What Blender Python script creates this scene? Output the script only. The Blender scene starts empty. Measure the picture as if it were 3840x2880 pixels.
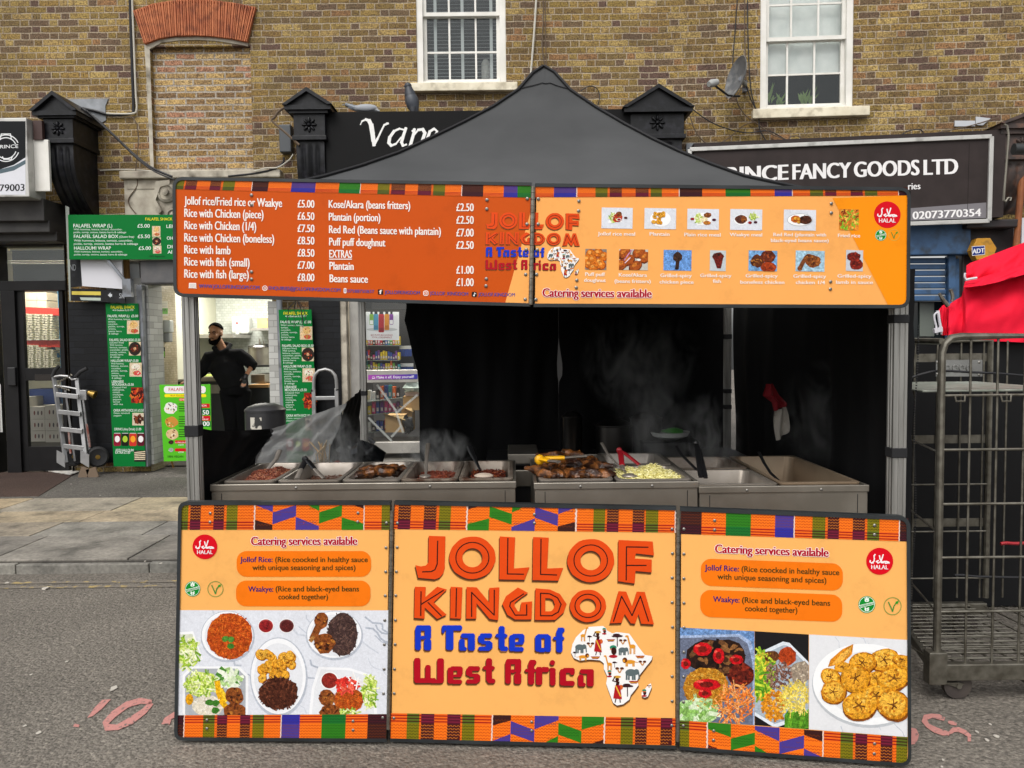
import bpy, math, random
from mathutils import Vector as V, Matrix, noise as mnoise
sc = bpy.context.scene
R = math.radians
random.seed(7)
rnd = random.uniform
# ---------------- camera, sky, sun, exposure ----------------
F = 2962.0                      # focal length in photo pixels (photo 3840 x 2880)
CAMH = 1.6
cam = bpy.data.cameras.new("camera"); co = bpy.data.objects.new("camera", cam)
sc.collection.objects.link(co); sc.camera = co
cam.sensor_width = 36; cam.lens = F / 3840 * 36; cam.clip_start = .05; cam.clip_end = 500
CR = Matrix.Rotation(R(90) - R(2.9), 3, 'X') @ Matrix.Rotation(R(-.6), 3, 'Z')
co.matrix_world = Matrix.Translation((0, 0, CAMH)) @ CR.to_4x4()
SUN_EL, SUN_AZ = R(52), R(200)
w = bpy.data.worlds.new("World"); sc.world = w; w.use_nodes = True
nt = w.node_tree; bg = nt.nodes['Background']; sk = nt.nodes.new('ShaderNodeTexSky')
sk.sky_type = 'NISHITA'; sk.sun_disc = False; sk.sun_elevation = SUN_EL; sk.sun_rotation = SUN_AZ
sk.dust_density = 4; sk.air_density = 1.2
hs = nt.nodes.new('ShaderNodeHueSaturation'); hs.inputs['Saturation'].default_value = .12
nt.links.new(sk.outputs[0], hs.inputs['Color']); nt.links.new(hs.outputs[0], bg.inputs['Color'])
bg.inputs['Strength'].default_value = .15
sl = bpy.data.lights.new("sun", 'SUN'); sl.energy = 1.2; sl.angle = R(40); sl.color = (1, .95, .88)
so = bpy.data.objects.new("sun", sl); sc.collection.objects.link(so)
so.rotation_euler = (R(90) - SUN_EL, 0, R(180) - SUN_AZ); so.location = (0, -5, 12)
vs = sc.view_settings; vs.view_transform = 'Standard'; vs.look = 'None'; vs.gamma = 1; vs.exposure = .35
sc.cycles.max_bounces = 6; sc.cycles.volume_bounces = 0; sc.cycles.volume_step_rate = 2
# ---------------- helpers: pixels to places ----------------
ZM = dict(f=(0, 0, 1.73599), z1=(0, 0, .57866), z2=(1200, 0, .57866), z3=(2560, 0, .57866), z4=(0, 760, .434), z5=(0, 1040, .48209),
          z6=(640, 1080, .49432), za=(1500, 1100, .5425), zb=(2400, 1100, .51844), zc=(3300, 860, .38571), zd=(3240, 1400, .5425),
          ze=(3200, 2200, .41), zf=(0, 1700, .71096), b1=(640, 650, .37975), b2=(1380, 650, .37975), b3=(2000, 660, .3255),
          b4=(2650, 660, .35262), c5=(650, 1860, .37523), c6=(650, 2240, .37523), c7=(1440, 1860, .57851), c8=(2520, 1880, .60288),
          m1=(700, 1250, .27125), m2=(0, 860, .2411), m3=(3560, 400, .36176), m4=(1340, 1120, .3856), m5=(1440, 2360, .50633), m6=(0, 1040, .43388))
def px(k, x, y):
    if callable(k): return k(x, y)
    a = ZM[k]; return a[0] + a[2] * x, a[1] + a[2] * y
CO = V((0, 0, CAMH))
def ray(k, x, y):
    u, v = px(k, x, y); return CR @ V(((u - 1920) / F, -(v - 1440) / F, -1))
def P(k, x, y, Y):
    d = ray(k, x, y); return CO + d * (Y / d.y)
def G(k, x, y, z=0.0):
    d = ray(k, x, y); return CO + d * ((z - CAMH) / d.z)
class Pl:
    """a flat plane in the place: origin, right, up; normal faces the street"""
    def __init__(s, o, r, up=(0, 0, 1)):
        s.o = V(o); s.r = V(r).normalized(); n = s.r.cross(V(up)); s.n = n.normalized(); s.u = s.n.cross(s.r)
    def w(s, a, b, n=0): return s.o + s.r * a + s.u * b + s.n * n
    def at(s, k, x, y, n=0):
        d = ray(k, x, y); o = s.o + s.n * n
        return CO + d * ((o - CO).dot(s.n) / d.dot(s.n))
    def st(s, k, x, y):
        p = s.at(k, x, y) - s.o; return p.dot(s.r), p.dot(s.u)
def vert(Y): return Pl((0, Y, 0), (1, 0, 0))
# ---------------- helpers: meshes ----------------
WL = {}
class MB:
    def __init__(s): s.v = []; s.f = []; s.c = []; s.m = []; s.cur = (1, 1, 1); s.mi = 0
    def add(s, vs_, fs):
        n = len(s.v); s.v += [tuple(p) for p in vs_]
        for f in fs: s.f.append([i + n for i in f]); s.c.append(s.cur); s.m.append(s.mi)
        return s
    def box(s, a, b, M=None):
        a, b = V(a), V(b)
        p = [V((x, y, z)) for z in (a.z, b.z) for y in (a.y, b.y) for x in (a.x, b.x)]
        if M: p = [M @ q for q in p]
        return s.add(p, [(0, 2, 3, 1), (4, 5, 7, 6), (0, 1, 5, 4), (2, 6, 7, 3), (0, 4, 6, 2), (1, 3, 7, 5)])
    def cbox(s, c, d, M=None):
        c, d = V(c), V(d) * .5
        return s.box(c - d, c + d, M) if not M else s.box(-d, d, Matrix.Translation(c) @ M.to_4x4())
    def bar(s, p, q, w_, h_=None, up=(0, 0, 1)):
        p, q = V(p), V(q); h_ = h_ or w_; d = (q - p).normalized(); up = V(up)
        if abs(d.dot(up)) > .98: up = V((0, 1, 0))
        r = d.cross(up).normalized() * w_ / 2; t = r.cross(d).normalized() * h_ / 2
        vv = [o + a * r + b * t for o in (p, q) for a, b in ((-1, -1), (1, -1), (1, 1), (-1, 1))]
        return s.add(vv, [(0, 3, 2, 1), (4, 5, 6, 7), (0, 1, 5, 4), (1, 2, 6, 5), (2, 3, 7, 6), (3, 0, 4, 7)])
    def tube(s, pts, r, n=8, closed=False, flat=1.0):
        pts = [V(p) for p in pts]; m = len(pts); rr = r if isinstance(r, (list, tuple)) else [r] * m
        vv = []; prev = None
        for i, p in enumerate(pts):
            a = pts[i - 1] if (i or closed) else p; b = pts[(i + 1) % m] if (i < m - 1 or closed) else p
            t = (b - a).normalized() if (b - a).length > 1e-9 else V((0, 0, 1))
            if prev is None:
                h = V((0, 0, 1)) if abs(t.z) < .9 else V((1, 0, 0)); prev = t.cross(h).normalized()
            prev = (prev - t * prev.dot(t)).normalized(); b2 = t.cross(prev)
            for j in range(n):
                an = 2 * math.pi * j / n; vv.append(p + prev * math.cos(an) * rr[i] + b2 * math.sin(an) * rr[i] * flat)
        fs = []
        for i in range(m if closed else m - 1):
            i2 = (i + 1) % m
            for j in range(n): fs.append((i * n + j, i * n + (j + 1) % n, i2 * n + (j + 1) % n, i2 * n + j))
        if not closed: fs += [tuple(range(n))[::-1], tuple(range((m - 1) * n, m * n))]
        return s.add(vv, fs)
    def lathe(s, prof, c, n=24, M=None):
        vv = []; c = V(c)
        for r, z in prof:
            for j in range(n):
                a = 2 * math.pi * j / n; q = V((r * math.cos(a), r * math.sin(a), z)); vv.append(c + (M @ q if M else q))
        fs = [(i * n + j, i * n + (j + 1) % n, (i + 1) * n + (j + 1) % n, (i + 1) * n + j) for i in range(len(prof) - 1) for j in range(n)]
        if prof[0][0] > 1e-6: fs.append(tuple(range(n))[::-1])
        if prof[-1][0] > 1e-6: fs.append(tuple(range((len(prof) - 1) * n, len(prof) * n)))
        return s.add(vv, fs)
    def prism(s, pts, ex):
        pts = [V(p) for p in pts]; ex = V(ex); n = len(pts)
        nrm = sum(((pts[i] - pts[0]).cross(pts[(i + 1) % n] - pts[0]) for i in range(1, n)), V())
        if nrm.dot(ex) > 0: pts = pts[::-1]
        return s.add(pts + [p + ex for p in pts], [tuple(range(n)), tuple(range(n, 2 * n))[::-1]] + [(i, i + n, (i + 1) % n + n, (i + 1) % n) for i in range(n)])
    def grid(s, fn, nu, nv):
        vv = [fn(i / nu, j / nv) for j in range(nv + 1) for i in range(nu + 1)]
        return s.add(vv, [(j * (nu + 1) + i, j * (nu + 1) + i + 1, (j + 1) * (nu + 1) + i + 1, (j + 1) * (nu + 1) + i) for j in range(nv) for i in range(nu)])
    def ball(s, c, r, n=10, jit=0.0, M=None, sq=1.0):
        c = V(c); r = V(r) if not isinstance(r, (int, float)) else V((r, r, r)); m = n // 2 + 1; vv = []; o = V((rnd(0, 50), rnd(0, 50), 0))
        for i in range(m + 1):
            th = math.pi * i / m
            for j in range(n):
                ph = 2 * math.pi * j / n; d = V((math.sin(th) * math.cos(ph), math.sin(th) * math.sin(ph), math.cos(th)))
                q = V((d.x * r.x, d.y * r.y, d.z * r.z)) * (1 + jit * mnoise.noise(d * 1.7 + o) * 2); vv.append(c + (M @ q if M else q))
        return s.add(vv, [(i * n + j, (i + 1) * n + j, (i + 1) * n + (j + 1) % n, i * n + (j + 1) % n) for i in range(m) for j in range(n)])
    def build(s, name, mat_, parent=None, loc=None, smooth=True, bev=0, solid=0, ang=35, remesh=0, label=None, cat=None, group=None, kind=None, sub=0):
        if parent is not None: o = WL[parent]
        elif loc is not None: o = V(loc)
        else:
            xs = [p[0] for p in s.v]; ys = [p[1] for p in s.v]; zs = [p[2] for p in s.v]
            o = V(((min(xs) + max(xs)) / 2, (min(ys) + max(ys)) / 2, min(zs)))
        me = bpy.data.meshes.new(name); me.from_pydata([(p[0] - o.x, p[1] - o.y, p[2] - o.z) for p in s.v], [], s.f)
        for mm in (mat_ if isinstance(mat_, (list, tuple)) else [mat_]): me.materials.append(mm)
        if len(me.materials) > 1: me.polygons.foreach_set('material_index', s.m)
        if any(c != (1, 1, 1) for c in s.c):
            at = me.color_attributes.new('Col', 'FLOAT_COLOR', 'CORNER'); arr = []
            for f, c in zip(s.f, s.c): arr += list((c[0], c[1], c[2], 1)) * len(f)
            at.data.foreach_set('color', arr)
        if smooth: me.shade_smooth(); me.set_sharp_from_angle(angle=R(ang))
        me.update(); ob = bpy.data.objects.new(name, me); sc.collection.objects.link(ob)
        if parent is not None: ob.parent = parent
        else: ob.location = o
        WL[ob] = o
        if remesh:
            md = ob.modifiers.new('remesh', 'REMESH'); md.mode = 'VOXEL'; md.voxel_size = remesh; md.use_smooth_shade = True
            md = ob.modifiers.new('smooth', 'SMOOTH'); md.iterations = 6; md.factor = .5
        if solid: md = ob.modifiers.new('thick', 'SOLIDIFY'); md.thickness = solid; md.offset = 0
        if sub: md = ob.modifiers.new('sub', 'SUBSURF'); md.levels = sub; md.render_levels = sub
        if bev: md = ob.modifiers.new('bevel', 'BEVEL'); md.width = bev; md.segments = 2; md.limit_method = 'ANGLE'; md.harden_normals = False
        tag(ob, label, cat, group, kind); return ob
def tag(o, label=None, cat=None, group=None, kind=None):
    for k_, v_ in (('label', label), ('category', cat), ('group', group), ('kind', kind)):
        if v_: o[k_] = v_
    return o
def T(name, loc, label, cat, group=None):
    o = bpy.data.objects.new(name, None); sc.collection.objects.link(o); o.location = loc; WL[o] = V(loc); o.empty_display_size = .1
    return tag(o, label, cat, group)
# ---------------- helpers: materials ----------------
def lin(c): return c / 12.92 if c <= .04045 else ((c + .055) / 1.055) ** 2.4
HX = {}
def hx(h):
    if isinstance(h, tuple): return h
    if h not in HX: HX[h] = tuple(lin(int(h[i:i + 2], 16) / 255) for i in (0, 2, 4))
    return HX[h]
def nd(nt_, t, **kw):
    n = nt_.nodes.new('ShaderNode' + t)
    for k_, v_ in kw.items():
        if k_ in n.inputs.keys(): n.inputs[k_].default_value = v_
        else: setattr(n, k_, v_)
    return n
def math_(nt_, op, a, b=None, c=None):
    n = nt_.nodes.new('ShaderNodeMath'); n.operation = op
    for i, x in enumerate((a, b, c)):
        if x is None: continue
        if isinstance(x, (int, float)): n.inputs[i].default_value = x
        else: nt_.links.new(x, n.inputs[i])
    return n.outputs[0]
def mix(nt_, f, a, b, bl='MIX'):
    n = nt_.nodes.new('ShaderNodeMix'); n.data_type = 'RGBA'; n.blend_type = bl
    for i, x in ((0, f), (6, a), (7, b)):
        if isinstance(x, (int, float)): n.inputs[i].default_value = x
        elif isinstance(x, tuple): n.inputs[i].default_value = (*x, 1)
        else: nt_.links.new(x, n.inputs[i])
    return n.outputs[2]
def ramp(nt_, f, stops, interp='LINEAR'):
    n = nt_.nodes.new('ShaderNodeValToRGB'); cr = n.color_ramp; cr.interpolation = interp
    while len(cr.elements) < len(stops): cr.elements.new(.5)
    for e, (p_, c_) in zip(cr.elements, stops):
        e.position = p_; c_ = (c_, c_, c_) if isinstance(c_, (int, float)) else hx(c_); e.color = (*c_, 1)
    nt_.links.new(f, n.inputs[0]); return n.outputs[0]
def mat(name, c='808080', r=.5, m=0.0, c2=None, sc_=6, lo=.35, hi=.65, bump=0, bsc=60, st=(1, 1, 1), spec=.5, attr=False, rv=0, tr=0, alpha=1, emis=0, dirt=None, dsc=3, sheen=0):
    M = bpy.data.materials.new(name); M.use_nodes = True; t = M.node_tree; b = t.nodes['Principled BSDF']
    b.inputs['Roughness'].default_value = r; b.inputs['Metallic'].default_value = m; b.inputs['Specular IOR Level'].default_value = spec
    b.inputs['Base Color'].default_value = (*hx(c), 1)
    if tr: b.inputs['Transmission Weight'].default_value = tr
    if alpha < 1: b.inputs['Alpha'].default_value = alpha
    if sheen: b.inputs['Sheen Weight'].default_value = sheen
    if emis: b.inputs['Emission Color'].default_value = (*hx(c), 1); b.inputs['Emission Strength'].default_value = emis
    g = nd(t, 'NewGeometry'); mp = nd(t, 'Mapping'); mp.inputs['Scale'].default_value = st; t.links.new(g.outputs['Position'], mp.inputs[0])
    def nz(s_, d_=6):
        n = nd(t, 'TexNoise', Scale=s_, Detail=d_); t.links.new(mp.outputs[0], n.inputs['Vector']); return n.outputs['Fac']
    col = None
    if attr: a = nd(t, 'Attribute', attribute_name='Col'); col = a.outputs['Color']
    elif c2:
        col = ramp(t, nz(sc_), [(lo, c), (hi, c2)])
    if dirt:
        f = ramp(t, nz(dsc, 9), [(.5, 0.0), (.72, 1.0)]); col = mix(t, f, col if col is not None else hx(c), hx(dirt))
    if col is not None: t.links.new(col, b.inputs['Base Color'])
    if rv:
        f = math_(t, 'MULTIPLY_ADD', nz(sc_ * 2), rv, r - rv * .5); t.links.new(f, b.inputs['Roughness'])
    if bump:
        bn = nd(t, 'Bump', Strength=min(bump, 1.0), Distance=.004 * max(bump, 1)); t.links.new(nz(bsc, 4), bn.inputs['Height']); t.links.new(bn.outputs[0], b.inputs['Normal'])
    return M
M_ = {}
def mt(name, *a, **k):
    if name not in M_: M_[name] = mat(name, *a, **k)
    return M_[name]
# ---------------- helpers: lettering and printed pictures ----------------
CH = "ABCDEFGHIJKLMNOPQRSTUVWXYZabcdefghijklmnopqrstuvwxyz0123456789£().,/:-&@!_'%"
GL = {}
def _glyphs():
    tmp = []
    for b, off in ((0, .0), (1, .007)):
        for ch in CH:
            for body in ((ch, '|' + ch + '|') if b == 0 else (ch,)):
                c = bpy.data.curves.new('g', 'FONT'); c.body = body; c.offset = off; c.resolution_u = 4; c.fill_mode = 'BOTH' if c.dimensions == '3D' else c.fill_mode
                o = bpy.data.objects.new('g', c); sc.collection.objects.link(o); tmp.append((b, ch, body, o))
    c = bpy.data.curves.new('g', 'FONT'); c.body = '||'; o = bpy.data.objects.new('g', c); sc.collection.objects.link(o); tmp.append((0, '', '||', o))
    dg = bpy.context.evaluated_depsgraph_get(); adv = {}
    for b, ch, body, o in tmp:
        me = o.evaluated_get(dg).to_mesh(); vs_ = [(p.co.x, p.co.y) for p in me.vertices]
        if body == ch: GL[(b, ch)] = [vs_, [tuple(p.vertices) for p in me.polygons], 0]
        else: adv[ch] = max(p[0] for p in vs_)
    for b, ch, body, o in tmp:
        c = o.data; bpy.data.objects.remove(o); bpy.data.curves.remove(c)
    for ch in CH:
        for b in (0, 1): GL[(b, ch)][2] = adv[ch] - adv['']
_glyphs()
CAPH = max(p[1] for p in GL[(0, 'H')][0])
def layout(s, b, track=0):
    x = 0; out = []
    for ch in s:
        if ch == ' ': x += .27; continue
        g = GL[(b, ch)]; out.append((x, g)); x += g[2] + track
    x0 = min(a + p[0] for a, g in out for p in g[0]); x1 = max(a + p[0] for a, g in out for p in g[0])
    return out, x0, x1
LV = .0003
def text(mb, pl, k, s, p0, p1, cap, col, lv=4, b=None, fat=0.0, base=0, slant=0.0, clip=None):
    """lettering between two baseline pixels, cap height in pixels"""
    b = (0 if fat >= .02 else 1) if b is None else b; out, x0, x1 = layout(s, b); mb.cur = hx(col); dx = (p1[0] - p0[0]) / (x1 - x0); dy = (p1[1] - p0[1]) / (x1 - x0); cy = cap / CAPH
    shifts = [(0, 0)] if not fat else [(0, 0), (fat, 1), (-fat, 2)]
    for sh, l2 in shifts:
        for a, g in out:
            pts = [((a + q[0] - x0 + sh + slant * q[1]), q[1]) for q in g[0]]
            mb.add([pl.at(k, p0[0] + dx * q[0], p0[1] + dy * q[0] - cy * q[1], base + (lv + l2 * .25) * LV) for q in pts], g[1])
def clip_poly(pts, cl):
    n = len(cl); ar = sum(cl[i][0] * cl[(i + 1) % n][1] - cl[(i + 1) % n][0] * cl[i][1] for i in range(n)); sg = 1 if ar > 0 else -1
    for i in range(n):
        a, b = cl[i], cl[(i + 1) % n]; out = []
        side = lambda p: sg * ((b[0] - a[0]) * (p[1] - a[1]) - (b[1] - a[1]) * (p[0] - a[0]))
        for j in range(len(pts)):
            p, q = pts[j - 1], pts[j]; sp, sq = side(p), side(q)
            if (sp >= 0) != (sq >= 0): t = sp / (sp - sq); out.append((p[0] + t * (q[0] - p[0]), p[1] + t * (q[1] - p[1])))
            if sq >= 0: out.append(q)
        pts = out
        if len(pts) < 3: return []
    return pts
class Art:
    """flat printed artwork drawn on a plane from traced outlines"""
    def __init__(s, pl, k, base=0, clip=None): s.pl = pl; s.k = k; s.base = base; s.mb = MB(); s.clip = clip; s.j = 0
    def poly(s, pts, col, lv=1):
        if s.clip: pts = clip_poly(list(pts), s.clip)
        if len(pts) < 3: return
        ar = sum(pts[i - 1][0] * pts[i][1] - pts[i][0] * pts[i - 1][1] for i in range(len(pts)))
        if ar > 0: pts = pts[::-1]
        s.j += 1; s.mb.cur = hx(col)
        s.mb.add([s.pl.at(s.k, x, y, s.base + lv * LV + (s.j % 97) * LV * .009) for x, y in pts], [tuple(range(len(pts)))])
    def rect(s, x0, y0, x1, y1, col, lv=1): s.poly([(x0, y0), (x1, y0), (x1, y1), (x0, y1)], col, lv)
    def line(s, pts, w_, col, lv=2):
        for a, b in zip(pts, pts[1:]):
            dx, dy = b[0] - a[0], b[1] - a[1]; L = math.hypot(dx, dy) or 1; nx, ny = -dy / L * w_ / 2, dx / L * w_ / 2; ex, ey = dx / L * w_ * .3, dy / L * w_ * .3
            s.poly([(a[0] + nx - ex, a[1] + ny - ey), (b[0] + nx + ex, b[1] + ny + ey), (b[0] - nx + ex, b[1] - ny + ey), (a[0] - nx - ex, a[1] - ny - ey)], col, lv)
    def ell(s, cx, cy, rx, ry, col, lv=1, n=28, rot=0, jit=0):
        c_, s_ = math.cos(rot), math.sin(rot); pts = []
        for i in range(n):
            a = 2 * math.pi * i / n; f = 1 + rnd(-jit, jit); x, y = rx * f * math.cos(a), ry * f * math.sin(a); pts.append((cx + x * c_ - y * s_, cy + x * s_ + y * c_))
        s.poly(pts, col, lv)
    def ring(s, cx, cy, rx, ry, w_, col, lv=2, n=32):
        s.band([(cx + rx * math.cos(6.2832 * i / n), cy + ry * math.sin(6.2832 * i / n)) for i in range(n)],
               [(cx + (rx - w_) * math.cos(6.2832 * i / n), cy + (ry - w_) * math.sin(6.2832 * i / n)) for i in range(n)], col, lv)
    def band(s, A, B, col, lv=2):
        n = len(A)
        for i in range(n): s.poly([A[i], A[(i + 1) % n], B[(i + 1) % n], B[i]], col, lv)
    def grains(s, cx, cy, rx, ry, n, cols, ln, w_, lv=3, rot=None, inside=None):
        for i in range(n):
            a, q = rnd(0, 6.283), math.sqrt(rnd(0, 1)); x, y = cx + rx * q * math.cos(a), cy + ry * q * math.sin(a)
            if inside and not inside(x, y): continue
            t = rnd(0, 3.14) if rot is None else rot + rnd(-.5, .5); l2 = ln * rnd(.6, 1.3) / 2
            s.line([(x - l2 * math.cos(t), y - l2 * math.sin(t)), (x + l2 * math.cos(t), y + l2 * math.sin(t))], w_ * rnd(.7, 1.2), random.choice(cols), lv + rnd(0, 1))
    def blob(s, cx, cy, r, cols, lv=3, n=26, sq=1.0):
        """browned meat: lumpy outline with mottled patches"""
        s.ell(cx, cy, r, r * sq, cols[0], lv, 16, jit=.1)
        for i in range(n):
            a, q = rnd(0, 6.283), math.sqrt(rnd(0, 1)) * .85
            s.ell(cx + r * q * math.cos(a), cy + r * sq * q * math.sin(a), r * rnd(.08, .25), r * rnd(.06, .16), random.choice(cols), lv + .3 + rnd(0, 1), 7, rnd(0, 3), .2)
    def text(s, t, p0, p1, cap, col, lv=4, **kw): text(s.mb, s.pl, s.k, t, p0, p1, cap, col, lv, base=s.base, **kw)
    def build(s, name, parent, m=None, label=None): return s.mb.build(name, m or PRINT, parent, smooth=False, label=label)
PRINT = mat('printed_vinyl', attr=True, r=.5, spec=.14)
def photo_mat():
    M = mat('printed_photograph', attr=True, r=.5, spec=.14); t = M.node_tree; b = t.nodes['Principled BSDF']; a = [n for n in t.nodes if n.type == 'ATTRIBUTE'][0]; g = nd(t, 'NewGeometry')
    n1 = nd(t, 'TexNoise', Scale=90, Detail=6, Roughness=.7); t.links.new(g.outputs['Position'], n1.inputs['Vector']); hsv = nd(t, 'SeparateColor', mode='HSV'); t.links.new(a.outputs['Color'], hsv.inputs[0])
    n2 = nd(t, 'TexNoise', Scale=260, Detail=3); t.links.new(g.outputs['Position'], n2.inputs['Vector']); f = math_(t, 'MULTIPLY', ramp(t, n1.outputs['Fac'], [(.3, .35), (.5, .95), (.68, 1.5)]), ramp(t, n2.outputs['Fac'], [(.35, .7), (.65, 1.25)]))
    c = mix(t, math_(t, 'MINIMUM', math_(t, 'MULTIPLY', hsv.outputs[1], 1.6), 1.0), a.outputs['Color'], mix(t, 1.0, a.outputs['Color'], f, 'MULTIPLY')); t.links.new(c, b.inputs['Base Color']); return M
PHOTO = photo_mat()
for M in (PRINT, PHOTO):
    t = M.node_tree; b = t.nodes['Principled BSDF']; l = b.inputs['Base Color'].links[0]; s_ = l.from_socket; g_ = nd(t, 'NewGeometry'); n_ = nd(t, 'TexNoise', Scale=7, Detail=10, Roughness=.7); t.links.new(g_.outputs['Position'], n_.inputs['Vector']); t.links.new(mix(t, 1.0, s_, ramp(t, n_.outputs['Fac'], [(.32, .78), (.46, .86), (.7, .88)]), 'MULTIPLY'), b.inputs['Base Color'])
PAINTC = mat('painted_in_colours', attr=True, r=.5, bump=.15, bsc=120)
# ---------------- special materials ----------------
def brick(name, cols, mort, L=.345, H=.0765, grime='3a2f26', gl=.5, jw=.0045, face=.7):
    M = bpy.data.materials.new(name); M.use_nodes = True; t = M.node_tree; b = t.nodes['Principled BSDF']; b.inputs['Roughness'].default_value = .9; b.inputs['Specular IOR Level'].default_value = .2
    g = nd(t, 'NewGeometry'); nz = nd(t, 'TexNoise', Scale=9, Detail=3); t.links.new(g.outputs['Position'], nz.inputs['Vector'])
    nz2 = nd(t, 'TexNoise', Scale=60, Detail=5); t.links.new(g.outputs['Position'], nz2.inputs['Vector'])
    s = nd(t, 'SeparateXYZ'); t.links.new(g.outputs['Position'], s.inputs[0]); m = lambda *a: math_(t, *a)
    wob = m('MULTIPLY_ADD', nz.outputs['Fac'], .02, -.01); wb2 = m('MULTIPLY_ADD', nz2.outputs['Fac'], .012, -.006)
    z = m('ADD', m('ADD', s.outputs['Z'], wob), m('MULTIPLY', wb2, .6)); x = m('ADD', s.outputs['X'], wb2)
    zr = m('DIVIDE', z, H); row = m('FLOOR', zr); v = m('SUBTRACT', zr, row)
    sh = nd(t, 'TexWhiteNoise'); sh.noise_dimensions = '1D'; t.links.new(row, sh.inputs['W'])
    xs = m('ADD', m('DIVIDE', x, L), m('ADD', m('MULTIPLY', m('MODULO', row, 2), .5), m('MULTIPLY', sh.outputs[0], .16)))
    p = m('FLOOR', xs); f = m('SUBTRACT', xs, p); hd = m('GREATER_THAN', f, face)
    st = m('MULTIPLY', m('MINIMUM', f, m('SUBTRACT', face, f)), L); he = m('MULTIPLY', m('MINIMUM', m('SUBTRACT', f, face), m('SUBTRACT', 1.0, f)), L)
    dx = m('MAXIMUM', st, he); dz = m('MULTIPLY', m('MINIMUM', v, m('SUBTRACT', 1.0, v)), H); d = m('ADD', m('MINIMUM', dx, dz), m('MULTIPLY', wb2, .35))
    mr = nd(t, 'MapRange'); mr.inputs[1].default_value = jw; mr.inputs[2].default_value = jw + .0035; t.links.new(d, mr.inputs[0]); bk = mr.outputs[0]
    cv = nd(t, 'CombineXYZ'); t.links.new(m('ADD', m('MULTIPLY', p, 2), hd), cv.inputs[0]); t.links.new(row, cv.inputs[1])
    wn = nd(t, 'TexWhiteNoise'); wn.noise_dimensions = '2D'; t.links.new(cv.outputs[0], wn.inputs['Vector'])
    c = ramp(t, wn.outputs['Value'], [(i / len(cols), q) for i, q in enumerate(cols)], 'CONSTANT')
    sp = ramp(t, nz2.outputs['Fac'], [(.34, .28), (.46, .85), (.63, 1.35)]); c = mix(t, 1.0, c, sp, 'MULTIPLY')
    bl = nd(t, 'TexNoise', Scale=22, Detail=6); t.links.new(g.outputs['Position'], bl.inputs['Vector']); c = mix(t, math_(t, 'MULTIPLY', ramp(t, bl.outputs['Fac'], [(.5, 0.0), (.64, 1.0)]), .55), c, hx('5a4636'))
    mc = ramp(t, nz2.outputs['Fac'], [(.35, mort[0]), (.6, mort[1])]); c = mix(t, bk, mc, c)
    gn = nd(t, 'TexNoise', Scale=1.3, Detail=10, Roughness=.62); t.links.new(g.outputs['Position'], gn.inputs['Vector']); gf = ramp(t, gn.outputs['Fac'], [(.45, 0.0), (.75, gl)])
    c = mix(t, gf, c, hx(grime)); t.links.new(c, b.inputs['Base Color'])
    hgt = m('ADD', m('MULTIPLY', bk, .8), m('MULTIPLY', nz2.outputs['Fac'], .8)); bn = nd(t, 'Bump', Strength=.9, Distance=.012); t.links.new(hgt, bn.inputs['Height']); t.links.new(bn.outputs[0], b.inputs['Normal'])
    return M
BRICK = brick('stock_brick', ['857040', '99824d', '76623e', '907644', '6d5b45', 'a9915b', '826d42', '614d44', '8f6c4a', '947c49', '786542', '9f8756', '8a7243', '695746', '958050', '806840'], ('847462', 'b4a68f'), grime='42382c', gl=.5)
BRICK2 = brick('infill_brick', ['a58a5e', 'b89a66', '94774c', 'a77c62', '8d7250', 'c0a474', '9a8058', '80674a'], ('8a8074', 'b4aa9c'), L=.235, face=1.0, gl=.2, jw=.0085)
def tiles(name, c1, c2, jo, H=.05, L=.05, r=.25, jw=.0025, dirt=0):
    M = bpy.data.materials.new(name); M.use_nodes = True; t = M.node_tree; b = t.nodes['Principled BSDF']; b.inputs['Roughness'].default_value = r; b.inputs['Specular IOR Level'].default_value = .25
    g = nd(t, 'NewGeometry'); s = nd(t, 'SeparateXYZ'); t.links.new(g.outputs['Position'], s.inputs[0]); m = lambda *a: math_(t, *a)
    zr = m('DIVIDE', s.outputs['Z'], H); row = m('FLOOR', zr); v = m('SUBTRACT', zr, row); xs = m('ADD', m('DIVIDE', m('ADD', s.outputs['X'], s.outputs['Y']), L), m('MULTIPLY', m('MODULO', row, 2), .5)); p = m('FLOOR', xs); f = m('SUBTRACT', xs, p)
    d = m('MINIMUM', m('MULTIPLY', m('MINIMUM', f, m('SUBTRACT', 1.0, f)), L), m('MULTIPLY', m('MINIMUM', v, m('SUBTRACT', 1.0, v)), H)); k_ = m('GREATER_THAN', d, jw)
    cv = nd(t, 'CombineXYZ'); t.links.new(p, cv.inputs[0]); t.links.new(row, cv.inputs[1]); wn = nd(t, 'TexWhiteNoise'); wn.noise_dimensions = '2D'; t.links.new(cv.outputs[0], wn.inputs['Vector'])
    c = mix(t, k_, hx(jo), mix(t, wn.outputs['Value'], hx(c1), hx(c2))); t.links.new(c, b.inputs['Base Color'])
    bn = nd(t, 'Bump', Strength=.5, Distance=.003); t.links.new(k_, bn.inputs['Height']); t.links.new(bn.outputs[0], b.inputs['Normal']); return M
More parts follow.
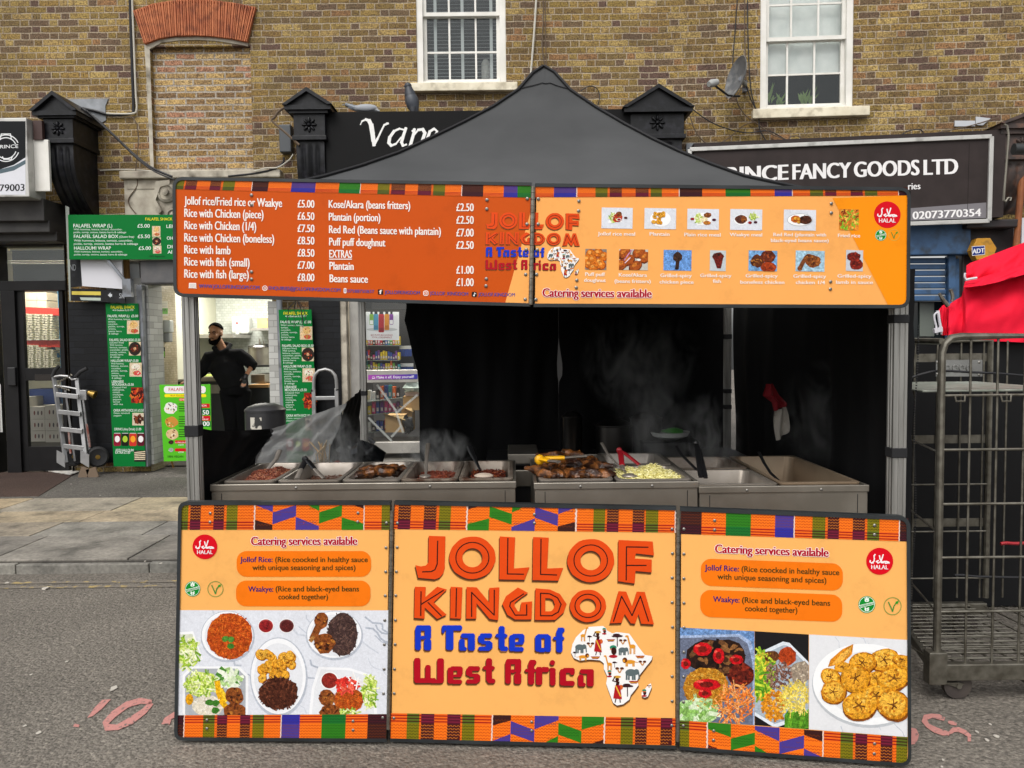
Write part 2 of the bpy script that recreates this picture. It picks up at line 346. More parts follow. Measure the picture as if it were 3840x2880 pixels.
def glass(name, tint=(1, 1, 1), refl=.12, rough=.0, hazy=0):
    M = bpy.data.materials.new(name); M.use_nodes = True; t = M.node_tree; t.nodes.remove(t.nodes['Principled BSDF']); o = t.nodes['Material Output']
    tr = nd(t, 'BsdfTransparent'); tr.inputs[0].default_value = (*tint, 1); gl = nd(t, 'BsdfGlossy'); gl.inputs['Roughness'].default_value = rough; gl.inputs[0].default_value = (.9, .95, .95, 1)
    fr = nd(t, 'LayerWeight', Blend=.25); f = math_(t, 'ADD', math_(t, 'MULTIPLY', fr.outputs['Fresnel'], .6), refl); mx = nd(t, 'MixShader'); t.links.new(f, mx.inputs[0]); t.links.new(tr.outputs[0], mx.inputs[1]); t.links.new(gl.outputs[0], mx.inputs[2])
    if hazy:
        d1 = nd(t, 'BsdfDiffuse'); d1.inputs[0].default_value = (.62, .63, .64, 1); d2 = nd(t, 'BsdfTranslucent'); d2.inputs[0].default_value = (.75, .76, .77, 1); df = nd(t, 'MixShader'); df.inputs[0].default_value = .6; t.links.new(d1.outputs[0], df.inputs[1]); t.links.new(d2.outputs[0], df.inputs[2]); m2 = nd(t, 'MixShader'); m2.inputs[0].default_value = hazy; t.links.new(mx.outputs[0], m2.inputs[1]); t.links.new(df.outputs[0], m2.inputs[2]); mx = m2
        nz = nd(t, 'TexNoise', Scale=14, Detail=4); bn = nd(t, 'Bump', Strength=.8, Distance=.02); t.links.new(nz.outputs[0], bn.inputs['Height']); t.links.new(bn.outputs[0], gl.inputs['Normal'])
    t.links.new(mx.outputs[0], o.inputs[0]); return M
GLASS = glass('window_glass', refl=.04); GLASSD = glass('shop_glass', refl=.05)
def asphalt(name, c1, c2, c3, sc_=1.0):
    M = bpy.data.materials.new(name); M.use_nodes = True; t = M.node_tree; b = t.nodes['Principled BSDF']; b.inputs['Roughness'].default_value = .85; b.inputs['Specular IOR Level'].default_value = .3
    g = nd(t, 'NewGeometry'); pos = g.outputs['Position']
    vo = nd(t, 'TexVoronoi', Scale=75 * sc_); t.links.new(pos, vo.inputs['Vector']); nz = nd(t, 'TexNoise', Scale=45 * sc_, Detail=6, Roughness=.7); t.links.new(pos, nz.inputs['Vector']); big = nd(t, 'TexNoise', Scale=.8, Detail=6); t.links.new(pos, big.inputs['Vector'])
    st = ramp(t, vo.outputs['Color'], [(.0, c1), (.5, c2), (.8, c2), (.97, c3)]); c = mix(t, .6, st, ramp(t, nz.outputs['Fac'], [(.3, c1), (.5, c2), (.72, c3)]))
    c = mix(t, 1.0, c, ramp(t, big.outputs['Fac'], [(.3, .72), (.7, 1.2)]), 'MULTIPLY'); t.links.new(c, b.inputs['Base Color'])
    h = math_(t, 'ADD', math_(t, 'MULTIPLY', vo.outputs['Distance'], -1.0), nz.outputs['Fac']); bn = nd(t, 'Bump', Strength=.8, Distance=.008); t.links.new(h, bn.inputs['Height']); t.links.new(bn.outputs[0], b.inputs['Normal']); return M
def worn(name, c, under, amount=.5, sc_=30):
    M = mat(name, under, r=.85, c2=c, sc_=sc_, lo=amount - .04, hi=amount + .04, bump=.8, bsc=80); return M
def slabmat():
    M = mat('paving_slab', attr=True, r=.8, bump=.6, bsc=25); t = M.node_tree; b = t.nodes['Principled BSDF']; a = [n for n in t.nodes if n.type == 'ATTRIBUTE'][0]
    g = nd(t, 'NewGeometry'); nz = nd(t, 'TexNoise', Scale=3.5, Detail=9, Roughness=.65); t.links.new(g.outputs['Position'], nz.inputs['Vector'])
    c = mix(t, 1.0, a.outputs['Color'], ramp(t, nz.outputs['Fac'], [(.32, .42), (.47, .9), (.66, 1.3)]), 'MULTIPLY'); n2 = nd(t, 'TexNoise', Scale=40, Detail=5); t.links.new(g.outputs['Position'], n2.inputs['Vector'])
    c = mix(t, 1.0, c, ramp(t, n2.outputs['Fac'], [(.3, .75), (.7, 1.2)]), 'MULTIPLY'); t.links.new(c, b.inputs['Base Color']); return M
# ---------------- the street ----------------
PZ = .09                          # pavement height
yk = G('f', 300, 1238, 0).y; yk2 = G('f', 300, 1206.5, PZ).y
MB().grid(lambda a, b: (-45 + 90 * a, -45 + 90 * b, 0), 4, 4).build('road', asphalt('asphalt', '363330', '706a62', 'a49c90'), kind='structure')
SLAB = slabmat()
rows = [G('f', 300, v, PZ).y for v in (1206.5, 1155, 1125.5, 1102, 1074)]
pv = MB(); pal = [['7d7870', '847e74', '6f6a63', '8f8577'], ['7a766e', '857b6c', '8a8378', '74706a'], ['94866f', '8b8273', '7f7b72', '9a8b72'], ['93876f', '8a8274', '9e8d72', '7e7a72']]
pv.cur = hx('4a4640'); pv.box((-14, yk2, 0), (14, 9.9, PZ - .012))
for i, (ya, yb) in enumerate(zip(rows, rows[1:])):
    x = -13 + rnd(0, .6)
    while x < 13:
        ww = rnd(.65, 1.15); pv.cur = hx(random.choice(pal[i])); z = PZ + rnd(-.003, .002); pv.box((x + .005, ya + .006, PZ - .06), (x + ww - .005, yb - .005, z)); x += ww
pv.build('pavement', SLAB, kind='structure', smooth=False, bev=.004)
kb = MB(); x = -13.3
while x < 13:
    ww = rnd(.85, .95); kb.cur = hx(random.choice(['76736c', '7e7b73', '6c6a64'])); kb.box((x, yk, -.05), (x + ww - .006, yk2 - .006, PZ - .02 + rnd(-.003, .003))); x += ww
kb.build('kerb_stones', SLAB, kind='structure', smooth=False, bev=.008)
MB().box((-14, rows[-1], PZ - .05), (14, 9.95, PZ + .002)).build('tarmac_strip', asphalt('old_tarmac', '3d3a37', '57534e', '7a756e', .8), kind='structure')
a, b, c_ = G('zf', 205, 228, PZ), G('zf', 400, 108, PZ), G('zf', 0, 30, PZ)
MB().prism([(-8, a.y, PZ), (a.x, a.y, PZ), (b.x, b.y, PZ), (b.x + .12, b.y + .3, PZ), (b.x + .1, 9.6, PZ), (-8, 9.6, PZ)], (0, 0, .008)).build('brown_tarmac', asphalt('brown_tarmac', '2e2421', '46362f', '5a4a42', 1.3), kind='structure')
YLW = worn('worn_yellow_paint', 'a08c5a', '6e675e', .57, 14)
for yz in (682, 706):
    yy = G('zf', 500, yz, 0).y; MB().grid(lambda a, b: (-9 + 18 * a, yy - .022 + .045 * b, .004), 20, 1).build('yellow_line', YLW, kind='structure')
PINK = worn('worn_pink_paint', 'b97f78', '625e58', .37, 45)
def paint_stroke(k, pts, w_):
    o = []; i_ = []
    for j, p in enumerate(pts):
        q = V(pts[min(j + 1, len(pts) - 1)]) - V(pts[max(j - 1, 0)]); n = V((-q.y, q.x)).normalized() * w_ / 2 * (.7 if j in (0, len(pts) - 1) else rnd(.8, 1.2)); o.append(V(p) + n); i_.append(V(p) - n)
    n = len(o); MB().add([G(k, p.x, p.y, .004) for p in o + i_], [(j, j + 1, j + 1 + n, j + n) for j in range(n - 1)]).build('painted_mark', PINK, kind='structure', smooth=False)
def paint_poly(k, pts): MB().add([G(k, x, y, .004) for x, y in pts][::-1], [tuple(range(len(pts)))]).build('painted_mark', PINK, kind='structure', smooth=False)
paint_stroke('zf', [(800, 1315), (760, 1360), (690, 1410), (620, 1445), (560, 1445), (553, 1425), (600, 1375), (670, 1325), (740, 1305), (800, 1312)], 34)
paint_poly('zf', [(460, 1395), (500, 1340), (540, 1300), (585, 1297), (540, 1345), (490, 1385)]); paint_poly('zf', [(384, 1440), (395, 1426), (420, 1432), (415, 1444)])
paint_poly('zf', [(850, 1428), (868, 1395), (915, 1365), (960, 1350), (960, 1380), (905, 1400), (895, 1430)])
paint_poly('ze', [(530, 1290), (575, 1300), (600, 1350), (590, 1400), (560, 1440), (520, 1445)])
paint_stroke('ze', [(835, 1212), (780, 1190), (720, 1180), (660, 1195), (650, 1225), (680, 1270), (750, 1310), (820, 1335), (880, 1345)], 46); paint_stroke('ze', [(868, 1235), (900, 1245), (945, 1258)], 34); paint_stroke('ze', [(880, 1340), (915, 1310), (960, 1305), (1020, 1330), (1062, 1365), (1060, 1415)], 40)
# ---------------- brick houses ----------------
WY = 9.6; PW = vert(WY)
HXX = P('f', 1425, 400, WY).x                    # party wall between the two houses
PR = Pl((HXX, WY, 0), (math.cos(R(4)), -math.sin(R(4)), 0))
WHITE = mt('white_gloss_paint', 'd2d0c8', r=.4, c2='dedcd6'); SILL = mt('cream_masonry_paint', 'cfc6ae', r=.7, c2='e2dac4', bump=.5, bsc=30, dirt='a89e88', dsc=9)
BLK = mt('black_gloss_paint', '0a0b0d', r=.42, c2='121317', sc_=9, bump=.35, bsc=18, dirt='24242a', dsc=14, spec=.3); STUC = mt('old_stucco', '9a9284', r=.9, c2='bdb6a6', bump=.8, bsc=30, dirt='5d554a', dsc=5)
LEAD = mt('lead_flashing', '8c8f93', r=.55, m=.5, c2='6a6d70', bump=.5, bsc=10)
def wall(pl, s0, s1, t0, t1, holes, dep=.32):
    m = MB(); S_ = sorted({s0, s1, *[h[i] for h in holes for i in (0, 1)]}); T_ = sorted({t0, t1, *[h[i] for h in holes for i in (2, 3)]}); S_ = [x for x in S_ if s0 <= x <= s1]; T_ = [x for x in T_ if t0 <= x <= t1]
    for a, b in zip(S_, S_[1:]):
        for c, d in zip(T_, T_[1:]):
            if any(h[0] - 1e-6 <= a and b <= h[1] + 1e-6 and h[2] - 1e-6 <= c and d <= h[3] + 1e-6 for h in holes): continue
            m.add([pl.w(a, c), pl.w(b, c), pl.w(b, d), pl.w(a, d), pl.w(a, c, -dep), pl.w(b, c, -dep), pl.w(b, d, -dep), pl.w(a, d, -dep)], [(0, 1, 2, 3), (5, 4, 7, 6), (0, 3, 7, 4), (1, 5, 6, 2), (3, 2, 6, 7), (0, 4, 5, 1)])
    bm = m; # drop doubled inner faces
    keep = {}; cent = lambda f: tuple(round(sum(bm.v[i][k_] for i in f) / 4, 4) for k_ in range(3))
    for f in bm.f: keep.setdefault(cent(f), []).append(f)
    out = MB(); out.v = bm.v
    for fs in keep.values():
        if len(fs) == 1: out.f.append(fs[0]); out.c.append((1, 1, 1)); out.m.append(0)
    return out
def rect_px(pl, k, x0, y0, x1, y1):
    a = pl.st(k, x0, y1); b = pl.st(k, x1, y0); c = pl.st(k, x0, y0); d = pl.st(k, x1, y1)
    return (a[0] + c[0]) / 2, (b[0] + d[0]) / 2, (a[1] + d[1]) / 2, (b[1] + c[1]) / 2
H1 = T('brick_house', (-2, WY, 0), 'yellow stock brick house with bricked-up arched window above the two shops at left and centre', 'house')
H2 = T('brick_house', (3.5, 9.4, 0), 'yellow stock brick house above the fancy goods shop with dish beside its window', 'house')
w1 = rect_px(PW, 'z2', 625, 0, 1205, 548); w1 = (w1[0], w1[1], w1[2], 7.0)
w2 = rect_px(PR, 'z3', 503, 0, 1108, 710); w2 = (w2[0], w2[1], w2[2], 7.0)
ar = rect_px(PW, 'z1', 985, 300, 1632, 1120)
lf = rect_px(PW, 'f', -200, 527, 150, 990)     # left shopfront
kt = rect_px(PW, 'f', 318, 612, 592, 990)      # kitchen opening
vp = rect_px(PW, 'f', 752, 600, 1390, 990)     # vape shopfront
wall(PW, -8.5, HXX, PZ - .1, 7.4, [w1, (ar[0], ar[1], ar[2], ar[3]), (-8.4, lf[1], 0, lf[3]), (kt[0], kt[1], 0, kt[3]), (vp[0], vp[1], 0, vp[3])]).build('wall', BRICK, H1, smooth=False)
sh = rect_px(PR, 'f', 1480, 490, 2085, 990)
wall(PR, 0, 5.2, PZ - .1, 7.4, [w2, (sh[0], sh[1], 0, sh[3])]).build('wall', BRICK, H2, smooth=False)
# bricked-up window with red terracotta arch
MB().box((ar[0] - .02, WY + .07, ar[2] - .02), (ar[1] + .02, WY + .2, ar[3] + .02)).build('blocked_window', BRICK2, H1, smooth=False)
arch = MB(); n = 19
top = [(878, 85), (1010, 38), (1140, 17), (1270, 10), (1400, 17), (1540, 35), (1670, 62)]; bot = [(950, 298), (1050, 262), (1150, 247), (1280, 243), (1400, 250), (1520, 266), (1612, 285)]
def lerp_l(L, t):
    x = t * (len(L) - 1); i = min(int(x), len(L) - 2); f = x - i; return L[i][0] * (1 - f) + L[i + 1][0] * f, L[i][1] * (1 - f) + L[i + 1][1] * f
for i in range(n):
    for a, b, off in ((.03, .2, .05), (.2, .36, .036), (.36, .64, .05), (.64, .8, .036), (.8, .97, .05)):
        q = [lerp_l(bot, (i + a) / n), lerp_l(bot, (i + b) / n), lerp_l(top, (i + b) / n), lerp_l(top, (i + a) / n)]
        if off == .036:
            q[2] = (q[2][0] * .9 + q[1][0] * .1, q[2][1] * .9 + q[1][1] * .1); q[3] = (q[3][0] * .9 + q[0][0] * .1, q[3][1] * .9 + q[0][1] * .1)
        arch.prism([PW.at('z1', x, y, -.02) for x, y in q], PW.n * (off + .02 + rnd(0, .004)))
    q = [lerp_l(bot, (i) / n), lerp_l(bot, (i + 1) / n), lerp_l(top, (i + 1) / n), lerp_l(top, i / n)]
    arch.prism([PW.at('z1', x, y, -.05) for x, y in q], PW.n * .068)
arch.build('terracotta_arch', mt('terracotta', 'a05836', r=.8, c2='b87048', sc_=5, bump=.6, bsc=40, dirt='6b3522', dsc=9), H1, smooth=False, bev=.003)
sof = MB(); q = bot + [(1612, 305), (1520, 288), (1400, 270), (1280, 264), (1150, 268), (1050, 283), (975, 325)]
sof.prism([PW.at('z1', x, y, -.02) for x, y in q], PW.n * .03); sof.prism([PW.at('z1', x, y, -.06) for x, y in ((950, 298), (985, 310), (1012, 1100), (990, 1100), (962, 470))], PW.n * .064)
sof.build('render_edging', STUC, H1, smooth=False)
def sash(house, pl, k, fr, meet, gx, gy, gx2, gy2, sill, blind):
    """white sash window: frame, two sashes with glazing bars, glass and what hangs behind"""
    s0, s1, t0, t1 = fr; fd = -.06
    m = MB(); B = lambda m, a, b, c, d, n0, n1: m.add([pl.w(x, y, z) for z in (n0, n1) for x, y in ((a, c), (b, c), (b, d), (a, d))], [(0, 3, 2, 1), (4, 5, 6, 7), (0, 1, 5, 4), (1, 2, 6, 5), (2, 3, 7, 6), (3, 0, 4, 7)])
    for a, b, c, d in ((s0, s0 + .075, t0, t1), (s1 - .075, s1, t0, t1), (s0 + .075, s1 - .075, t0, t0 + .05), (s0 + .075, s1 - .075, t1 - .07, t1)): B(m, a, b, c, d, fd - .1, fd + .04)
    win = m.build('window', WHITE, house, smooth=False, bev=.004, label=None)
    mt_ = pl.st(k, *meet)[1]; i0, i1 = s0 + .075, s1 - .075
    for lo, hi, n0, xs, ys in ((t0 + .05, mt_ + .02, fd - .06, gx, gy), (mt_ - .02, t1 - .07, fd - .02, gx2, gy2)):
        m = MB()
        for a, b, c, d in ((i0, i0 + .04, lo, hi), (i1 - .04, i1, lo, hi), (i0 + .04, i1 - .04, lo, lo + .045), (i0 + .04, i1 - .04, hi - .045, hi)): B(m, a, b, c, d, n0 - .02, n0 + .018)
        for x in xs: s = pl.st(k, x, meet[1])[0]; B(m, s - .011, s + .011, lo + .045, hi - .045, n0 - .012, n0 + .012)
        for y in ys: t = pl.st(k, meet[0], y)[1]; B(m, i0 + .04, i1 - .04, t - .011, t + .011, n0 - .01, n0 + .01)
        m.build('sash', WHITE, win, smooth=False)
        MB().add([pl.w(a, b, n0 - .003) for a, b in ((i0 + .04, lo), (i1 - .04, lo), (i1 - .04, hi), (i0 + .04, hi))], [(0, 1, 2, 3)]).build('glass', GLASS, win, smooth=False)
    m = MB(); a = pl.st(k, sill[0], sill[2]); b = pl.st(k, sill[1], sill[3]); t0_ = pl.st(k, (sill[0] + sill[1]) / 2, sill[3])[1]
    B(m, a[0], b[0], t0_, t0 + .0, -.1, .09); m.build('sill', SILL, house, smooth=False, bev=.008)
    return win, i0, i1, t0 + .05, t1, B
win, i0, i1, lo, hi, B = sash(H1, PW, 'z2', w1, (910, 78), (832, 1005), (318,), (832, 1005), (-130,), (560, 1280, 545, 602), None)
m = MB(); z = lo + .02
while z < hi: m.add([PW.w(i0 + .04, z, -.19), PW.w(i1 - .04, z, -.19), PW.w(i1 - .04, z + .012, -.215), PW.w(i0 + .04, z + .012, -.215)], [(0, 1, 2, 3)]); z += .043
for x in (740, 918, 1108): s = PW.st('z2', x, 300)[0]; m.box((s - .018, WY + .183, lo), (s + .018, WY + .186, hi))
m.build('venetian_blind', mt('blind_slat', '9fa8a6', r=.5), win, smooth=False)
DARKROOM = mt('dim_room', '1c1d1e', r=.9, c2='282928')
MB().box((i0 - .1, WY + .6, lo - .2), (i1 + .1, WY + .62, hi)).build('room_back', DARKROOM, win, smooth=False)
MB().lathe([(.05, 0), (.055, .1), (.05, .2), (.03, .24)], P('z2', 1075, 518, WY + .3), 14).build('white_bottle', mt('milk_plastic', 'c9cac4'), win)
win, i0, i1, lo, hi, B = sash(H2, PR, 'z3', w2, (800, 236), (695, 873), (460,), (713, 890), (10,), (445, 1195, 700, 770), None)
t_b = PR.st('z3', 790, 442)[1]; m = MB(); m.grid(lambda a, b: PR.w(i0 + (i1 - i0) * a, t_b + (hi - t_b) * b, -.2 + .012 * math.sin(a * 9 + b * 2)), 24, 6); m.build('roller_blind', mt('white_blind_cloth', 'c8d0cc', r=.8, c2='d8deda'), win)
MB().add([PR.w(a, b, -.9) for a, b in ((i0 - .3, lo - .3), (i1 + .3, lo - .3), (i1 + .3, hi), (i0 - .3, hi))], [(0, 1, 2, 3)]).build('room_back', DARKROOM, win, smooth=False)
m = MB()
for cx, cy, n_ in ((550, 640, 10), (800, 655, 16), (640, 670, 8)):
    for i in range(n_):
        p = PR.at('z3', cx + rnd(-35, 35), cy + 30, -.3); q = p + V((rnd(-.12, .12), rnd(-.05, .05), rnd(.08, .25))); m.add([p, (p + q) / 2 + V((.02, 0, .02)), q, (p + q) / 2 + V((-.02, 0, 0))], [(0, 1, 2, 3)])
m.build('houseplant', mt('houseplant_leaf', '5f7a3c', r=.6), win, smooth=False)
# stone band, stucco pier, carved scroll, flashing
m = MB(); a = PW.st('z1', 800, 1120); b = PW.st('z1', 1835, 1160); m.box((a[0], WY - .12, b[1]), (b[0], WY + .1, a[1])); m.box((a[0] + .06, WY - .06, b[1] - .12), (b[0] - .06, WY + .1, b[1])); m.build('stone_cornice', STUC, H1, smooth=False, bev=.015)
a = PW.st('z1', 815, 1170); b = PW.st('f', 345, 565); MB().box((a[0], WY - .05, b[1]), (b[0] + .5, WY + .02, a[1])).build('stucco_panel', STUC, H1, smooth=False, bev=.006)
m = MB(); m.prism([PW.at('z1', x, y, .0) for x, y in ((380, 645), (705, 640), (685, 690), (690, 780), (655, 800), (560, 720))], PW.n * .012); m.build('lead_flashing', LEAD, H1, smooth=False)
m = MB()
for cx, cy, r_ in ((1085, 1250, .115), (1130, 1395, .08)):
    c = PW.at('z1', cx, cy, .05); m.lathe([(r_, 0), (r_, .03), (r_ * .75, .05), (r_ * .7, .03), (r_ * .35, .035), (r_ * .3, .07), (0, .08)], c, 24, Matrix.Rotation(R(90), 3, 'X'))
m.prism([PW.at('z1', x, y, .05) for x, y in ((1020, 1180), (1110, 1170), (1110, 1200), (1050, 1215), (1020, 1300), (1060, 1370), (1040, 1390), (1005, 1300))], PW.n * .05); m.build('carved_scroll', STUC, H1)
a = PR.st('z3', 20, 935); b = PR.st('z3', 1760, 900); m = MB()
m.prism([PR.w(a[0], a[1] - .1, 0), PR.w(b[0], b[1] - .05, 0), PR.w(b[0], b[1], 0), PR.w(a[0], a[1], 0)], PR.n * .05); m.build('lead_flashing', LEAD, H2, smooth=False)
m = MB()
for q in (((1758, 785), (1890, 785), (1890, 820), (1758, 822)), ((1895, 758), (1990, 770), (1940, 815), (1895, 812))): m.prism([PR.at('z3', x, y) for x, y in q], PR.n * .02)
m.build('metal_patch', mt('pale_metal', 'b9bcc0', r=.4, m=.4, dirt='77736c'), H2, smooth=False)
def console(house, k, fx0, fx1, apex, eave, box0, box1, bot, yf=9.05, over=.08, mat_=None, pl=None):
    """painted shopfront bracket: gabled cap, frieze block with rosette, fluted scroll"""
    mat_ = mat_ or BLK; x0 = P(k, fx0, box0, yf).x; x1 = P(k, fx1, box0, yf).x; cx = (fx0 + fx1) / 2; zz = lambda y: P(k, cx, y, yf).z; za, ze, zb0, zb1, zt = zz(apex), zz(eave), zz(box0), zz(box1), zz(bot); xm = (x0 + x1) / 2; yb = WY + .02
    m = MB(); m.prism([(x0 - over, yf - .05, ze), (x1 + over, yf - .05, ze), (xm, yf - .05, za)], (0, .05, 0)); m.prism([(x0 - over, yf - .05, ze), (x0 - over - .02, yf - .09, ze + .005), (xm, yf - .09, za + .03), (x1 + over + .02, yf - .09, ze + .005), (x1 + over, yf - .05, ze), (xm, yf - .05, za)][::1], (0, .001, 0))
    for sx in (-1, 1):
        e = xm + sx * ((x1 - x0) / 2 + over + .02); m.add([(e, yf - .1, ze), (xm, yf - .1, za + .03), (xm, yb, za + .03), (e, yb, ze), (e - sx * .05, yf - .1, ze - .005), (xm, yf - .1, za - .015), (xm, yb, za - .015), (e - sx * .05, yb, ze - .005)], [(0, 1, 2, 3), (4, 7, 6, 5), (0, 4, 5, 1), (3, 2, 6, 7), (0, 3, 7, 4)])
    m.box((x0 - over, yf - .07, ze - .05), (x1 + over, yb, ze)); m.box((x0 - over * .5, yf - .035, zb0), (x1 + over * .5, yb, ze - .05)); m.build('gable_cap', mat_, house, smooth=False, bev=.006)
    m = MB(); m.box((x0, yf, zb1), (x1, yb, zb0)); m.box((x0 - .015, yf - .02, zb1 - .05), (x1 + .015, yb, zb1)); m.build('frieze_block', mat_, house, smooth=False, bev=.005)
    m = MB(); rc = V((xm, yf - .005, (zb0 + zb1) / 2)); rr = min(.11, (zb0 - zb1) * .36)
    for i in range(8):
        an = i * math.pi / 4; m.ball(rc + V((math.cos(an) * rr * .62, 0, math.sin(an) * rr * .62)), (rr * .38, .022, rr * .2), 8, M=Matrix.Rotation(-an, 3, 'Y'))
    m.ball(rc, (rr * .26, .035, rr * .26), 8); m.build('rosette', mat_, house)
    h = zb1 - .05 - zt; m = MB()
    def fn(a, b):
        z = zb1 - .05 - h * b; y = yf + .03 + .015 * math.sin(b * 3.1) * -1 + (.5 * (b ** 2.6)); x = x0 + .02 + (x1 - x0 - .04) * a; g_ = 0
        if .12 < a < .88 and .06 < b < .93: g_ = .022 * (1 - abs(math.cos((a - .12) / .76 * math.pi * 3)) ** 1.5)
        return (x, min(y + g_, yb), z)
    m.grid(fn, 30, 24)
    for xs_, fl in ((x0 + .02, 1), (x1 - .02, 0)):
        p = [fn(0 if fl else 1, j / 24) for j in range(25)]; q = [(xs_, v_[1], v_[2]) for v_ in p] + [(xs_, yb, p[-1][2]), (xs_, yb, p[0][2])]; m.add(q, [tuple(range(len(q)))[::(1 if not fl else -1)]])
    m.build('scroll_bracket', mat_, house)
console(H1, 'z1', 278, 470, 622, 728, 768, 900, 1390)
console(H1, 'z1', 1900, 2105, 598, 690, 738, 880, 1500)
console(H2, 'f', 1362, 1478, 192, 235, 240, 290, 420, yf=9.1)
console(H2, 'f', 2163, 2250, 252, 270, 290, 335, 470, yf=8.95, over=.05, mat_=mt('worn_dark_paint', '2c2523', r=.6, c2='4a3a34', sc_=7, bump=.5, bsc=25, dirt='6a4a3a', dsc=8))
# ---------------- printed boards of the stall ----------------
ZM['s'] = (0, 0, 1)
EDGE = mt('black_rubber_edging', '1d2022', r=.45, c2='2b2f31', spec=.4); CHROME = mt('zinc_rivet', '8a8782', r=.4, m=.85); HINGE = mt('dull_steel_hinge', '6d675c', r=.45, m=.8, c2='8a857b', sc_=40, bump=.3)
RIV = None
def rivet(parent, p, n, r=.006):
    global RIV
    if RIV is None:
        m = MB(); m.lathe([(1, 0), (1, .18), (.75, .42), (.35, .5), (.33, .28), (0, .28)], (0, 0, 0), 12); tmp = m.build('rivet', CHROME, loc=(0, 0, 0)); RIV = tmp.data; bpy.data.objects.remove(tmp)
    o = bpy.data.objects.new('rivet', RIV); sc.collection.objects.link(o); o.parent = parent; o.scale = (r, r, r)
    o.rotation_euler = V((0, 0, 1)).rotation_difference(n).to_euler(); o.location = p - WL[parent]; WL[o] = p
def rounded(tl, tr, br, bl, rad, round_=(1, 1, 1, 1), inset=0, sides=(1, 1, 1, 1)):
    """outline of a board in pixels, chosen corners rounded (tl, tr, br, bl); inset on top, right, bottom, left"""
    c = [V(tl), V(tr), V(br), V(bl)]; dirs = [(c[(i + 1) % 4] - c[i]).normalized() for i in range(4)]; inn = [V((-d.y, d.x)) for d in dirs]; q = []
    for i in range(4): q.append(c[i] + inn[i - 1] * inset * sides[i - 1] + inn[i] * inset * sides[i])
    out = []
    for i in range(4):
        a, b = -dirs[i - 1], dirs[i]; r_ = max(rad - inset, 3)
        if round_[i]:
            for j in range(9):
                t = j / 8; out.append(q[i] + a * r_ * (1 - t) ** 2 + b * r_ * t ** 2)
        else: out += [q[i]] * 9
    return [(p.x, p.y) for p in out]
def board(thing, k, pl, tl, tr, br, bl, rad, round_, sides, wid, face, back=.022):
    ok = lambda pts: [V(p) for p in pts]
    o = rounded(tl, tr, br, bl, rad, round_); o2 = rounded(tl, tr, br, bl, rad, round_, 4, (1, 1, 1, 1)); i = rounded(tl, tr, br, bl, rad, round_, wid, sides); c3 = lambda L, n: [pl.at(k, x, y, n) for x, y in L]
    dd = lambda L: [p for j, p in enumerate(L) if (V(p) - V(L[j - 1])).length > 1e-6]
    m = MB(); m.cur = hx(face); m.prism(c3(dd(o2), -.0006), pl.n * -(back - .001)); panel = m.build('panel', PRINT, thing, smooth=False)
    m = MB(); n = len(o); A, B_, C, D = [p - pl.n * (back + .007) for p in c3(o, .005)], c3(o, .005), c3(i, .005), c3(i, -.0002); m.v = [tuple(p) for p in A + B_ + C + D]
    for j in range(n):
        j2 = (j + 1) % n
        for b_ in (0, 1, 2): m.f.append([b_ * n + j, (b_ + 1) * n + j, (b_ + 1) * n + j2, b_ * n + j2][::1])
    m.c = [(1, 1, 1)] * len(m.f); m.m = [0] * len(m.f); m.build('edging', EDGE, panel, ang=50)
    return panel
KC = dict(O=('f5761a', 'b8340f', 'ee6a1c', 'a01414'), G=('7c7413', '3a3a10', '5c6a22', '3c2412'), M=('4a1a1a', 'd07a2a', '541528', '7a2038'), r=('f07018', 'a01818', 'e8641c', '901818'), g=('2f7a1c', '1c5a18', '1c6e2a', '0f4a22'), B=('4a3a8e', '6a3a52', '2f2f9a', '3f2a7a'), K=('3a1c1a', '6a3014', '32161e', '561c22'))
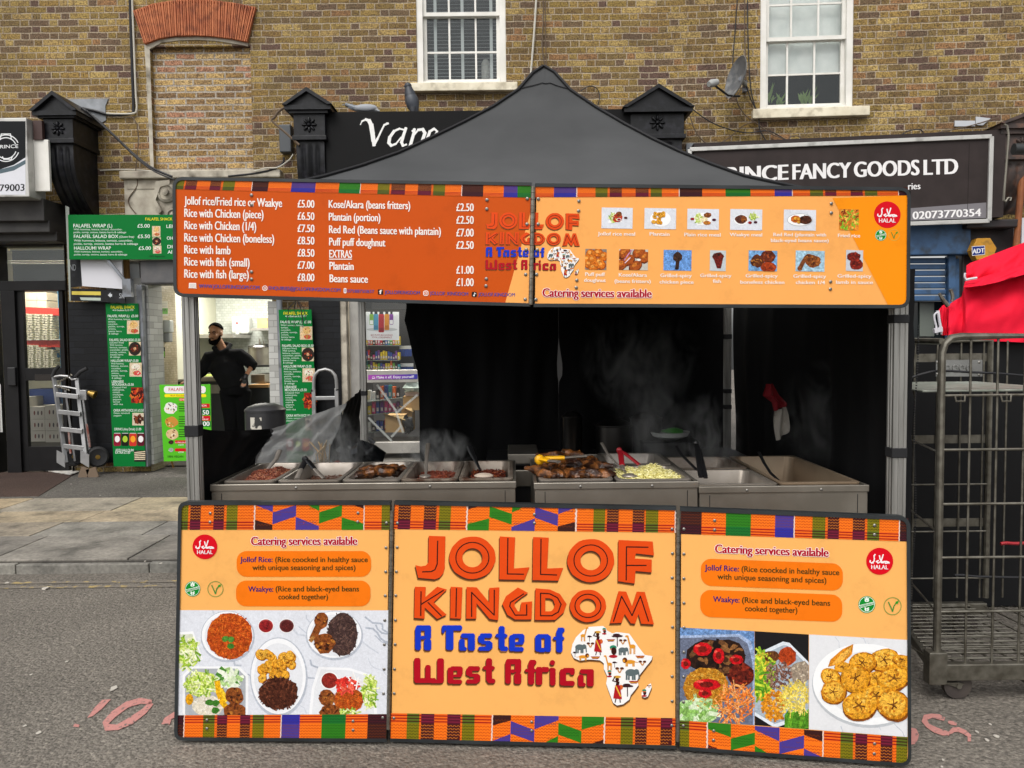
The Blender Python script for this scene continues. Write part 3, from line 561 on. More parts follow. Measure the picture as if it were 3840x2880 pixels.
def kente(a, tl, tr, bl, br, cells, lv=1, flip=False, k=None):
    """woven strip: cells like G40 M30, W a white thread, X/Y the slanted blocks"""
    L = [(c[0], float(c[1:])) for c in cells.split()]; tot = sum(w_ for _, w_ in L); x = 0
    def p(u, v):
        if flip: v = 1 - v
        t = (tl[0] + (tr[0] - tl[0]) * u, tl[1] + (tr[1] - tl[1]) * u); b = (bl[0] + (br[0] - bl[0]) * u, bl[1] + (br[1] - bl[1]) * u); return t[0] + (b[0] - t[0]) * v, t[1] + (b[1] - t[1]) * v
    W_ = math.hypot(tr[0] - tl[0], tr[1] - tl[1]); H_ = math.hypot(bl[0] - tl[0], bl[1] - tl[1])
    def weave(u0, u1, v0, v1, c, lines, wav, lv_):
        nl = max(1, round((v1 - v0) * lines)); ns = max(2, round((u1 - u0) * W_ / (H_ * .07)))
        for i in range(nl):
            v = v0 + (v1 - v0) * (i + .5) / nl; h = .2 * (v1 - v0) / nl; pts = []
            if not wav: a.poly([p(u0, v - h), p(u1, v - h), p(u1, v + h), p(u0, v + h)], c, lv_)
            else:
                for j in range(ns):
                    ua, ub = u0 + (u1 - u0) * j / ns, u0 + (u1 - u0) * (j + .8) / ns; s = h * (1 if j % 2 else -1); a.poly([p(ua, v - s - h * .6), p(ub, v + s - h * .6), p(ub, v + s + h * .6), p(ua, v - s + h * .6)], c, lv_)
    for t, w_ in L:
        u0, u1 = x / tot, (x + w_) / tot; x += w_
        if t == 'W':
            n = 10
            for j in range(n): o = .2 * (u1 - u0) * (1 if j % 2 else -1); a.poly([p(u0 + o, j / n), p(u1 + o, j / n), p(u1 + o, (j + 1) / n), p(u0 + o, (j + 1) / n)], 'e8cfc4', lv)
            continue
        if t in 'XY':
            a.poly([p(u0, 0), p(u1, 0), p(u1, 1), p(u0, 1)], KC['O'][0], lv); weave(u0, u1, 0, 1, KC['O'][1], 9, True, lv + .7)
            q = lambda L_, c, dk: (a.poly([p(u0 + (u1 - u0) * (1 - s if t == 'Y' else s), v) for s, v in L_], KC[c][0], lv + 1.4))
            for L_, c in ((((0, 0), (.16, 0), (.16, .28)), 'B'), (((0, .6), (.16, .8), (.16, 1), (0, 1)), 'K'), (((.16, .3), (.375, 0), (.375, .45), (.16, .78)), 'B'), (((.375, .48), (.59, .85), (.59, 1), (.375, 1)), 'B'), (((.48, 0), (.59, 0), (.59, .25)), 'g'), (((.59, .3), (.8, 0), (.8, .45), (.59, .75)), 'g'), (((.8, .5), (1, .75), (1, 1), (.8, 1)), 'g'), (((.9, 0), (1, 0), (1, .15)), 'K')):
                q(L_, c, 0)
                us = [s for s, v in L_]; vs_ = [v for s, v in L_]; uu = [u0 + (u1 - u0) * (1 - s if t == 'Y' else s) for s in (min(us) + .02, max(us) - .02)]; weave(min(uu), max(uu), min(vs_) + .3 * (max(vs_) - min(vs_)), max(vs_) - .3 * (max(vs_) - min(vs_)), KC[c][1], 9, True, lv + 2)
            continue
        c = KC[t]; vm = .62
        a.poly([p(u0, 0), p(u1, 0), p(u1, vm), p(u0, vm)], c[0], lv); a.poly([p(u0, vm), p(u1, vm), p(u1, 1), p(u0, 1)], c[2], lv)
        weave(u0, u1, 0.02, vm - .02, c[1], 9, True, lv + .8); weave(u0, u1, vm + .02, .98, c[3], 9, False if t in 'OGMr' else True, lv + .8)
STD = 'r15 M50 O62 M50 r15 G55 O75 W6 '
# ---- lettering of the stall name ----
LOGO = [
 ([(290, 258), (398, 262), (393, 470), (385, 500), (362, 528), (330, 540), (222, 530), (203, 448), (240, 457), (272, 450), (288, 430)], [[(348, 292), (345, 440), (330, 478), (305, 490), (250, 492)]]),
 ([(750, 262), (850, 268), (842, 470), (943, 462), (912, 543), (748, 540)], [[(803, 275), (800, 505), (905, 507)]]),
 ([(967, 266), (1068, 270), (1058, 470), (1162, 466), (1130, 549), (963, 545)], [[(1018, 280), (1015, 508), (1120, 512)]]),
 ([(1520, 285), (1742, 295), (1750, 385), (1632, 372), (1626, 405), (1735, 412), (1735, 495), (1630, 486), (1625, 567), (1518, 552)], [[(1570, 545), (1572, 330), (1712, 332)], [(1575, 450), (1700, 450)]]),
 ([(200, 588), (270, 590), (268, 655), (345, 588), (408, 606), (322, 690), (405, 770), (345, 797), (264, 722), (262, 795), (196, 790)], [[(240, 620), (238, 775)], [(242, 702), (385, 612)], [(285, 690), (372, 778)]]),
 ([(432, 588), (508, 592), (500, 795), (430, 792)], [[(470, 600), (466, 782)]]),
 ([(535, 590), (600, 592), (682, 690), (682, 596), (748, 592), (740, 805), (685, 797), (600, 695), (598, 795), (533, 795)], [[(568, 782), (568, 625), (714, 772), (715, 610)]]),
 ([(868, 593), (934, 628), (893, 655), (850, 690), (845, 712), (868, 748), (882, 748), (890, 690), (960, 683), (957, 800), (850, 800), (800, 770), (767, 700), (790, 650)], [[(905, 635), (820, 690), (815, 715), (850, 772), (925, 772), (925, 705)]]),
 ([(1520, 617), (1570, 620), (1608, 715), (1638, 620), (1690, 622), (1750, 832), (1668, 828), (1650, 765), (1628, 828), (1600, 825), (1560, 765), (1540, 822), (1464, 825)], [[(1488, 812), (1540, 650), (1608, 775), (1662, 650), (1715, 812)]]),
]
LOGO_O = [(573, 400, 150, 138, 65, 62), (1340, 418, 152, 140, 66, 63), (1322, 712, 117, 105, 52, 47)]
D_OUT = [(982, 598), (1030, 602), (1075, 606), (1140, 635), (1183, 700), (1165, 755), (1110, 803), (1045, 804), (978, 803), (980, 700)]
D_IN = [(1045, 662), (1052, 662), (1075, 663), (1095, 672), (1108, 703), (1100, 730), (1085, 746), (1065, 748), (1045, 748), (1045, 700)]
D_LN = [(1015, 630), (1075, 634), (1125, 660), (1148, 702), (1130, 752), (1088, 776), (1015, 776), (1015, 630)]
def rr(x0, y0, x1, y1, c=9): return [(x0 + c, y0), (x1 - c, y0), (x1, y0 + c), (x1, y1 - c), (x1 - c, y1), (x0 + c, y1), (x0, y1 - c), (x0, y0 + c)]
def A_(x, y): return [(x, y + 14, x + 37, y + 160), (x + 5, y, x + 103, y + 35), (x + 62, y + 6, x + 103, y + 90), (x + 58, y + 90, x + 104, y + 162), (x + 34, y + 68, x + 66, y + 92)]
def a_(x, y): return [(x + 12, y, x + 102, y + 30), (x + 58, y + 2, x + 102, y + 112), (x, y + 36, x + 36, y + 112), (x + 20, y + 88, x + 50, y + 112)]
def s_(x, y): return [(x + 10, y, x + 90, y + 30), (x, y + 12, x + 40, y + 62), (x + 16, y + 48, x + 84, y + 70), (x + 50, y + 54, x + 92, y + 104), (x, y + 86, x + 80, y + 113)]
def t_(x, y): return [(x + 22, y, x + 60, y + 150), (x, y + 50, x + 78, y + 74), (x + 30, y + 132, x + 82, y + 162)]
def e_(x, y): return [(x, y + 8, x + 38, y + 112), (x + 16, y, x + 94, y + 28), (x + 62, y + 2, x + 98, y + 58), (x + 34, y + 52, x + 94, y + 70), (x + 26, y + 86, x + 94, y + 114)]
def f_(x, y): return [(x + 22, y + 16, x + 62, y + 160), (x + 28, y, x + 75, y + 32), (x, y + 58, x + 75, y + 80)]
BLUE = A_(202, 838) + [(375, 838, 506, 872), (375, 838, 392, 892), (402, 868, 450, 998)] + a_(487, 890) + s_(611, 890) + t_(722, 843) + e_(812, 893) + [(980, 903, 1020, 1008), (990, 895, 1072, 922), (1042, 903, 1082, 1010), (998, 984, 1048, 1012)] + f_(1095, 853)
RED = [(195, 1050, 236, 1208), (198, 1180, 338, 1212), (268, 1095, 302, 1208), (345, 1052, 388, 1212), (300, 1190, 380, 1214)] + e_(412, 1104) + s_(532, 1103) + t_(640, 1052) + A_(786, 1056) + f_(912, 1062) + [(985, 1108, 1026, 1225), (1018, 1108, 1070, 1142)] + [(1076, 1064, 1108, 1096), (1076, 1114, 1112, 1228), (1070, 1114, 1100, 1130)] + [(1140, 1122, 1180, 1228), (1158, 1114, 1236, 1146), (1205, 1122, 1236, 1160), (1158, 1198, 1236, 1230)] + a_(1258, 1122)
AFR = [(1290, 870), (1330, 848), (1420, 842), (1440, 858), (1445, 872), (1480, 890), (1510, 882), (1590, 892), (1620, 935), (1655, 985), (1690, 1030), (1740, 1038), (1735, 1062), (1700, 1105), (1658, 1160), (1642, 1195), (1650, 1225), (1625, 1260), (1600, 1290), (1590, 1320), (1550, 1350), (1510, 1358), (1485, 1340), (1470, 1300), (1455, 1260), (1440, 1215), (1448, 1170), (1425, 1120), (1425, 1085), (1400, 1065), (1330, 1060), (1270, 1068), (1230, 1050), (1212, 1015), (1222, 960), (1245, 915)]
MAD = [(1730, 1213), (1735, 1240), (1710, 1300), (1690, 1308), (1670, 1300), (1670, 1272), (1692, 1250), (1712, 1225)]
def elephant(a, x, y, s, c='5d6a6c', lv=7):
    a.ell(x, y, 34 * s, 22 * s, c, lv); a.ell(x + 34 * s, y - 4 * s, 17 * s, 18 * s, c, lv); a.line([(x + 48 * s, y), (x + 52 * s, y + 38 * s)], 8 * s, c, lv)
    for d in (-26, -12, 12, 24): a.line([(x + d * s, y + 10 * s), (x + d * s, y + 42 * s)], 11 * s, c, lv)
def giraffe(a, x, y, s, c='e0962a', lv=7, d=1):
    a.ell(x, y, 20 * s, 13 * s, c, lv); a.line([(x + d * 14 * s, y), (x + d * 30 * s, y - 62 * s)], 11 * s, c, lv); a.ell(x + d * 36 * s, y - 66 * s, 12 * s, 6 * s, c, lv)
    for q in (-16, -9, 9, 16): a.line([(x + q * s, y + 4 * s), (x + q * s, y + 48 * s)], 5 * s, c, lv)
def lion(a, x, y, s, lv=7, d=1):
    a.ell(x, y, 34 * s, 13 * s, 'e0962a', lv); a.ell(x + d * 34 * s, y - 10 * s, 16 * s, 18 * s, '6a3416', lv); a.ell(x + d * 40 * s, y - 6 * s, 8 * s, 9 * s, 'e0962a', lv + .6); a.line([(x - d * 32 * s, y), (x - d * 52 * s, y + 4 * s)], 4 * s, 'e0962a', lv)
    for q in (-26, -18, 18, 26): a.line([(x + q * s, y + 4 * s), (x + q * s, y + 28 * s)], 7 * s, 'e0962a', lv)
def acacia(a, x, y, s, lv=7): a.ell(x, y, 38 * s, 9 * s, '3a1c22', lv, jit=.15); a.ell(x - 5 * s, y - 10 * s, 24 * s, 7 * s, '3a1c22', lv); a.line([(x, y), (x, y + 70 * s)], 6 * s, '3a1c22', lv)
def bowl(a, x, y, s, lv=7): a.poly([(x - 34 * s, y - 8 * s), (x + 34 * s, y - 8 * s), (x + 20 * s, y + 10 * s), (x - 20 * s, y + 10 * s)], 'a01a24', lv); a.line([(x - 26 * s, y), (x - 9 * s, y + 4 * s), (x + 9 * s, y), (x + 26 * s, y + 3 * s)], 4 * s, 'e0b03a', lv + .5)
def drums(a, x, y, s, lv=7):
    for d in (-1, 1): a.ell(x + d * 17 * s, y - 8 * s, 14 * s, 9 * s, '5a2a1a', lv); a.line([(x + d * 14 * s, y), (x + d * 2 * s, y + 22 * s)], 8 * s, 'c8843a', lv)
def woman(a, x, y, s, lv=7):
    a.ell(x, y - 78 * s, 12 * s, 14 * s, '3a1610', lv); a.ell(x, y - 96 * s, 24 * s, 8 * s, 'd8a03a', lv); a.line([(x + 4 * s, y - 60 * s), (x - 2 * s, y - 30 * s)], 20 * s, '3a1610', lv); a.line([(x, y - 62 * s), (x - 30 * s, y - 70 * s), (x - 14 * s, y - 96 * s)], 7 * s, '3a1610', lv)
    a.poly([(x - 14 * s, y - 40 * s), (x + 18 * s, y - 42 * s), (x + 30 * s, y + 50 * s), (x - 26 * s, y + 44 * s)], 'b01c22', lv + .4); a.line([(x - 10 * s, y - 36 * s), (x + 22 * s, y + 30 * s)], 8 * s, 'e8b43a', lv + .8); a.ell(x + 24 * s, y - 28 * s, 13 * s, 16 * s, 'd8642a', lv); a.line([(x - 8 * s, y + 44 * s), (x - 14 * s, y + 70 * s)], 6 * s, '3a1610', lv); a.line([(x + 16 * s, y + 44 * s), (x + 20 * s, y + 70 * s)], 6 * s, '3a1610', lv)
def head(a, x, y, s, lv=7): a.ell(x, y, 15 * s, 22 * s, '3a1610', lv); a.ell(x - 4 * s, y - 20 * s, 19 * s, 13 * s, '2f8a6a', lv + .4); a.ell(x - 4 * s, y - 10 * s, 18 * s, 5 * s, 'd8643a', lv + .6); a.ell(x - 4 * s, y + 30 * s, 24 * s, 9 * s, 'b01c2c', lv)
def stall_logo(a):
    """name lettering, strapline and patterned map; coordinates of the middle counter panel"""
    sh = lambda pts, dx=-6, dy=16: [(x + dx, y + dy) for x, y in pts]; DK, OR, LN = '4a2c1c', 'e24a10', '3a1610'
    for o, ln in LOGO:
        a.poly(sh(o), '8a5a2c', 1); a.poly(sh(o, -3, 10), DK, 1.6); a.poly(o, OR, 3)
        for l in ln: a.line(l, 8, LN, 4)
    n = 36
    for cx, cy, rx, ry, hx_, hy_ in LOGO_O:
        E_ = lambda dx, dy, x, y, w_=0: [(cx + dx + x * math.cos(6.2832 * i / n) * (1 + w_ * math.sin(i * 1.9)), cy + dy + y * math.sin(6.2832 * i / n) * (1 + w_ * math.cos(i * 1.3))) for i in range(n)]
        a.band(E_(-6, 16, rx, ry), E_(-6, 16, hx_, hy_), '8a5a2c', 1); a.band(E_(-3, 10, rx, ry), E_(-3, 10, hx_, hy_), DK, 1.6); a.band(E_(0, 0, rx, ry, .012), E_(0, 0, hx_, hy_), OR, 3); q = (rx + hx_) / 2, (ry + hy_) / 2; a.band(E_(0, 0, q[0] + 3, q[1] + 3), E_(0, 0, q[0] - 4, q[1] - 4), LN, 4)
    a.band(sh(D_OUT), sh(D_IN), '8a5a2c', 1); a.band(sh(D_OUT, -3, 10), sh(D_IN, -3, 10), DK, 1.6); a.band(D_OUT, D_IN, OR, 3); a.line(D_LN, 8, LN, 4)
    for L, c in ((BLUE, '1236c0'), (RED, 'b00a20')):
        for q in L: a.poly(sh(rr(*q), -6, 13), '8a5a2c', 1); a.poly(sh(rr(*q), -3, 7), DK, 1.6); a.poly(rr(*q), c, 3)
    for o in (AFR, MAD): a.poly(sh(o, 2, 14), '8a5a2c', 1); a.poly(sh(o, 1, 7), DK, 1.6); a.poly(o, 'f6f4f2', 3)
    giraffe(a, 1290, 905, .75); giraffe(a, 1610, 975, 1, d=-1); giraffe(a, 1462, 1090, .8, d=-1); elephant(a, 1268, 980, .85); elephant(a, 1545, 998, .75); elephant(a, 1600, 1145, 1.05)
    lion(a, 1290, 1042, .8); lion(a, 1595, 1075, 1, d=-1); acacia(a, 1512, 908, .95); acacia(a, 1332, 912, .45); acacia(a, 1238, 1016, .4); acacia(a, 1495, 1080, .45); acacia(a, 1578, 1232, .95)
    bowl(a, 1470, 935, .8); bowl(a, 1370, 1047, .9); bowl(a, 1660, 1042, .9); bowl(a, 1618, 1206, .95); drums(a, 1338, 962, .8); drums(a, 1548, 942, .8); drums(a, 1675, 1080, .8); drums(a, 1527, 1125, .9)
    woman(a, 1385, 968, .9); woman(a, 1512, 1268, 1.0); head(a, 1430, 875, .6); head(a, 1490, 1005, 1.15); head(a, 1464, 1150, .65); head(a, 1690, 1275, .7); drums(a, 1718, 1232, .4)
def halal(a, cx, cy, r, tilt=0):
    a.ell(cx, cy, r, r, 'd8041c', 2, 40); W = 'f6eef0'; q = lambda L: [(cx + x * r, cy + y * r + tilt * x * r) for x, y in L]; w_ = .07 * r
    a.line(q([(-.33, -.5), (-.42, -.4), (-.4, -.2), (-.42, .0), (-.6, .14), (-.72, .05), (-.7, -.05)]), w_ * 1.3, W, 4); a.line(q([(-.02, -.42), (.02, -.2), (.16, .1), (.28, .1), (.2, .02)]), w_ * 1.3, W, 4); a.line(q([(.26, -.5), (.1, .0), (-.12, .13), (-.25, .02), (-.1, -.05)]), w_ * 1.3, W, 4)
    a.line(q([(.1, .1), (.3, .02), (.52, .0), (.68, .06), (.35, .0), (.42, .14), (.72, .1)]), w_ * 1.2, W, 4); a.line(q([(-.6, .14), (-.45, .13)]), w_, W, 4)
    a.text('HALAL', (cx - .62 * r, cy + .58 * r - tilt * .6 * r), (cx + .62 * r, cy + .58 * r + tilt * .6 * r), .3 * r, W, 4, fat=.02)
def gluten(a, cx, cy, r):
    a.ell(cx, cy, r, r, '0a8a2c', 2, 32); a.ring(cx, cy, r * .93, r * .93, r * .06, 'eaf6ea', 3)
    for s in (-1, 1):
        for y in (-.62, -.42, .45, .65): a.ell(cx + s * .14 * r, cy + y * r, .16 * r, .09 * r, 'eaf6ea', 3.4, 10, rot=-.7 * s)
    a.ell(cx, cy - .72 * r, .09 * r, .16 * r, 'eaf6ea', 3.4, 10); a.poly([(cx - .98 * r, cy + .12 * r), (cx + .9 * r, cy - .36 * r), (cx + .98 * r, cy - .06 * r), (cx - .9 * r, cy + .44 * r)], 'eaf6ea', 5); a.poly([(cx - .92 * r, cy + .17 * r), (cx + .87 * r, cy - .29 * r), (cx + .92 * r, cy - .1 * r), (cx - .87 * r, cy + .37 * r)], '0a8a2c', 6)
    a.text('GLUTENFREI', (cx - .8 * r, cy + .3 * r), (cx + .82 * r, cy - .12 * r), .2 * r, 'eaf6ea', 8)
def vegan(a, cx, cy, r, ring='8a9a4a'):
    a.ring(cx, cy, r, r, r * .09, ring, 2); a.line([(cx - .45 * r, cy - .45 * r), (cx - .2 * r, cy + .1 * r), (cx, cy + .6 * r), (cx + .15 * r, cy), (cx + .4 * r, cy - .35 * r)], r * .12, '2f8a3a', 3); a.poly([(cx + .3 * r, cy - .2 * r), (cx + .35 * r, cy - .5 * r), (cx + .68 * r, cy - .6 * r), (cx + .62 * r, cy - .3 * r)], '2f9a2c', 4)
def outlined(a, t, p0, p1, cap, col='b00a28', rim='fff0ea'): a.text(t, p0, p1, cap, rim, 2, fat=.1); a.text(t, (p0[0], p0[1] + cap * .06), (p1[0], p1[1] + cap * .06), cap, rim, 2.4, fat=.06); a.text(t, (p0[0], p0[1] - cap * .06), (p1[0], p1[1] - cap * .06), cap, rim, 2.7, fat=.06); a.text(t, p0, p1, cap, col, 4, fat=.045)
def marble(a, pts, n=26, c='dfe2ea'):
    a.poly(pts, c, 1); xs = [p[0] for p in pts]; ys = [p[1] for p in pts]; w_ = max(xs) - min(xs); h_ = max(ys) - min(ys)
    for i in range(n):
        x, y = rnd(min(xs), max(xs)), rnd(min(ys), max(ys)); L = [(x, y)]
        for j in range(5): x += rnd(.0, .04) * w_; y += rnd(0, .06) * h_; L.append((x, y))
        a.line(L, rnd(.003, .009) * w_, random.choice(['c2c8d4', 'cdd2dc', 'b2b9c6']), 1.4)
ORJ = ['c4501a', 'd2601c', 'b0420f', 'da6c22', 'a83c10']; DKB = ['4a3430', '5c443c', '3a2826', '6a5048']; MEAT = ['8a4a20', 'a85e28', '5c2a14', 'b8742e', '6e3a18', '3c1c10']; LET = ['c8dc6a', 'a2c43e', 'dfe8a0', '7eaa2e', 'eef2c8']; PLN = ['e8a02c', 'd8841c', 'c8701a']
def plantain(a, x, y, r, lv=4, sq=.8, rot=None):
    rot = rnd(0, 3) if rot is None else rot; n_ = 22 if r > 40 else 12; a.ell(x + r * .03, y + r * .07, r * 1.05, r * sq * 1.08, '8a4a10', lv, n_, rot, .04); a.ell(x, y, r, r * sq, random.choice(['d8921e', 'e09a24', 'd2881c']), lv + .3, n_, rot, .05); a.ell(x - r * .04, y - r * .06, r * .82, r * sq * .8, random.choice(['eaa832', 'e6a02c', 'f0b440']), lv + .5, n_, rot, .07)
    for i in range(int(r / 5)): t, q = rnd(0, 6.28), math.sqrt(rnd(.05, .9)); a.ell(x + r * q * math.cos(t), y + r * sq * q * math.sin(t), r * rnd(.05, .14), r * rnd(.04, .09), random.choice(['c87e1c', 'f4c45a', 'd89428', 'b86c16']), lv + .7, 7, rnd(0, 3), .2)
    for t in (0.2, 1.4, 2.7, 4.1, 5.2): t += rnd(-.2, .2); L_ = rnd(.28, .42); a.line([(x, y), (x + r * L_ * .5 * math.cos(t + rot) + rnd(-.04, .04) * r, y + r * L_ * .5 * sq * math.sin(t + rot)), (x + r * L_ * math.cos(t + rot), y + r * L_ * sq * math.sin(t + rot))], r * rnd(.06, .1), random.choice(['7a4a18', '96601e', '6a3e14']), lv + 1.2)
    a.ell(x, y, r * .1, r * .07, '7a4a18', lv + 1.4, 7, rot, .2)
def leaf3(a, x, y, s, lv=6):
    for t in (-2.2, -.8, .9): a.ell(x + s * .6 * math.cos(t), y + s * .6 * math.sin(t), s * .5, s * .42, random.choice(['4f8a34', '3f7a2a']), lv, 9, jit=.15)
def salad(a, x, y, rx, ry, n, lv=3, cols=LET, ln=60, w_=16):
    a.ell(x, y, rx, ry, cols[0], lv, 14, jit=.15); a.grains(x, y, rx, ry, n, cols, ln, w_, lv + .5)
# ---- front counter board: three hinged panels ----
gl = lambda x, y: G('s', x, y, .012)
def gpl(x0, y0, x1, y1): p, q = gl(x0, y0), gl(x1, y1); return Pl(p, (q - p))
FL, FC, FR = gpl(652, 2777, 1450, 2783), gpl(1463, 2782, 2536, 2809), gpl(2547, 2812, 3418, 2876)
fb = T('counter_board', gl(2000, 2797), 'folding counter front of three hinged orange panels with the stall name, standing on the road', 'counter board')
PEACH = 'f6b464'
p1 = board(fb, 's', FL, (668, 1881), (1464, 1881), (1450, 2783), (652, 2777), 34, (1, 0, 0, 1), (1, 0, 1, 1), 13, PEACH)
p2 = board(fb, 's', FC, (1478, 1880), (2536, 1901), (2536, 2809), (1463, 2782), 20, (0, 0, 0, 0), (1, 0, 1, 0), 13, PEACH)
p3 = board(fb, 's', FR, (2551, 1903), (3414, 1937), (3418, 2876), (2547, 2812), 44, (0, 1, 1, 0), (1, 1, 1, 0), 14, PEACH)
def Q(k, x, y): return px(k, x, y)
# left panel
a = Art(FL, 'c5', .0004); kente(a, (78, 92), (2165, 88), (68, 338), (2160, 338), 'G75 r20 M105 O130 M105 r25 G110 O165 W14 X1085 W12 O170 G82'); a.build('kente_band', p1)
a = Art(FL, 'c6', .0004); kente(a, (35, 1180), (2135, 1168), (28, 1408), (2125, 1412), 'K70 W10 O185 G115 r25 M100 O130 M100 r25 G115 O165 W12 B180 O220 g240 O220 K190', flip=True); a.build('kente_band', p1)
def badge(pl, k, par, fn, nm, *q):
    a = Art(pl, k, .0004); fn(a, *q); a.build(nm, par)
badge(FL, 'c5', p1, halal, 'halal_badge', 315, 508, 124); badge(FL, 'c5', p1, gluten, 'gluten_free_badge', 192, 928, 77); badge(FL, 'c5', p1, vegan, 'vegan_badge', 420, 930, 80)
a = Art(FL, 'c5', .0004); outlined(a, 'Catering services available', (780, 490), (1835, 488), 82); a.build('catering_lettering', p1)
def pill(x0, y0, x1, y1, r, sl=0):
    o = []
    for cx, cy, t0 in ((x1 - r, y0 + r, -90), (x1 - r, y1 - r, 0), (x0 + r, y1 - r, 90), (x0 + r, y0 + r, 180)):
        for j in range(8): t = R(t0 + j * 90 / 7); x = cx + r * math.cos(t); o.append((x, cy + r * math.sin(t) + sl * (x - x0)))
    return o
def dish_text(a, dx=0, sl=0, S=1.0, x0=0, y0=0):
    f = lambda x, y: (x0 + (x - 630) * S, y0 + (y - 550) * S + sl * (x - 630) * S)
    for b in ((632, 550, 1976, 808), (626, 845, 1970, 1103)): a.poly([f(x, y) for x, y in pill(*b, 100)], 'f4780c', 1)
    tx = lambda t, xa, xb, y, c: a.text(t, f(xa, y), f(xb, y), 52 * S, c, 4, fat=.012)
    tx('Jollof Rice:', 668, 992, 660, '3a1c6a'); tx('(Rice coocked in healthy sauce', 1018, 1942, 660, '4a3c14'); tx('with unique seasoning and spices)', 790, 1820, 740, '4a3c14'); tx('Waakye:', 748, 998, 955, '3a1c6a'); tx('(Rice and black-eyed beans', 1022, 1855, 953, '4a3c14'); tx('cooked together)', 1050, 1545, 1032, '4a3c14')
a = Art(FL, 'c5', .0004); dish_text(a, x0=630, y0=550); a.build('dish_lettering', p1)
a = Art(FL, 'c6', .0004, clip=[(52, 128), (2148, 130), (2133, 1166), (32, 1178)]); marble(a, [(52, 128), (2148, 130), (2133, 1166), (32, 1178)])
def dishp(x, y, rx, ry, lv=2, c='f2f3f6', sh='b9bfca'): a.ell(x + 4, y + 10, rx * 1.02, ry * 1.02, 'bcc2ce', lv); a.ell(x, y, rx, ry, sh, lv + .3, 40); a.ell(x, y - 2, rx * .97, ry * .97, c, lv + .6, 40); a.ell(x, y + 4, rx * .86, ry * .86, 'e3e5ea', lv + .9, 40)
dishp(540, 385, 265, 250); a.ell(562, 385, 228, 230, 'b84a14', 4, 30, jit=.04); a.grains(562, 385, 222, 226, 420, ORJ, 34, 9, 4.5); leaf3(a, 545, 450, 75, 8)
for x, c, d in ((925, '8e1f22', '5c1216'), (1132, '5a2020', '2a1210')): a.ell(x, 285, 80, 73, 'f4f0f0', 2); a.ell(x, 285, 72, 65, 'b03a3a' if x < 1000 else '7a4040', 3); a.ell(x, 290, 62, 56, c, 4); a.blob(x, 288, 38, [c, d, '7a2a26'], 5, 8)
dishp(1608, 375, 280, 240); a.ell(1690, 370, 150, 212, '463230', 4, 26, jit=.04); a.grains(1690, 370, 150, 212, 330, DKB, 26, 10, 4.5); a.blob(1480, 230, 70, MEAT, 5, 20, 1.2); a.line([(1470, 250), (1400, 400)], 70, '8a4a20', 5.2); a.line([(1400, 400), (1372, 432)], 40, 'a8743c', 5.3); a.blob(1510, 460, 105, MEAT, 6, 34)
dishp(1050, 790, 283, 390)
for i in range(26): a_x, a_y = 1060 + rnd(-190, 190), 690 + rnd(-130, 120); plantain(a, a_x, a_y, rnd(46, 58), 4 + i * .06, .82)
a.ell(1050, 960, 195, 160, '4a2418', 5.8, 24, jit=.06); a.grains(1050, 960, 195, 165, 240, ['4a2418', '5c3020', '6e3c28', '381a10'], 30, 13, 6.2)
a.poly([(28, 350), (200, 340), (296, 620), (28, 745)], 'f4f5f7', 2); a.poly([(28, 372), (190, 365), (280, 612), (28, 722)], 'd8dcc8', 2.5); a.grains(130, 560, 120, 160, 90, LET, 70, 20, 3)
a.poly(rr(92, 690, 750, 1250, 90), 'f2f3f5', 2); a.poly(rr(118, 712, 722, 1250, 80), 'aeb2b8', 2.4); salad(a, 290, 860, 170, 120, 90, 3.2); a.grains(560, 800, 120, 95, 60, ['d8e8c0', 'b2d48a', '4f8a34', 'eef4e0'], 55, 34, 3.6); a.ell(345, 1085, 160, 105, 'e0d8c4', 4, 26, jit=.04); a.grains(345, 1085, 150, 98, 120, ['e8e2d2', 'd2c8b0', 'f2eee2'], 22, 8, 4.4); leaf3(a, 390, 1090, 80, 8)
a.line([(440, 850), (455, 960), (490, 1050), (535, 1110)], 55, 'f0b416', 5); a.line([(480, 920), (530, 1030)], 40, 'f6c832', 5.4); a.ell(160, 1020, 38, 55, 'e8a416', 5); a.blob(610, 985, 90, MEAT, 6, 30); a.blob(610, 1140, 110, MEAT, 6.4, 34, .8)
a.poly([(1450, 695), (1760, 705), (2020, 790), (2040, 1250), (1345, 1250), (1385, 900)], 'f2f3f6', 2); a.poly([(1475, 720), (1750, 728), (1990, 805), (2010, 1250), (1375, 1250), (1412, 905)], 'e4e6ea', 2.4); a.ell(1560, 832, 92, 90, 'f6f4f2', 4); a.ell(1560, 832, 80, 78, '8e2a22', 5); a.blob(1560, 832, 60, ['8e2a22', '7a1f1c', 'a23a2c'], 5.5, 12)
salad(a, 1960, 950, 70, 170, 80, 3.4, ln=70); a.ell(1750, 1030, 150, 130, 'b0541c', 4.6, 22, jit=.05); a.grains(1750, 1030, 145, 125, 160, ORJ, 30, 9, 5); a.grains(1740, 880, 100, 70, 26, ['d8342a', 'e24a3a', 'f06a52'], 60, 34, 6); a.grains(1840, 830, 70, 50, 12, ['f4f2f0', 'e8e4e2'], 90, 14, 6); a.blob(1535, 1010, 85, MEAT, 6, 30); a.blob(1570, 1150, 110, MEAT, 6.4, 30, .7); a.grains(1760, 1150, 90, 25, 30, LET, 60, 14, 7)
a.build('food_photograph', p1, PHOTO)
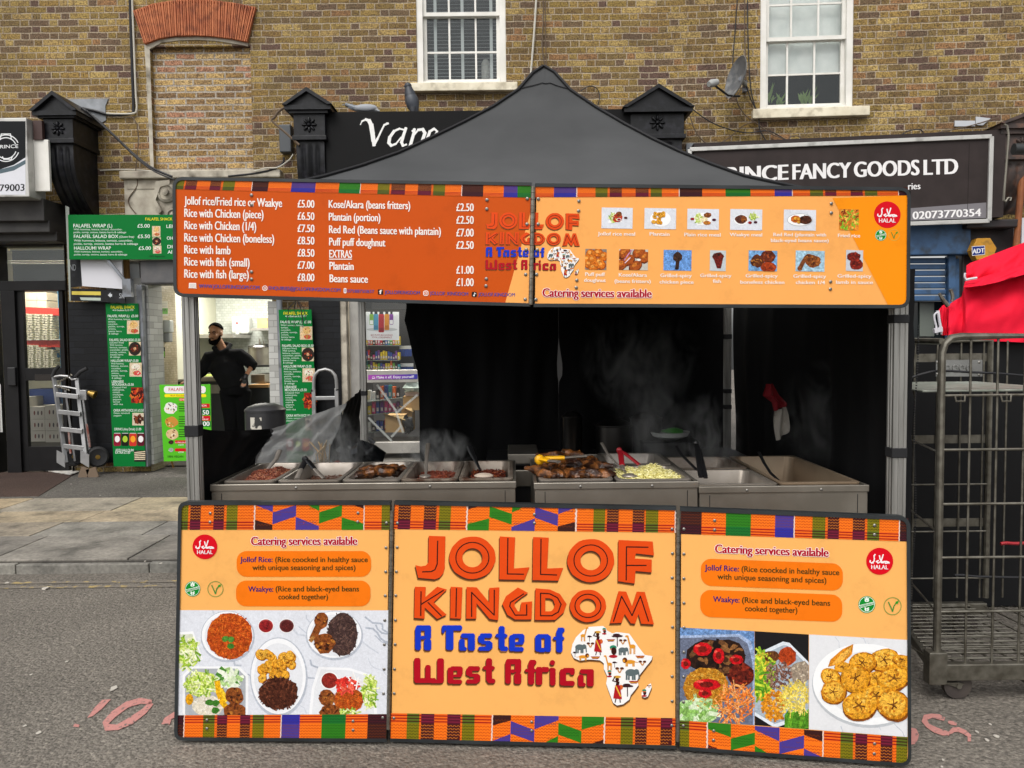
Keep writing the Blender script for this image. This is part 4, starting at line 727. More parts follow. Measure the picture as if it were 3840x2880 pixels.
# middle panel
a = Art(FC, 'c7', .0004); kente(a, (70, 55), (1893, 88), (62, 215), (1890, 238), 'r25 M80 O85 M80 r18 G75 O100 W10 Y690 W12 O105 G75 r12 M75 O90 M75 r10 G80 O105 W8'); a.build('kente_band', p2)
a = Art(FC, 'c7', .0004); kente(a, (45, 1408), (1890, 1440), (40, 1572), (1885, 1616), 'O105 G80 r12 M85 O85 M85 r12 G80 O110 W10 X720 W10 O100 G80 r14 M75 O90 M75 r20', flip=True); a.build('kente_band', p2)
a = Art(FC, 'c7', .0004); stall_logo(a); a.build('stall_name_lettering', p2)
# right panel
a = Art(FR, 'c8', .0004); kente(a, (55, 52), (1470, 105), (52, 203), (1467, 250), 'K130 O150 g155 O150 B115 W8 O108 G80 r15 M70 O85 M75 r15 G75 O120 W8 K50'); a.build('kente_band', p3)
a = Art(FR, 'c8', .0004); kente(a, (48, 1362), (1465, 1468), (48, 1525), (1462, 1632), 'G60 O110 W10 Y725 W10 O105 G80 r15 M75 O85 M75 r25 G70', flip=True); a.build('kente_band', p3)
badge(FR, 'c8', p3, halal, 'halal_badge', 1292, 373, 84, .02); badge(FR, 'c8', p3, gluten, 'gluten_free_badge', 1212, 642, 53); badge(FR, 'c8', p3, vegan, 'vegan_badge', 1372, 652, 56)
a = Art(FR, 'c8', .0004); outlined(a, 'Catering services available', (270, 320), (972, 345), 52); a.build('catering_lettering', p3)
a = Art(FR, 'c8', .0004); dish_text(a, S=.6575, x0=178, y0=355, sl=.037); a.build('dish_lettering', p3)
c1 = [(50, 785), (513, 808), (513, 1392), (48, 1362)]; a = Art(FR, 'c8', .0004, clip=c1); a.poly(c1, '6f94c8', 1); a.poly([(40, 835), (420, 825), (490, 870), (530, 1000), (520, 1500), (40, 1500)], '9fb2d4', 1.5); a.poly([(40, 850), (410, 842), (470, 885), (500, 1000), (505, 1500), (40, 1500)], '6a7288', 1.8)
a.blob(280, 970, 185, ['2c1a14', '4a2a1a', '1c1210', '6a4428', '8a5c34'], 3, 60, .62); a.blob(430, 1080, 85, ['5c1c14', '7a2a1a', '3a120e', '922e1c'], 3.5, 40, .95); a.ell(210, 1160, 140, 128, 'b8781e', 4.2, 24, jit=.04); a.grains(210, 1160, 138, 126, 260, ['c88a24', 'd8a03a', 'a86a18', 'e2b04a'], 16, 6, 4.6); salad(a, 150, 1310, 130, 85, 60, 4, ['b8d89a', '9cc87a', 'dcecc8', '86b45a'], 60, 26); a.grains(395, 1260, 115, 120, 120, ['e8843a', 'f09a4a', 'd8702a', 'f4b070'], 80, 7, 5)
for x, y, rx, ry in ((190, 920, 58, 42), (290, 960, 35, 48), (400, 985, 42, 30), (85, 1010, 30, 34), (215, 1140, 85, 36), (205, 1195, 42, 30)): a.ell(x, y, rx, ry, 'c8141c', 7, 18, jit=.07); a.ell(x, y, rx * .5, ry * .5, '7a1c14', 7.5, 12); a.ell(x - rx * .5, y - ry * .5, rx * .3, ry * .2, 'f05a4a', 7.7, 8)
a.build('food_photograph', p3, PHOTO)
c2_ = [(515, 808), (850, 828), (850, 1418), (515, 1392)]; a = Art(FR, 'c8', .0004, clip=c2_); a.poly(c2_, '1c1a1c', 1); a.poly([(500, 960), (690, 872), (730, 880), (860, 1010), (860, 1330), (640, 1410), (480, 1310)], 'dfe6ee', 1.6); a.poly([(500, 985), (695, 893), (722, 900), (860, 1035), (860, 1310), (640, 1385), (480, 1290)], 'a8b4c0', 2)
salad(a, 560, 1080, 65, 150, 70, 2.6, ['8ab82e', 'c8d83e', '5c9a22', 'e8c43a'], 70, 14); a.blob(620, 965, 52, ['6a3c20', '5a3018', '7a4a28'], 3.4, 20, .7); a.blob(715, 965, 58, ['b0401a', 'c8541e', '96320f'], 3.6, 16, 1); a.grains(660, 1080, 85, 85, 150, ['7a5448', '8e6658', '664238', 'a07a68'], 18, 8, 4); a.blob(800, 1065, 62, ['9a8a78', 'b8a68e', '7a6c60', 'd0c2ac'], 3.8, 26, 1.2); a.grains(640, 1270, 80, 95, 160, ['d88a1c', 'e89a2a', 'c87412', 'f0ac3a'], 20, 13, 4.2); a.grains(770, 1220, 90, 85, 110, ['e8d05a', 'f0dc7a', 'd8bc3e'], 90, 6, 4.6)
for i in range(6): a.poly([(700 + i * 26, 1330), (730 + i * 30, 1290), (760 + i * 30, 1400), (700 + i * 20, 1420)], random.choice(['6aa82a', '4f8a22', '8ac43a']), 3.6)
a.build('food_photograph', p3, PHOTO)
c3_ = [(853, 828), (1467, 862), (1465, 1466), (852, 1418)]; a = Art(FR, 'c8', .0004, clip=c3_); marble(a, c3_, 14, 'e2e3e6'); a.ell(1215, 1150, 345, 258, 'bfc3c8', 1.8, 48, .1); a.ell(1215, 1138, 340, 252, 'f4f5f6', 2.2, 48, .1); a.ell(1225, 1140, 285, 205, 'e4e6e8', 2.6, 44, .1); a.poly([(970, 1030), (985, 985), (1060, 920), (1128, 887), (1120, 950), (1060, 1010)], 'd8881e', 4); a.poly([(990, 1020), (1050, 950), (1118, 900), (1105, 945), (1050, 1000)], 'eeb04a', 4.3)
for i, (x, y, r_, q) in enumerate(((985, 1090, 62, .8), (1060, 1030, 50, .6), (1320, 985, 92, .75), (1430, 985, 60, .5), (1440, 1040, 60, .7), (1185, 1005, 84, .78), (1265, 1100, 60, .7), (1005, 1185, 78, .9), (1140, 1100, 92, .95), (1380, 1100, 105, .68), (1270, 1210, 95, .75), (1165, 1270, 105, .8), (1375, 1265, 105, .85))): plantain(a, x, y, r_, 4.5 + i * .5, q, rnd(-.4, .6))
a.build('food_photograph', p3, PHOTO)
for pl, par, L in ((FL, p1, [('c5', x, y) for x, y in ((368, 173), (366, 262), (1845, 170), (1842, 258), (2130, 270), (2125, 516), (2122, 757), (2117, 997), (2113, 1242))] + [('c6', x, y) for x, y in ((2108, 472), (2106, 717), (2100, 962), (2093, 1203), (335, 1226), (335, 1312), (1796, 1238), (1796, 1328))]),
                  (FC, p2, [('c7', x, y) for x, y in ((87, 176), (975, 120), (975, 176), (1868, 214), (85, 332), (80, 490), (76, 645), (74, 805), (72, 962), (68, 1122), (66, 1280), (1870, 372), (1868, 530), (1868, 690), (1870, 850), (1868, 1010), (1868, 1170), (1868, 1330), (64, 1440), (1866, 1488), (957, 1465), (957, 1522))]),
                  (FR, p3, [('c8', x, y) for x, y in ((74, 173), (265, 120), (265, 178), (1260, 150), (1260, 208), (74, 327), (74, 480), (74, 633), (74, 786), (74, 938), (72, 1092), (72, 1248), (70, 1396), (260, 1428), (258, 1486), (1260, 1508), (1258, 1570))])):
    for k, x, y in L: rivet(par, pl.at(k, x, y, .002), pl.n)
def piano_hinge(thing, A, B, n=36, r=.008):
    m = MB()
    for i in range(n): a, b = A.lerp(B, i / n), A.lerp(B, (i + .94) / n); m.tube([a, b], r, 10)
    m.build('hinge', HINGE, thing)
piano_hinge(fb, (FL.at('s', 1470, 1915, .003) + FC.at('s', 1470, 1915, .003)) / 2, (FL.at('s', 1456, 2735, .003) + FC.at('s', 1456, 2735, .003)) / 2); piano_hinge(fb, (FC.at('s', 2543, 1940, .003) + FR.at('s', 2543, 1940, .003)) / 2, (FC.at('s', 2541, 2780, .003) + FR.at('s', 2541, 2780, .003)) / 2)
# ---- menu banner hung on the front of the gazebo ----
def vpl(xa, xb, ya, yb, k='s'):
    p, q = P(k, xa, 900, ya), P(k, xb, 900, yb); p.z = q.z = 0; return Pl(p, q - p)
BL_, BR_ = vpl(648, 1992, 3.27, 3.17), vpl(2005, 3415, 3.17, 3.25)
mb_ = T('menu_board', BL_.at('s', 1998, 1148), 'two-panel hinged orange menu board with prices hung across the gazebo front', 'menu board')
q1 = board(mb_, 's', BL_, (646, 663), (1994, 684), (1988, 1149), (650, 1112), 42, (1, 0, 0, 1), (1, 0, 1, 1), 12, 'c85006')
q2 = board(mb_, 's', BR_, (2008, 687), (3416, 702), (3412, 1156), (2002, 1151), 42, (0, 1, 1, 0), (1, 1, 1, 0), 13, 'f9ae5e')
a = Art(BL_, 'b2', .0004); a.poly([(1608, 375), (1614, 240), (1614, 1298), (1350, 1296)], 'f9ae5e', .5); a.build('peach_corner', q1)
a = Art(BR_, 'b4', .0004); a.poly([(1340, 235), (2148, 205), (2150, 1340), (2130, 1375), (2100, 1388), (1938, 1391)], 'fb9408', .5); a.build('orange_corner', q2)
a = Art(BL_, 's', .0004); kente(a, Q('b1', 60, 62), Q('b2', 1614, 126), Q('b1', 42, 155), Q('b2', 1612, 240), 'G80 r15 M110 O130 M105 r20 G115 O165 W8 K155 O225 B235 O230 g205 W8 O165 G115 r18 M135 O125 M130 r20 G115 O160 W8 K205 O200 B135 g135'); a.build('kente_band', q1)
a = Art(BR_, 's', .0004); kente(a, Q('b3', 25, 118), Q('b4', 2140, 118), Q('b3', 22, 245), Q('b4', 2148, 207), 'O215 B260 W12 O210 G140 r25 M140 O160 M150 r25 G130 O195 W12 K260 O270 g290 O280 B200 W10 O200 G150 r25 M130 O165 M140 r25 G145 O240 W10 K110'); a.build('kente_band', q2)
a = Art(BL_, 'b1', .0004); WT = 'f4ece6'
for t, x1, yl, sl in (('Jollof rice/Fried rice or Waakye', 1098, 308, .026), ('Rice with Chicken (piece)', 915, 430, .02), ('Rice with Chicken (1/4)', 843, 550, .02), ('Rice with Chicken (boneless)', 1020, 672, .018), ('Rice with lamb', 590, 790, .022), ('Rice with fish (small)', 778, 910, .018), ('Rice with fish (large)', 770, 1030, .018)):
    a.text(t, (136, yl), (x1, yl + sl * (x1 - 136)), 82, WT, 2, fat=.03)
for i, t in enumerate(('£5.00', '£6.50', '£7.50', '£8.50', '£8.50', '£7.00', '£8.00')): a.text(t, (1255, 336 + i * 121), (1418, 340 + i * 121), 74, WT, 2, fat=.03)
a.k = lambda x, y: px('b2', x, y); off = (1380 - 640) / .37975
for t, x1, yl in (('Kose/Akara (beans fritters)', 415, 340), ('Plantain (portion)', 120, 465), ('Red Red (Beans sauce with plantain)', 718, 590), ('Puff puff doughnut', 170, 712), ('EXTRAS', -160, 832), ('Plantain', -143, 950), ('Beans sauce', -3, 1074)):
    x0 = 1562 - off + (yl - 340) * .012; a.text(t, (x0, yl), (x1, yl + .018 * (x1 - x0)), 76, WT, 2, fat=.03)
a.rect(1565 - off, 843, 1790 - off, 852, WT, 2)
for t, y in (('£2.50', 372), ('£2.50', 497), ('£7.00', 622), ('£2.50', 745), ('£1.00', 990), ('£1.00', 1112)): a.text(t, (874, y), (1042, y + 2), 76, WT, 2, fat=.03)
a.build('menu_lettering', q1)
a = Art(BL_, 'b1', .0004); BLU = '4a4a94'
a.poly(rr(180, 1082, 252, 1126, 4), WT, 1); a.rect(188, 1090, 244, 1122, 'd8d0cc', 2); a.poly([(172, 1132), (180, 1126), (252, 1128), (262, 1136)], WT, 1); a.text('WWW.JOLLOFKINGDOM.COM', (278, 1130), (875, 1146), 36, BLU, 2, fat=.02); a.ring(930, 1134, 26, 26, 6, WT, 1); a.ring(930, 1134, 12, 12, 5, WT, 1); a.text('ENQUIRIES@JOLLOFKINGDOM.COM', (968, 1148), (1675, 1170), 34, BLU, 2, fat=.02)
a.poly(rr(1708, 1134, 1736, 1184, 5), WT, 1); a.rect(1712, 1142, 1732, 1174, 'b8b0c0', 2); a.text('07588750837', (1745, 1176), (2010, 1182), 30, BLU, 2); a.k = 'b2'
a.rect(98, 1146, 148, 1196, '141214', 1); a.text('f', (112, 1192), (138, 1192), 40, WT, 2, fat=.03); a.text('JOLLOFKINGDOM', (165, 1190), (512, 1196), 34, BLU, 2, fat=.02); a.poly(rr(545, 1158, 597, 1210, 12), WT, 1); a.poly(rr(552, 1165, 590, 1203, 8), 'c85006', 2); a.ring(571, 1184, 13, 13, 5, WT, 3); a.text('JOLLOF_KINGDOM', (612, 1200), (988, 1208), 34, BLU, 2, fat=.02)
a.poly(rr(1024, 1170, 1075, 1220, 8), '141214', 1); a.line([(1052, 1180), (1052, 1204)], 6, WT, 2); a.ell(1046, 1206, 9, 8, WT, 2); a.line([(1052, 1180), (1064, 1190)], 6, WT, 2); a.text('JOLLOF.KINGDOM', (1090, 1212), (1450, 1216), 34, BLU, 2, fat=.02); a.build('contact_lettering', q1)
lg = lambda x, y: px('b2', 1165 + .598 * (x - 203), 385 + .592 * (y - 258) - .005 * (x - 203))
for pl, par, cl in ((BL_, q1, [(0, 0), (1595 / .598, 0)]), (BR_, q2, None)):
    xs = 203 + (1612 - 1165) / .598; xr = 203 + (1640 - 1165) / .598
    a = Art(pl, lg, .0004, clip=[(-500, -500), (xs, -500), (xs - 40, 2500), (-500, 2500)] if par is q1 else [(xr, -500), (3000, -500), (3000, 2500), (xr - 40, 2500)]); stall_logo(a); a.build('stall_name_lettering', par)
a = Art(BR_, 'b3', .0004); outlined(a, 'Catering services available', (110, 1390), (1360, 1402), 96); a.build('catering_lettering', q2)
a = Art(BR_, 'b3', .0004); WW = 'f6ece2'
for t, x0, x1, y in (('Jollof rice meal', 742, 1172, 684), ('Plantain', 1340, 1568, 686), ('Plain rice meal', 1740, 2157, 694), ('Puff puff', 598, 826, 1150), ('doughnut', 585, 834, 1218), ('Kose/Akara', 985, 1308, 1158), ('(beans fritters)', 936, 1352, 1230), ('Grilled-spicy', 1464, 1826, 1164), ('chicken piece', 1455, 1846, 1238)): a.text(t, (x0, y), (x1, y + 4), 40, WW, 2, fat=.015)
a.k = 'b4'
for t, x0, x1, y in (('Waakye meal', 245, 590, 640), ('Red Red (plantain with', 710, 1270, 640), ('black-eyed beans sauce)', 683, 1297, 702), ('Fried rice', 1396, 1632, 650), ('Grilled-spicy', -68, 264, 1075), ('fish', 66, 152, 1135), ('Grilled-spicy', 415, 755, 1078), ('boneless chicken', 358, 826, 1145), ('Grilled-spicy', 922, 1270, 1082), ('chicken 1/4', 948, 1258, 1148), ('Grilled-spicy', 1392, 1752, 1080), ('lamb in sauce', 1376, 1768, 1146)): a.text(t, (x0, y), (x1, y + 3), 36, WW, 2, fat=.015)
a.build('dish_lettering', q2)
badge(BR_, 'b4', q2, halal, 'halal_badge', 1921, 412, 142, .0); badge(BR_, 'b4', q2, gluten, 'gluten_free_badge', 1852, 630, 60); badge(BR_, 'b4', q2, vegan, 'vegan_badge', 1992, 628, 60, 'd8b04a')
def pic(k, x0, y0, x1, y1, fn, bgc='dfe2ea', mar=True):
    c = [(x0, y0), (x1, y0 + 6), (x1 - 4, y1 + 6), (x0 - 4, y1)]; a = Art(BR_, k, .0004, clip=c)
    if mar: marble(a, c, 8, bgc)
    else: a.poly(c, bgc, 1)
    fn(a, (x0 + x1) / 2, (y0 + y1) / 2, x1 - x0, y1 - y0); a.build('food_photograph', q2, PHOTO)
def f1(a, x, y, w_, h): a.poly([(x - 80, y + 10), (x - 50, y - 60), (x + 50, y - 60), (x + 55, y + 50), (x - 110, y + 60)], 'fafafa', 2); salad(a, x - 50, y, 40, 55, 16, 3, ln=40, w_=14); a.blob(x, y, 60, ['b8341c', 'c84a22', '8e2414'], 4, 14, .8); a.blob(x + 20, y - 40, 36, MEAT, 4.4, 12); a.ell(x + 20, y + 20, 26, 18, 'f4eeee', 5); a.ell(x + 20, y + 20, 20, 13, '9a1c22', 6); a.ell(x + 98, y, 26, 18, 'f4eeee', 3); a.ell(x + 98, y, 21, 14, '4a1a1c', 4)
def f2(a, x, y, w_, h):
    a.ell(x, y + 6, 120, 88, 'fafafa', 2)
    for i in range(14): plantain(a, x + rnd(-85, 85), y + rnd(-60, 50), 26, 3 + i * .2)
def f3(a, x, y, w_, h): a.poly(rr(x - 105, y - 70, x + 95, y + 70, 40), 'fafafa', 2); salad(a, x - 55, y - 5, 40, 60, 18, 3, ln=36, w_=14); a.ell(x, y + 5, 52, 36, 'eee2b8', 4); a.blob(x + 50, y - 45, 42, MEAT, 4.4, 12, .7); a.blob(x + 45, y + 45, 45, ['c8782a', 'd89a3a', '8a4a1c'], 4.4, 14, .5); a.ell(x - 125, y, 24, 15, '9a1c22', 3); a.ell(x + 125, y + 10, 24, 15, '4a1a2c', 3)
def f4(a, x, y, w_, h): a.ell(x - 55, y + 5, 75, 55, 'fafafa', 2); a.blob(x - 60, y, 62, ['5a3228', '6e4234', '482620'], 3, 20, .75); a.blob(x - 25, y, 34, MEAT, 4, 10); salad(a, x + 75, y - 30, 46, 32, 18, 3, ln=34, w_=10); a.ell(x + 40, y + 35, 20, 15, '9a1c22', 4); a.ell(x + 98, y + 30, 20, 14, '4a1a2c', 4)
def f5(a, x, y, w_, h):
    a.ell(x, y, 136, 66, '5a5a60', 1.8, 36); a.ell(x, y, 133, 63, 'fbfbfb', 2, 36); a.blob(x + 55, y, 72, ['4a2416', '5c301e', '381a10'], 3, 24, .65); a.blob(x - 45, y - 8, 52, ['c8641c', 'd87c2a', 'a04a14'], 3.4, 14, .8)
    for q in ((-50, -15), (-15, -12), (-15, 25)): plantain(a, x + q[0], y + q[1], 18, 5)
def f6(a, x, y, w_, h): a.grains(x, y, w_ / 2, h * .6, 170, ['d8842a', 'e8a03a', 'c8641c', 'f0c050', 'a8c83a', '86b82a', '8a3a14'], 26, 16, 2)
def f7(a, x, y, w_, h):
    for q in ((-60, -60), (60, 70), (-80, 60), (90, -30), (-30, 100), (-40, 5), (40, 40), (25, -70), (-100, 0)): a.ell(x + q[0], y + q[1], 56, 54, 'a84a10', 2 + q[1] * .002, 16); a.ell(x + q[0] - 4, y + q[1] - 6, 48, 45, 'd8741c', 2.6 + q[1] * .002, 16); a.ell(x + q[0] - 12, y + q[1] - 16, 22, 18, 'eea04a', 3.2, 12)
def f8(a, x, y, w_, h):
    for q in ((-110, -70), (60, -80), (130, -20), (-60, 10), (20, 80), (-140, 60)): a.ell(x + q[0], y + q[1], 84, 62, '6a2a0c', 2, 18, -.6, .06); a.ell(x + q[0], y + q[1] - 6, 74, 52, 'a8501a', 2.6, 18, -.6, .08); a.ell(x + q[0] - 10, y + q[1] - 16, 34, 20, 'd07a2c', 3.2, 12, -.6)
    a.line([(x - 110, y + 10), (x - 60, y - 60), (x - 20, y - 110)], 12, 'c88ab0', 5); a.line([(x - 100, y + 40), (x - 40, y - 20)], 10, 'e8d0e0', 5); a.ell(x + 60, y + 5, 22, 14, 'f0ece4', 5)
def f9(a, x, y, w_, h): a.blob(x, y - 35, 55, ['3a241a', '4a2e20', '2a1812', '5c3c28'], 3, 24, 1.1); a.line([(x, y + 10), (x - 8, y + 95)], 42, '3a241a', 3); a.ell(x - 10, y + 95, 22, 18, '2a1a14', 3.5)
def f10(a, x, y, w_, h): a.blob(x, y - 40, 62, ['5a1c14', '3a1a14', '7a2418', '241412'], 3, 30, .75); a.poly([(x - 55, y - 40), (x + 60, y - 50), (x + 30, y + 85), (x - 10, y + 85)], '6a1c16', 3.4); a.blob(x + 10, y + 20, 36, ['6a1c16', '8a2a1c', '4a1610'], 4, 18, 1.4)
def f11(a, x, y, w_, h): a.blob(x - 60, y + 5, 75, MEAT[2:], 3, 30, .9); a.blob(x + 55, y - 45, 80, ['6a2a14', '8a3c1c', '4a1c10', 'a04a22'], 3.4, 34, .85); a.blob(x + 60, y + 70, 80, ['a03a14', 'c04c1c', '7a2810'], 3.8, 30, .7)
def f12(a, x, y, w_, h): a.blob(x + 30, y + 5, 85, MEAT, 3, 44, .75); a.line([(x - 40, y - 40), (x - 80, y + 20), (x - 110, y + 80)], 44, '7a4422', 3.4); a.blob(x - 112, y + 80, 26, MEAT, 4, 10); a.blob(x - 10, y - 30, 60, MEAT, 4, 24, .7)
def f13(a, x, y, w_, h): a.blob(x - 10, y - 40, 72, ['6a1c14', '4a120e', '8a2418', 'a03020'], 3, 34, .7); a.blob(x + 20, y + 40, 68, ['7a2016', '5a1610', 'b83a22'], 3.4, 34, .9)
pic('b3', 788, 362, 1146, 602, f1); pic('b3', 1282, 368, 1646, 608, f2); pic('b3', 1776, 376, 2140, 614, f3); pic('b4', 252, 350, 592, 572, f4); pic('b4', 822, 356, 1164, 576, f5); pic('b4', 1412, 350, 1620, 574, f6, 'd8842a', False)
pic('b3', 600, 838, 845, 1076, f7, '8a8078', False); pic('b3', 990, 842, 1322, 1080, f8, 'c8c4ba', False); pic('b3', 1502, 850, 1824, 1086, f9, '6c9cdc', False); pic('b4', 36, 788, 206, 1006, f10, 'c4ccd0', False); pic('b4', 448, 790, 752, 1008, f11, '7aaada', False); pic('b4', 948, 792, 1256, 1012, f12, 'a8cce0', False); pic('b4', 1484, 786, 1664, 1008, f13, 'c8ccd4', False)
for pl, par, L in ((BL_, q1, [('b1', x, y) for x, y in ((797, 215), (797, 310), (797, 973), (797, 1045))] + [('b2', x, y) for x, y in ((1175, 262), (1172, 352), (1573, 250), (1570, 502), (1563, 752), (1557, 998), (1552, 1244), (1168, 1042), (1165, 1112))]), (BR_, q2, [('b2', x, y) for x, y in ((1682, 252), (1680, 502), (1672, 755), (1665, 998), (1658, 1246), (2083, 273), (2080, 370), (2062, 1055), (2056, 1128))] + [('b4', x, y) for x, y in ((1326, 293), (1326, 392), (1318, 1124), (1316, 1202))])):
    for k, x, y in L: rivet(par, pl.at(k, x, y, .002), pl.n, .0068)
piano_hinge(mb_, BL_.at('b2', 1630, 130, .004), BL_.at('b2', 1606, 1300, .004), 18, .009)
# ---------------- gazebo ----------------
ALU = mt('brushed_aluminium', 'a9a8a4', r=.42, m=.75, c2='8b8a86', sc_=4, st=(12, 12, .6), bump=.12, bsc=30); FAB = mt('black_gazebo_cloth', '0b0b0d', r=.75, bump=.25, bsc=9, sheen=.02, spec=.15); FABT = mt('charcoal_canopy_cloth', '3f4041', r=.85, c2='4a4b4c', sc_=1.2, bump=2.2, bsc=3.2, spec=.2, st=(1, 1, 1.6)); WEB = mt('black_webbing', '131316', r=.8)
STEEL = mt('worn_stainless_steel', '9d978d', r=.38, m=.8, c2='857f75', sc_=5, rv=.15, bump=.08, bsc=20); STEELP = mt('pan_steel', 'a09890', r=.38, m=.6, c2='8a8278', sc_=8, rv=.12); BLKP = mt('black_plastic', '121214', r=.4)
gz = T('gazebo', (0, 4.85, 0), 'black pop-up gazebo with grey posts and pointed charcoal roof over the food stall', 'gazebo')
FLp, FRp, BLp, BRp = P('f', 418, 900, 3.36), P('f', 1937, 900, 3.36), P('f', 784, 800, 6.35), P('f', 1571, 800, 6.35)
EZ = 2.18
def post(p, zb, straps, k='f', wd=.052):
    m = MB(); x, y = p.x, p.y; h = wd / 2; prof = []
    for sx, sy in ((1, 0), (0, 1), (-1, 0), (0, -1)):
        t = V((-sy, sx)); n = V((sx, sy))
        for a, d in ((-1, 0), (-.62, 0), (-.55, .004), (-.2, .004), (-.13, 0), (.13, 0), (.2, .004), (.55, .004), (.62, 0)): q = n * (h - d) + t * h * a; prof.append((x + q.x, y + q.y))
    n = len(prof); m.add([(a, b, z) for z in (zb + .01, EZ) for a, b in prof], [(i, (i + 1) % n, (i + 1) % n + n, i + n) for i in range(n)] + [tuple(range(n))[::-1], tuple(range(n, 2 * n))]); pm = m.build('post', ALU, gz, ang=20)
    m = MB(); m.box((x - .05, y - .05, zb), (x + .05, y + .05, zb + .012)); m.build('foot_plate', ALU, pm, smooth=False)
    for v0, v1 in straps:
        a, b = P(k, 1000, v1, y).z, P(k, 1000, v0, y).z; m = MB(); m.box((x - h - .004, y - h - .004, a), (x + h + .004, y + h + .004, b)); m.build('strap', WEB, pm, smooth=False, bev=.003)
post(FLp, 0, [(912, 936)]); post(FRp, 0, [(690, 708), (976, 997)], wd=.058); post(BLp, PZ, [(842, 852)]); post(BRp, PZ, [(728, 738), (846, 855), (880, 889)])
hipL = [(1173, 145), (1150, 160), (1120, 195), (1065, 232), (1000, 266), (930, 300), (860, 332), (780, 360), (700, 383), (560, 415), (408, 440)]; hipR = [(1176, 145), (1198, 158), (1232, 196), (1290, 235), (1350, 270), (1410, 302), (1470, 330), (1540, 358), (1610, 383), (1760, 415), (1945, 440)]
def hip(L, ux):
    out = []
    for u, v in L: t = (u - L[0][0]) / (L[-1][0] - L[0][0]); out.append(P('f', u, v, 4.85 + (3.33 - 4.85) * t))
    return out
hl, hr = hip(hipL, 0), hip(hipR, 0); mir = lambda L: [V((p.x, 9.7 - p.y, p.z)) for p in L]; bl_, br_ = mir(hl), mir(hr)
def face(A, B, drop, seed):
    n = len(A) - 1; NU = 28
    def fn(a, b):
        t = b * n; i = min(int(t), n - 1); f = t - i; p = A[i].lerp(A[i + 1], f); q = B[i].lerp(B[i + 1], f); r_ = p.lerp(q, a); s = math.sin(a * math.pi)
        wr = .008 * mnoise.noise(V((a * 3 + seed, b * 9 + a * 6, 0))) + .012 * mnoise.noise(V((a * 1.5 + seed, b * 3, 3)))
        wr += .012 * math.sin((b * 14 - abs(a - .5) * 9)) * max(0, b - .35) * s + .02 * max(0, 1 - abs((a - .3) - .25 * (b - .4) + .03) / .035) * (b > .4) * s - .02 * max(0, 1 - abs((a - .72) + .3 * (b - .4)) / .03) * (b > .35) * s + .016 * max(0, 1 - abs((a - .5) - .5 * (b - .5)) / .03) * (b > .5); r_.z += -drop * s * b * (1 - b * .5) + wr * s; return r_
    m = MB(); m.grid(fn, NU, n * 4); return m, fn
cv, fnf = face(hl, hr, .05, 1); m2, _ = face(hr, br_, .05, 2); m3, _ = face(br_, bl_, .05, 3); m4, _ = face(bl_, hl, .05, 4)
for m_ in (m2, m3, m4): cv.add(m_.v, m_.f)
cv.add([hl[0] + V((.012, -.01, -.01)), hr[0] + V((-.012, -.01, -.01)), br_[0], bl_[0]], [(0, 1, 2, 3)])
cano = cv.build('canopy', FABT, gz, ang=60)
m = MB()
for L in (hl, hr): m.tube([p + V((0, -.006, .006)) for p in L], .009, 6)
m.build('hip_seam', WEB, cano); m = MB(); m.tube([V(fnf(i / 24, .195 - .04 * math.sin(i / 24 * math.pi))) + V((0, -.004, .003)) for i in range(25)], .0028, 5); m.build('cross_seam', WEB, cano)
m = MB(); e = [(FLp.x - .03, 3.33), (FRp.x + .03, 3.33), (BRp.x + .55, 6.4), (BLp.x - .3, 6.4)]
for i in range(4):
    a, b = e[i], e[(i + 1) % 4]
    if i in (1, 3):
        if i == 1: b = (BRp.x + .06, 6.36)
        else: a = (BLp.x - .03, 6.36)
    if i == 2: a, b = (BRp.x + .05, 6.38), (BLp.x - .05, 6.38)
    m.grid(lambda s, t: (a[0] + (b[0] - a[0]) * s, a[1] + (b[1] - a[1]) * s + .01 * math.sin(s * 40) * (1 - t), EZ - .2 + .24 * t), 30, 2)
m.build('valance', FAB, gz)
m = MB(); c = V((hl[0].x, 4.85, 2.55)); cs = [FLp, FRp, BRp, BLp]
for i in range(4):
    a = V((cs[i].x, cs[i].y, EZ - .05)); b = V((cs[(i + 1) % 4].x, cs[(i + 1) % 4].y, EZ - .05)); mid = (a + b) / 2; n = 4
    for j in range(n):
        p, q = a.lerp(b, j / n), a.lerp(b, (j + 1) / n); m.bar(p + V((0, 0, 0)), q - V((0, 0, .28 if False else 0)), .016, .028)
m.build('roof_truss', ALU, gz, smooth=False)
def cloth(name, fn, nu, nv, seed, amp=.02, mat_=None, parent=None, nrm=(0, 1, 0), fx=5, fy=1.2):
    nv_ = V(nrm)
    def f(a, b):
        p = V(fn(a, b)); return p + nv_ * amp * (mnoise.noise(V((a * fx, b * fy, seed))) * 1.3 + .5 * mnoise.noise(V((a * fx * 2.3 + b * 2, b * fy * 2, seed + 5))))
    m = MB(); m.grid(f, nu, nv); return m.build(name, mat_ or FAB, parent or gz, ang=80)
BW = vert(6.39); edge = [BW.at('m4', x, y) for x, y in ((478, 120), (470, 152), (452, 190), (478, 270), (500, 360), (545, 560), (590, 720), (600, 900), (606, 1200), (606, 1600), (606, 1900))]
def poly_at_z(L, z):
    if z >= L[0].z: return L[0].x
    for p, q in zip(L, L[1:]):
        if p.z >= z >= q.z: t = (p.z - z) / (p.z - q.z); return p.x + (q.x - p.x) * t
    return L[-1].x
zt, zb = 2.16, PZ + .02; slit = [BW.at('za', x, y) for x, y in ((1097, 320), (1092, 380), (1086, 480), (1088, 560), (1096, 615))]; slit2 = [BW.at('za', x, y) for x, y in ((1097, 320), (1108, 400), (1124, 500), (1120, 575), (1097, 615))]
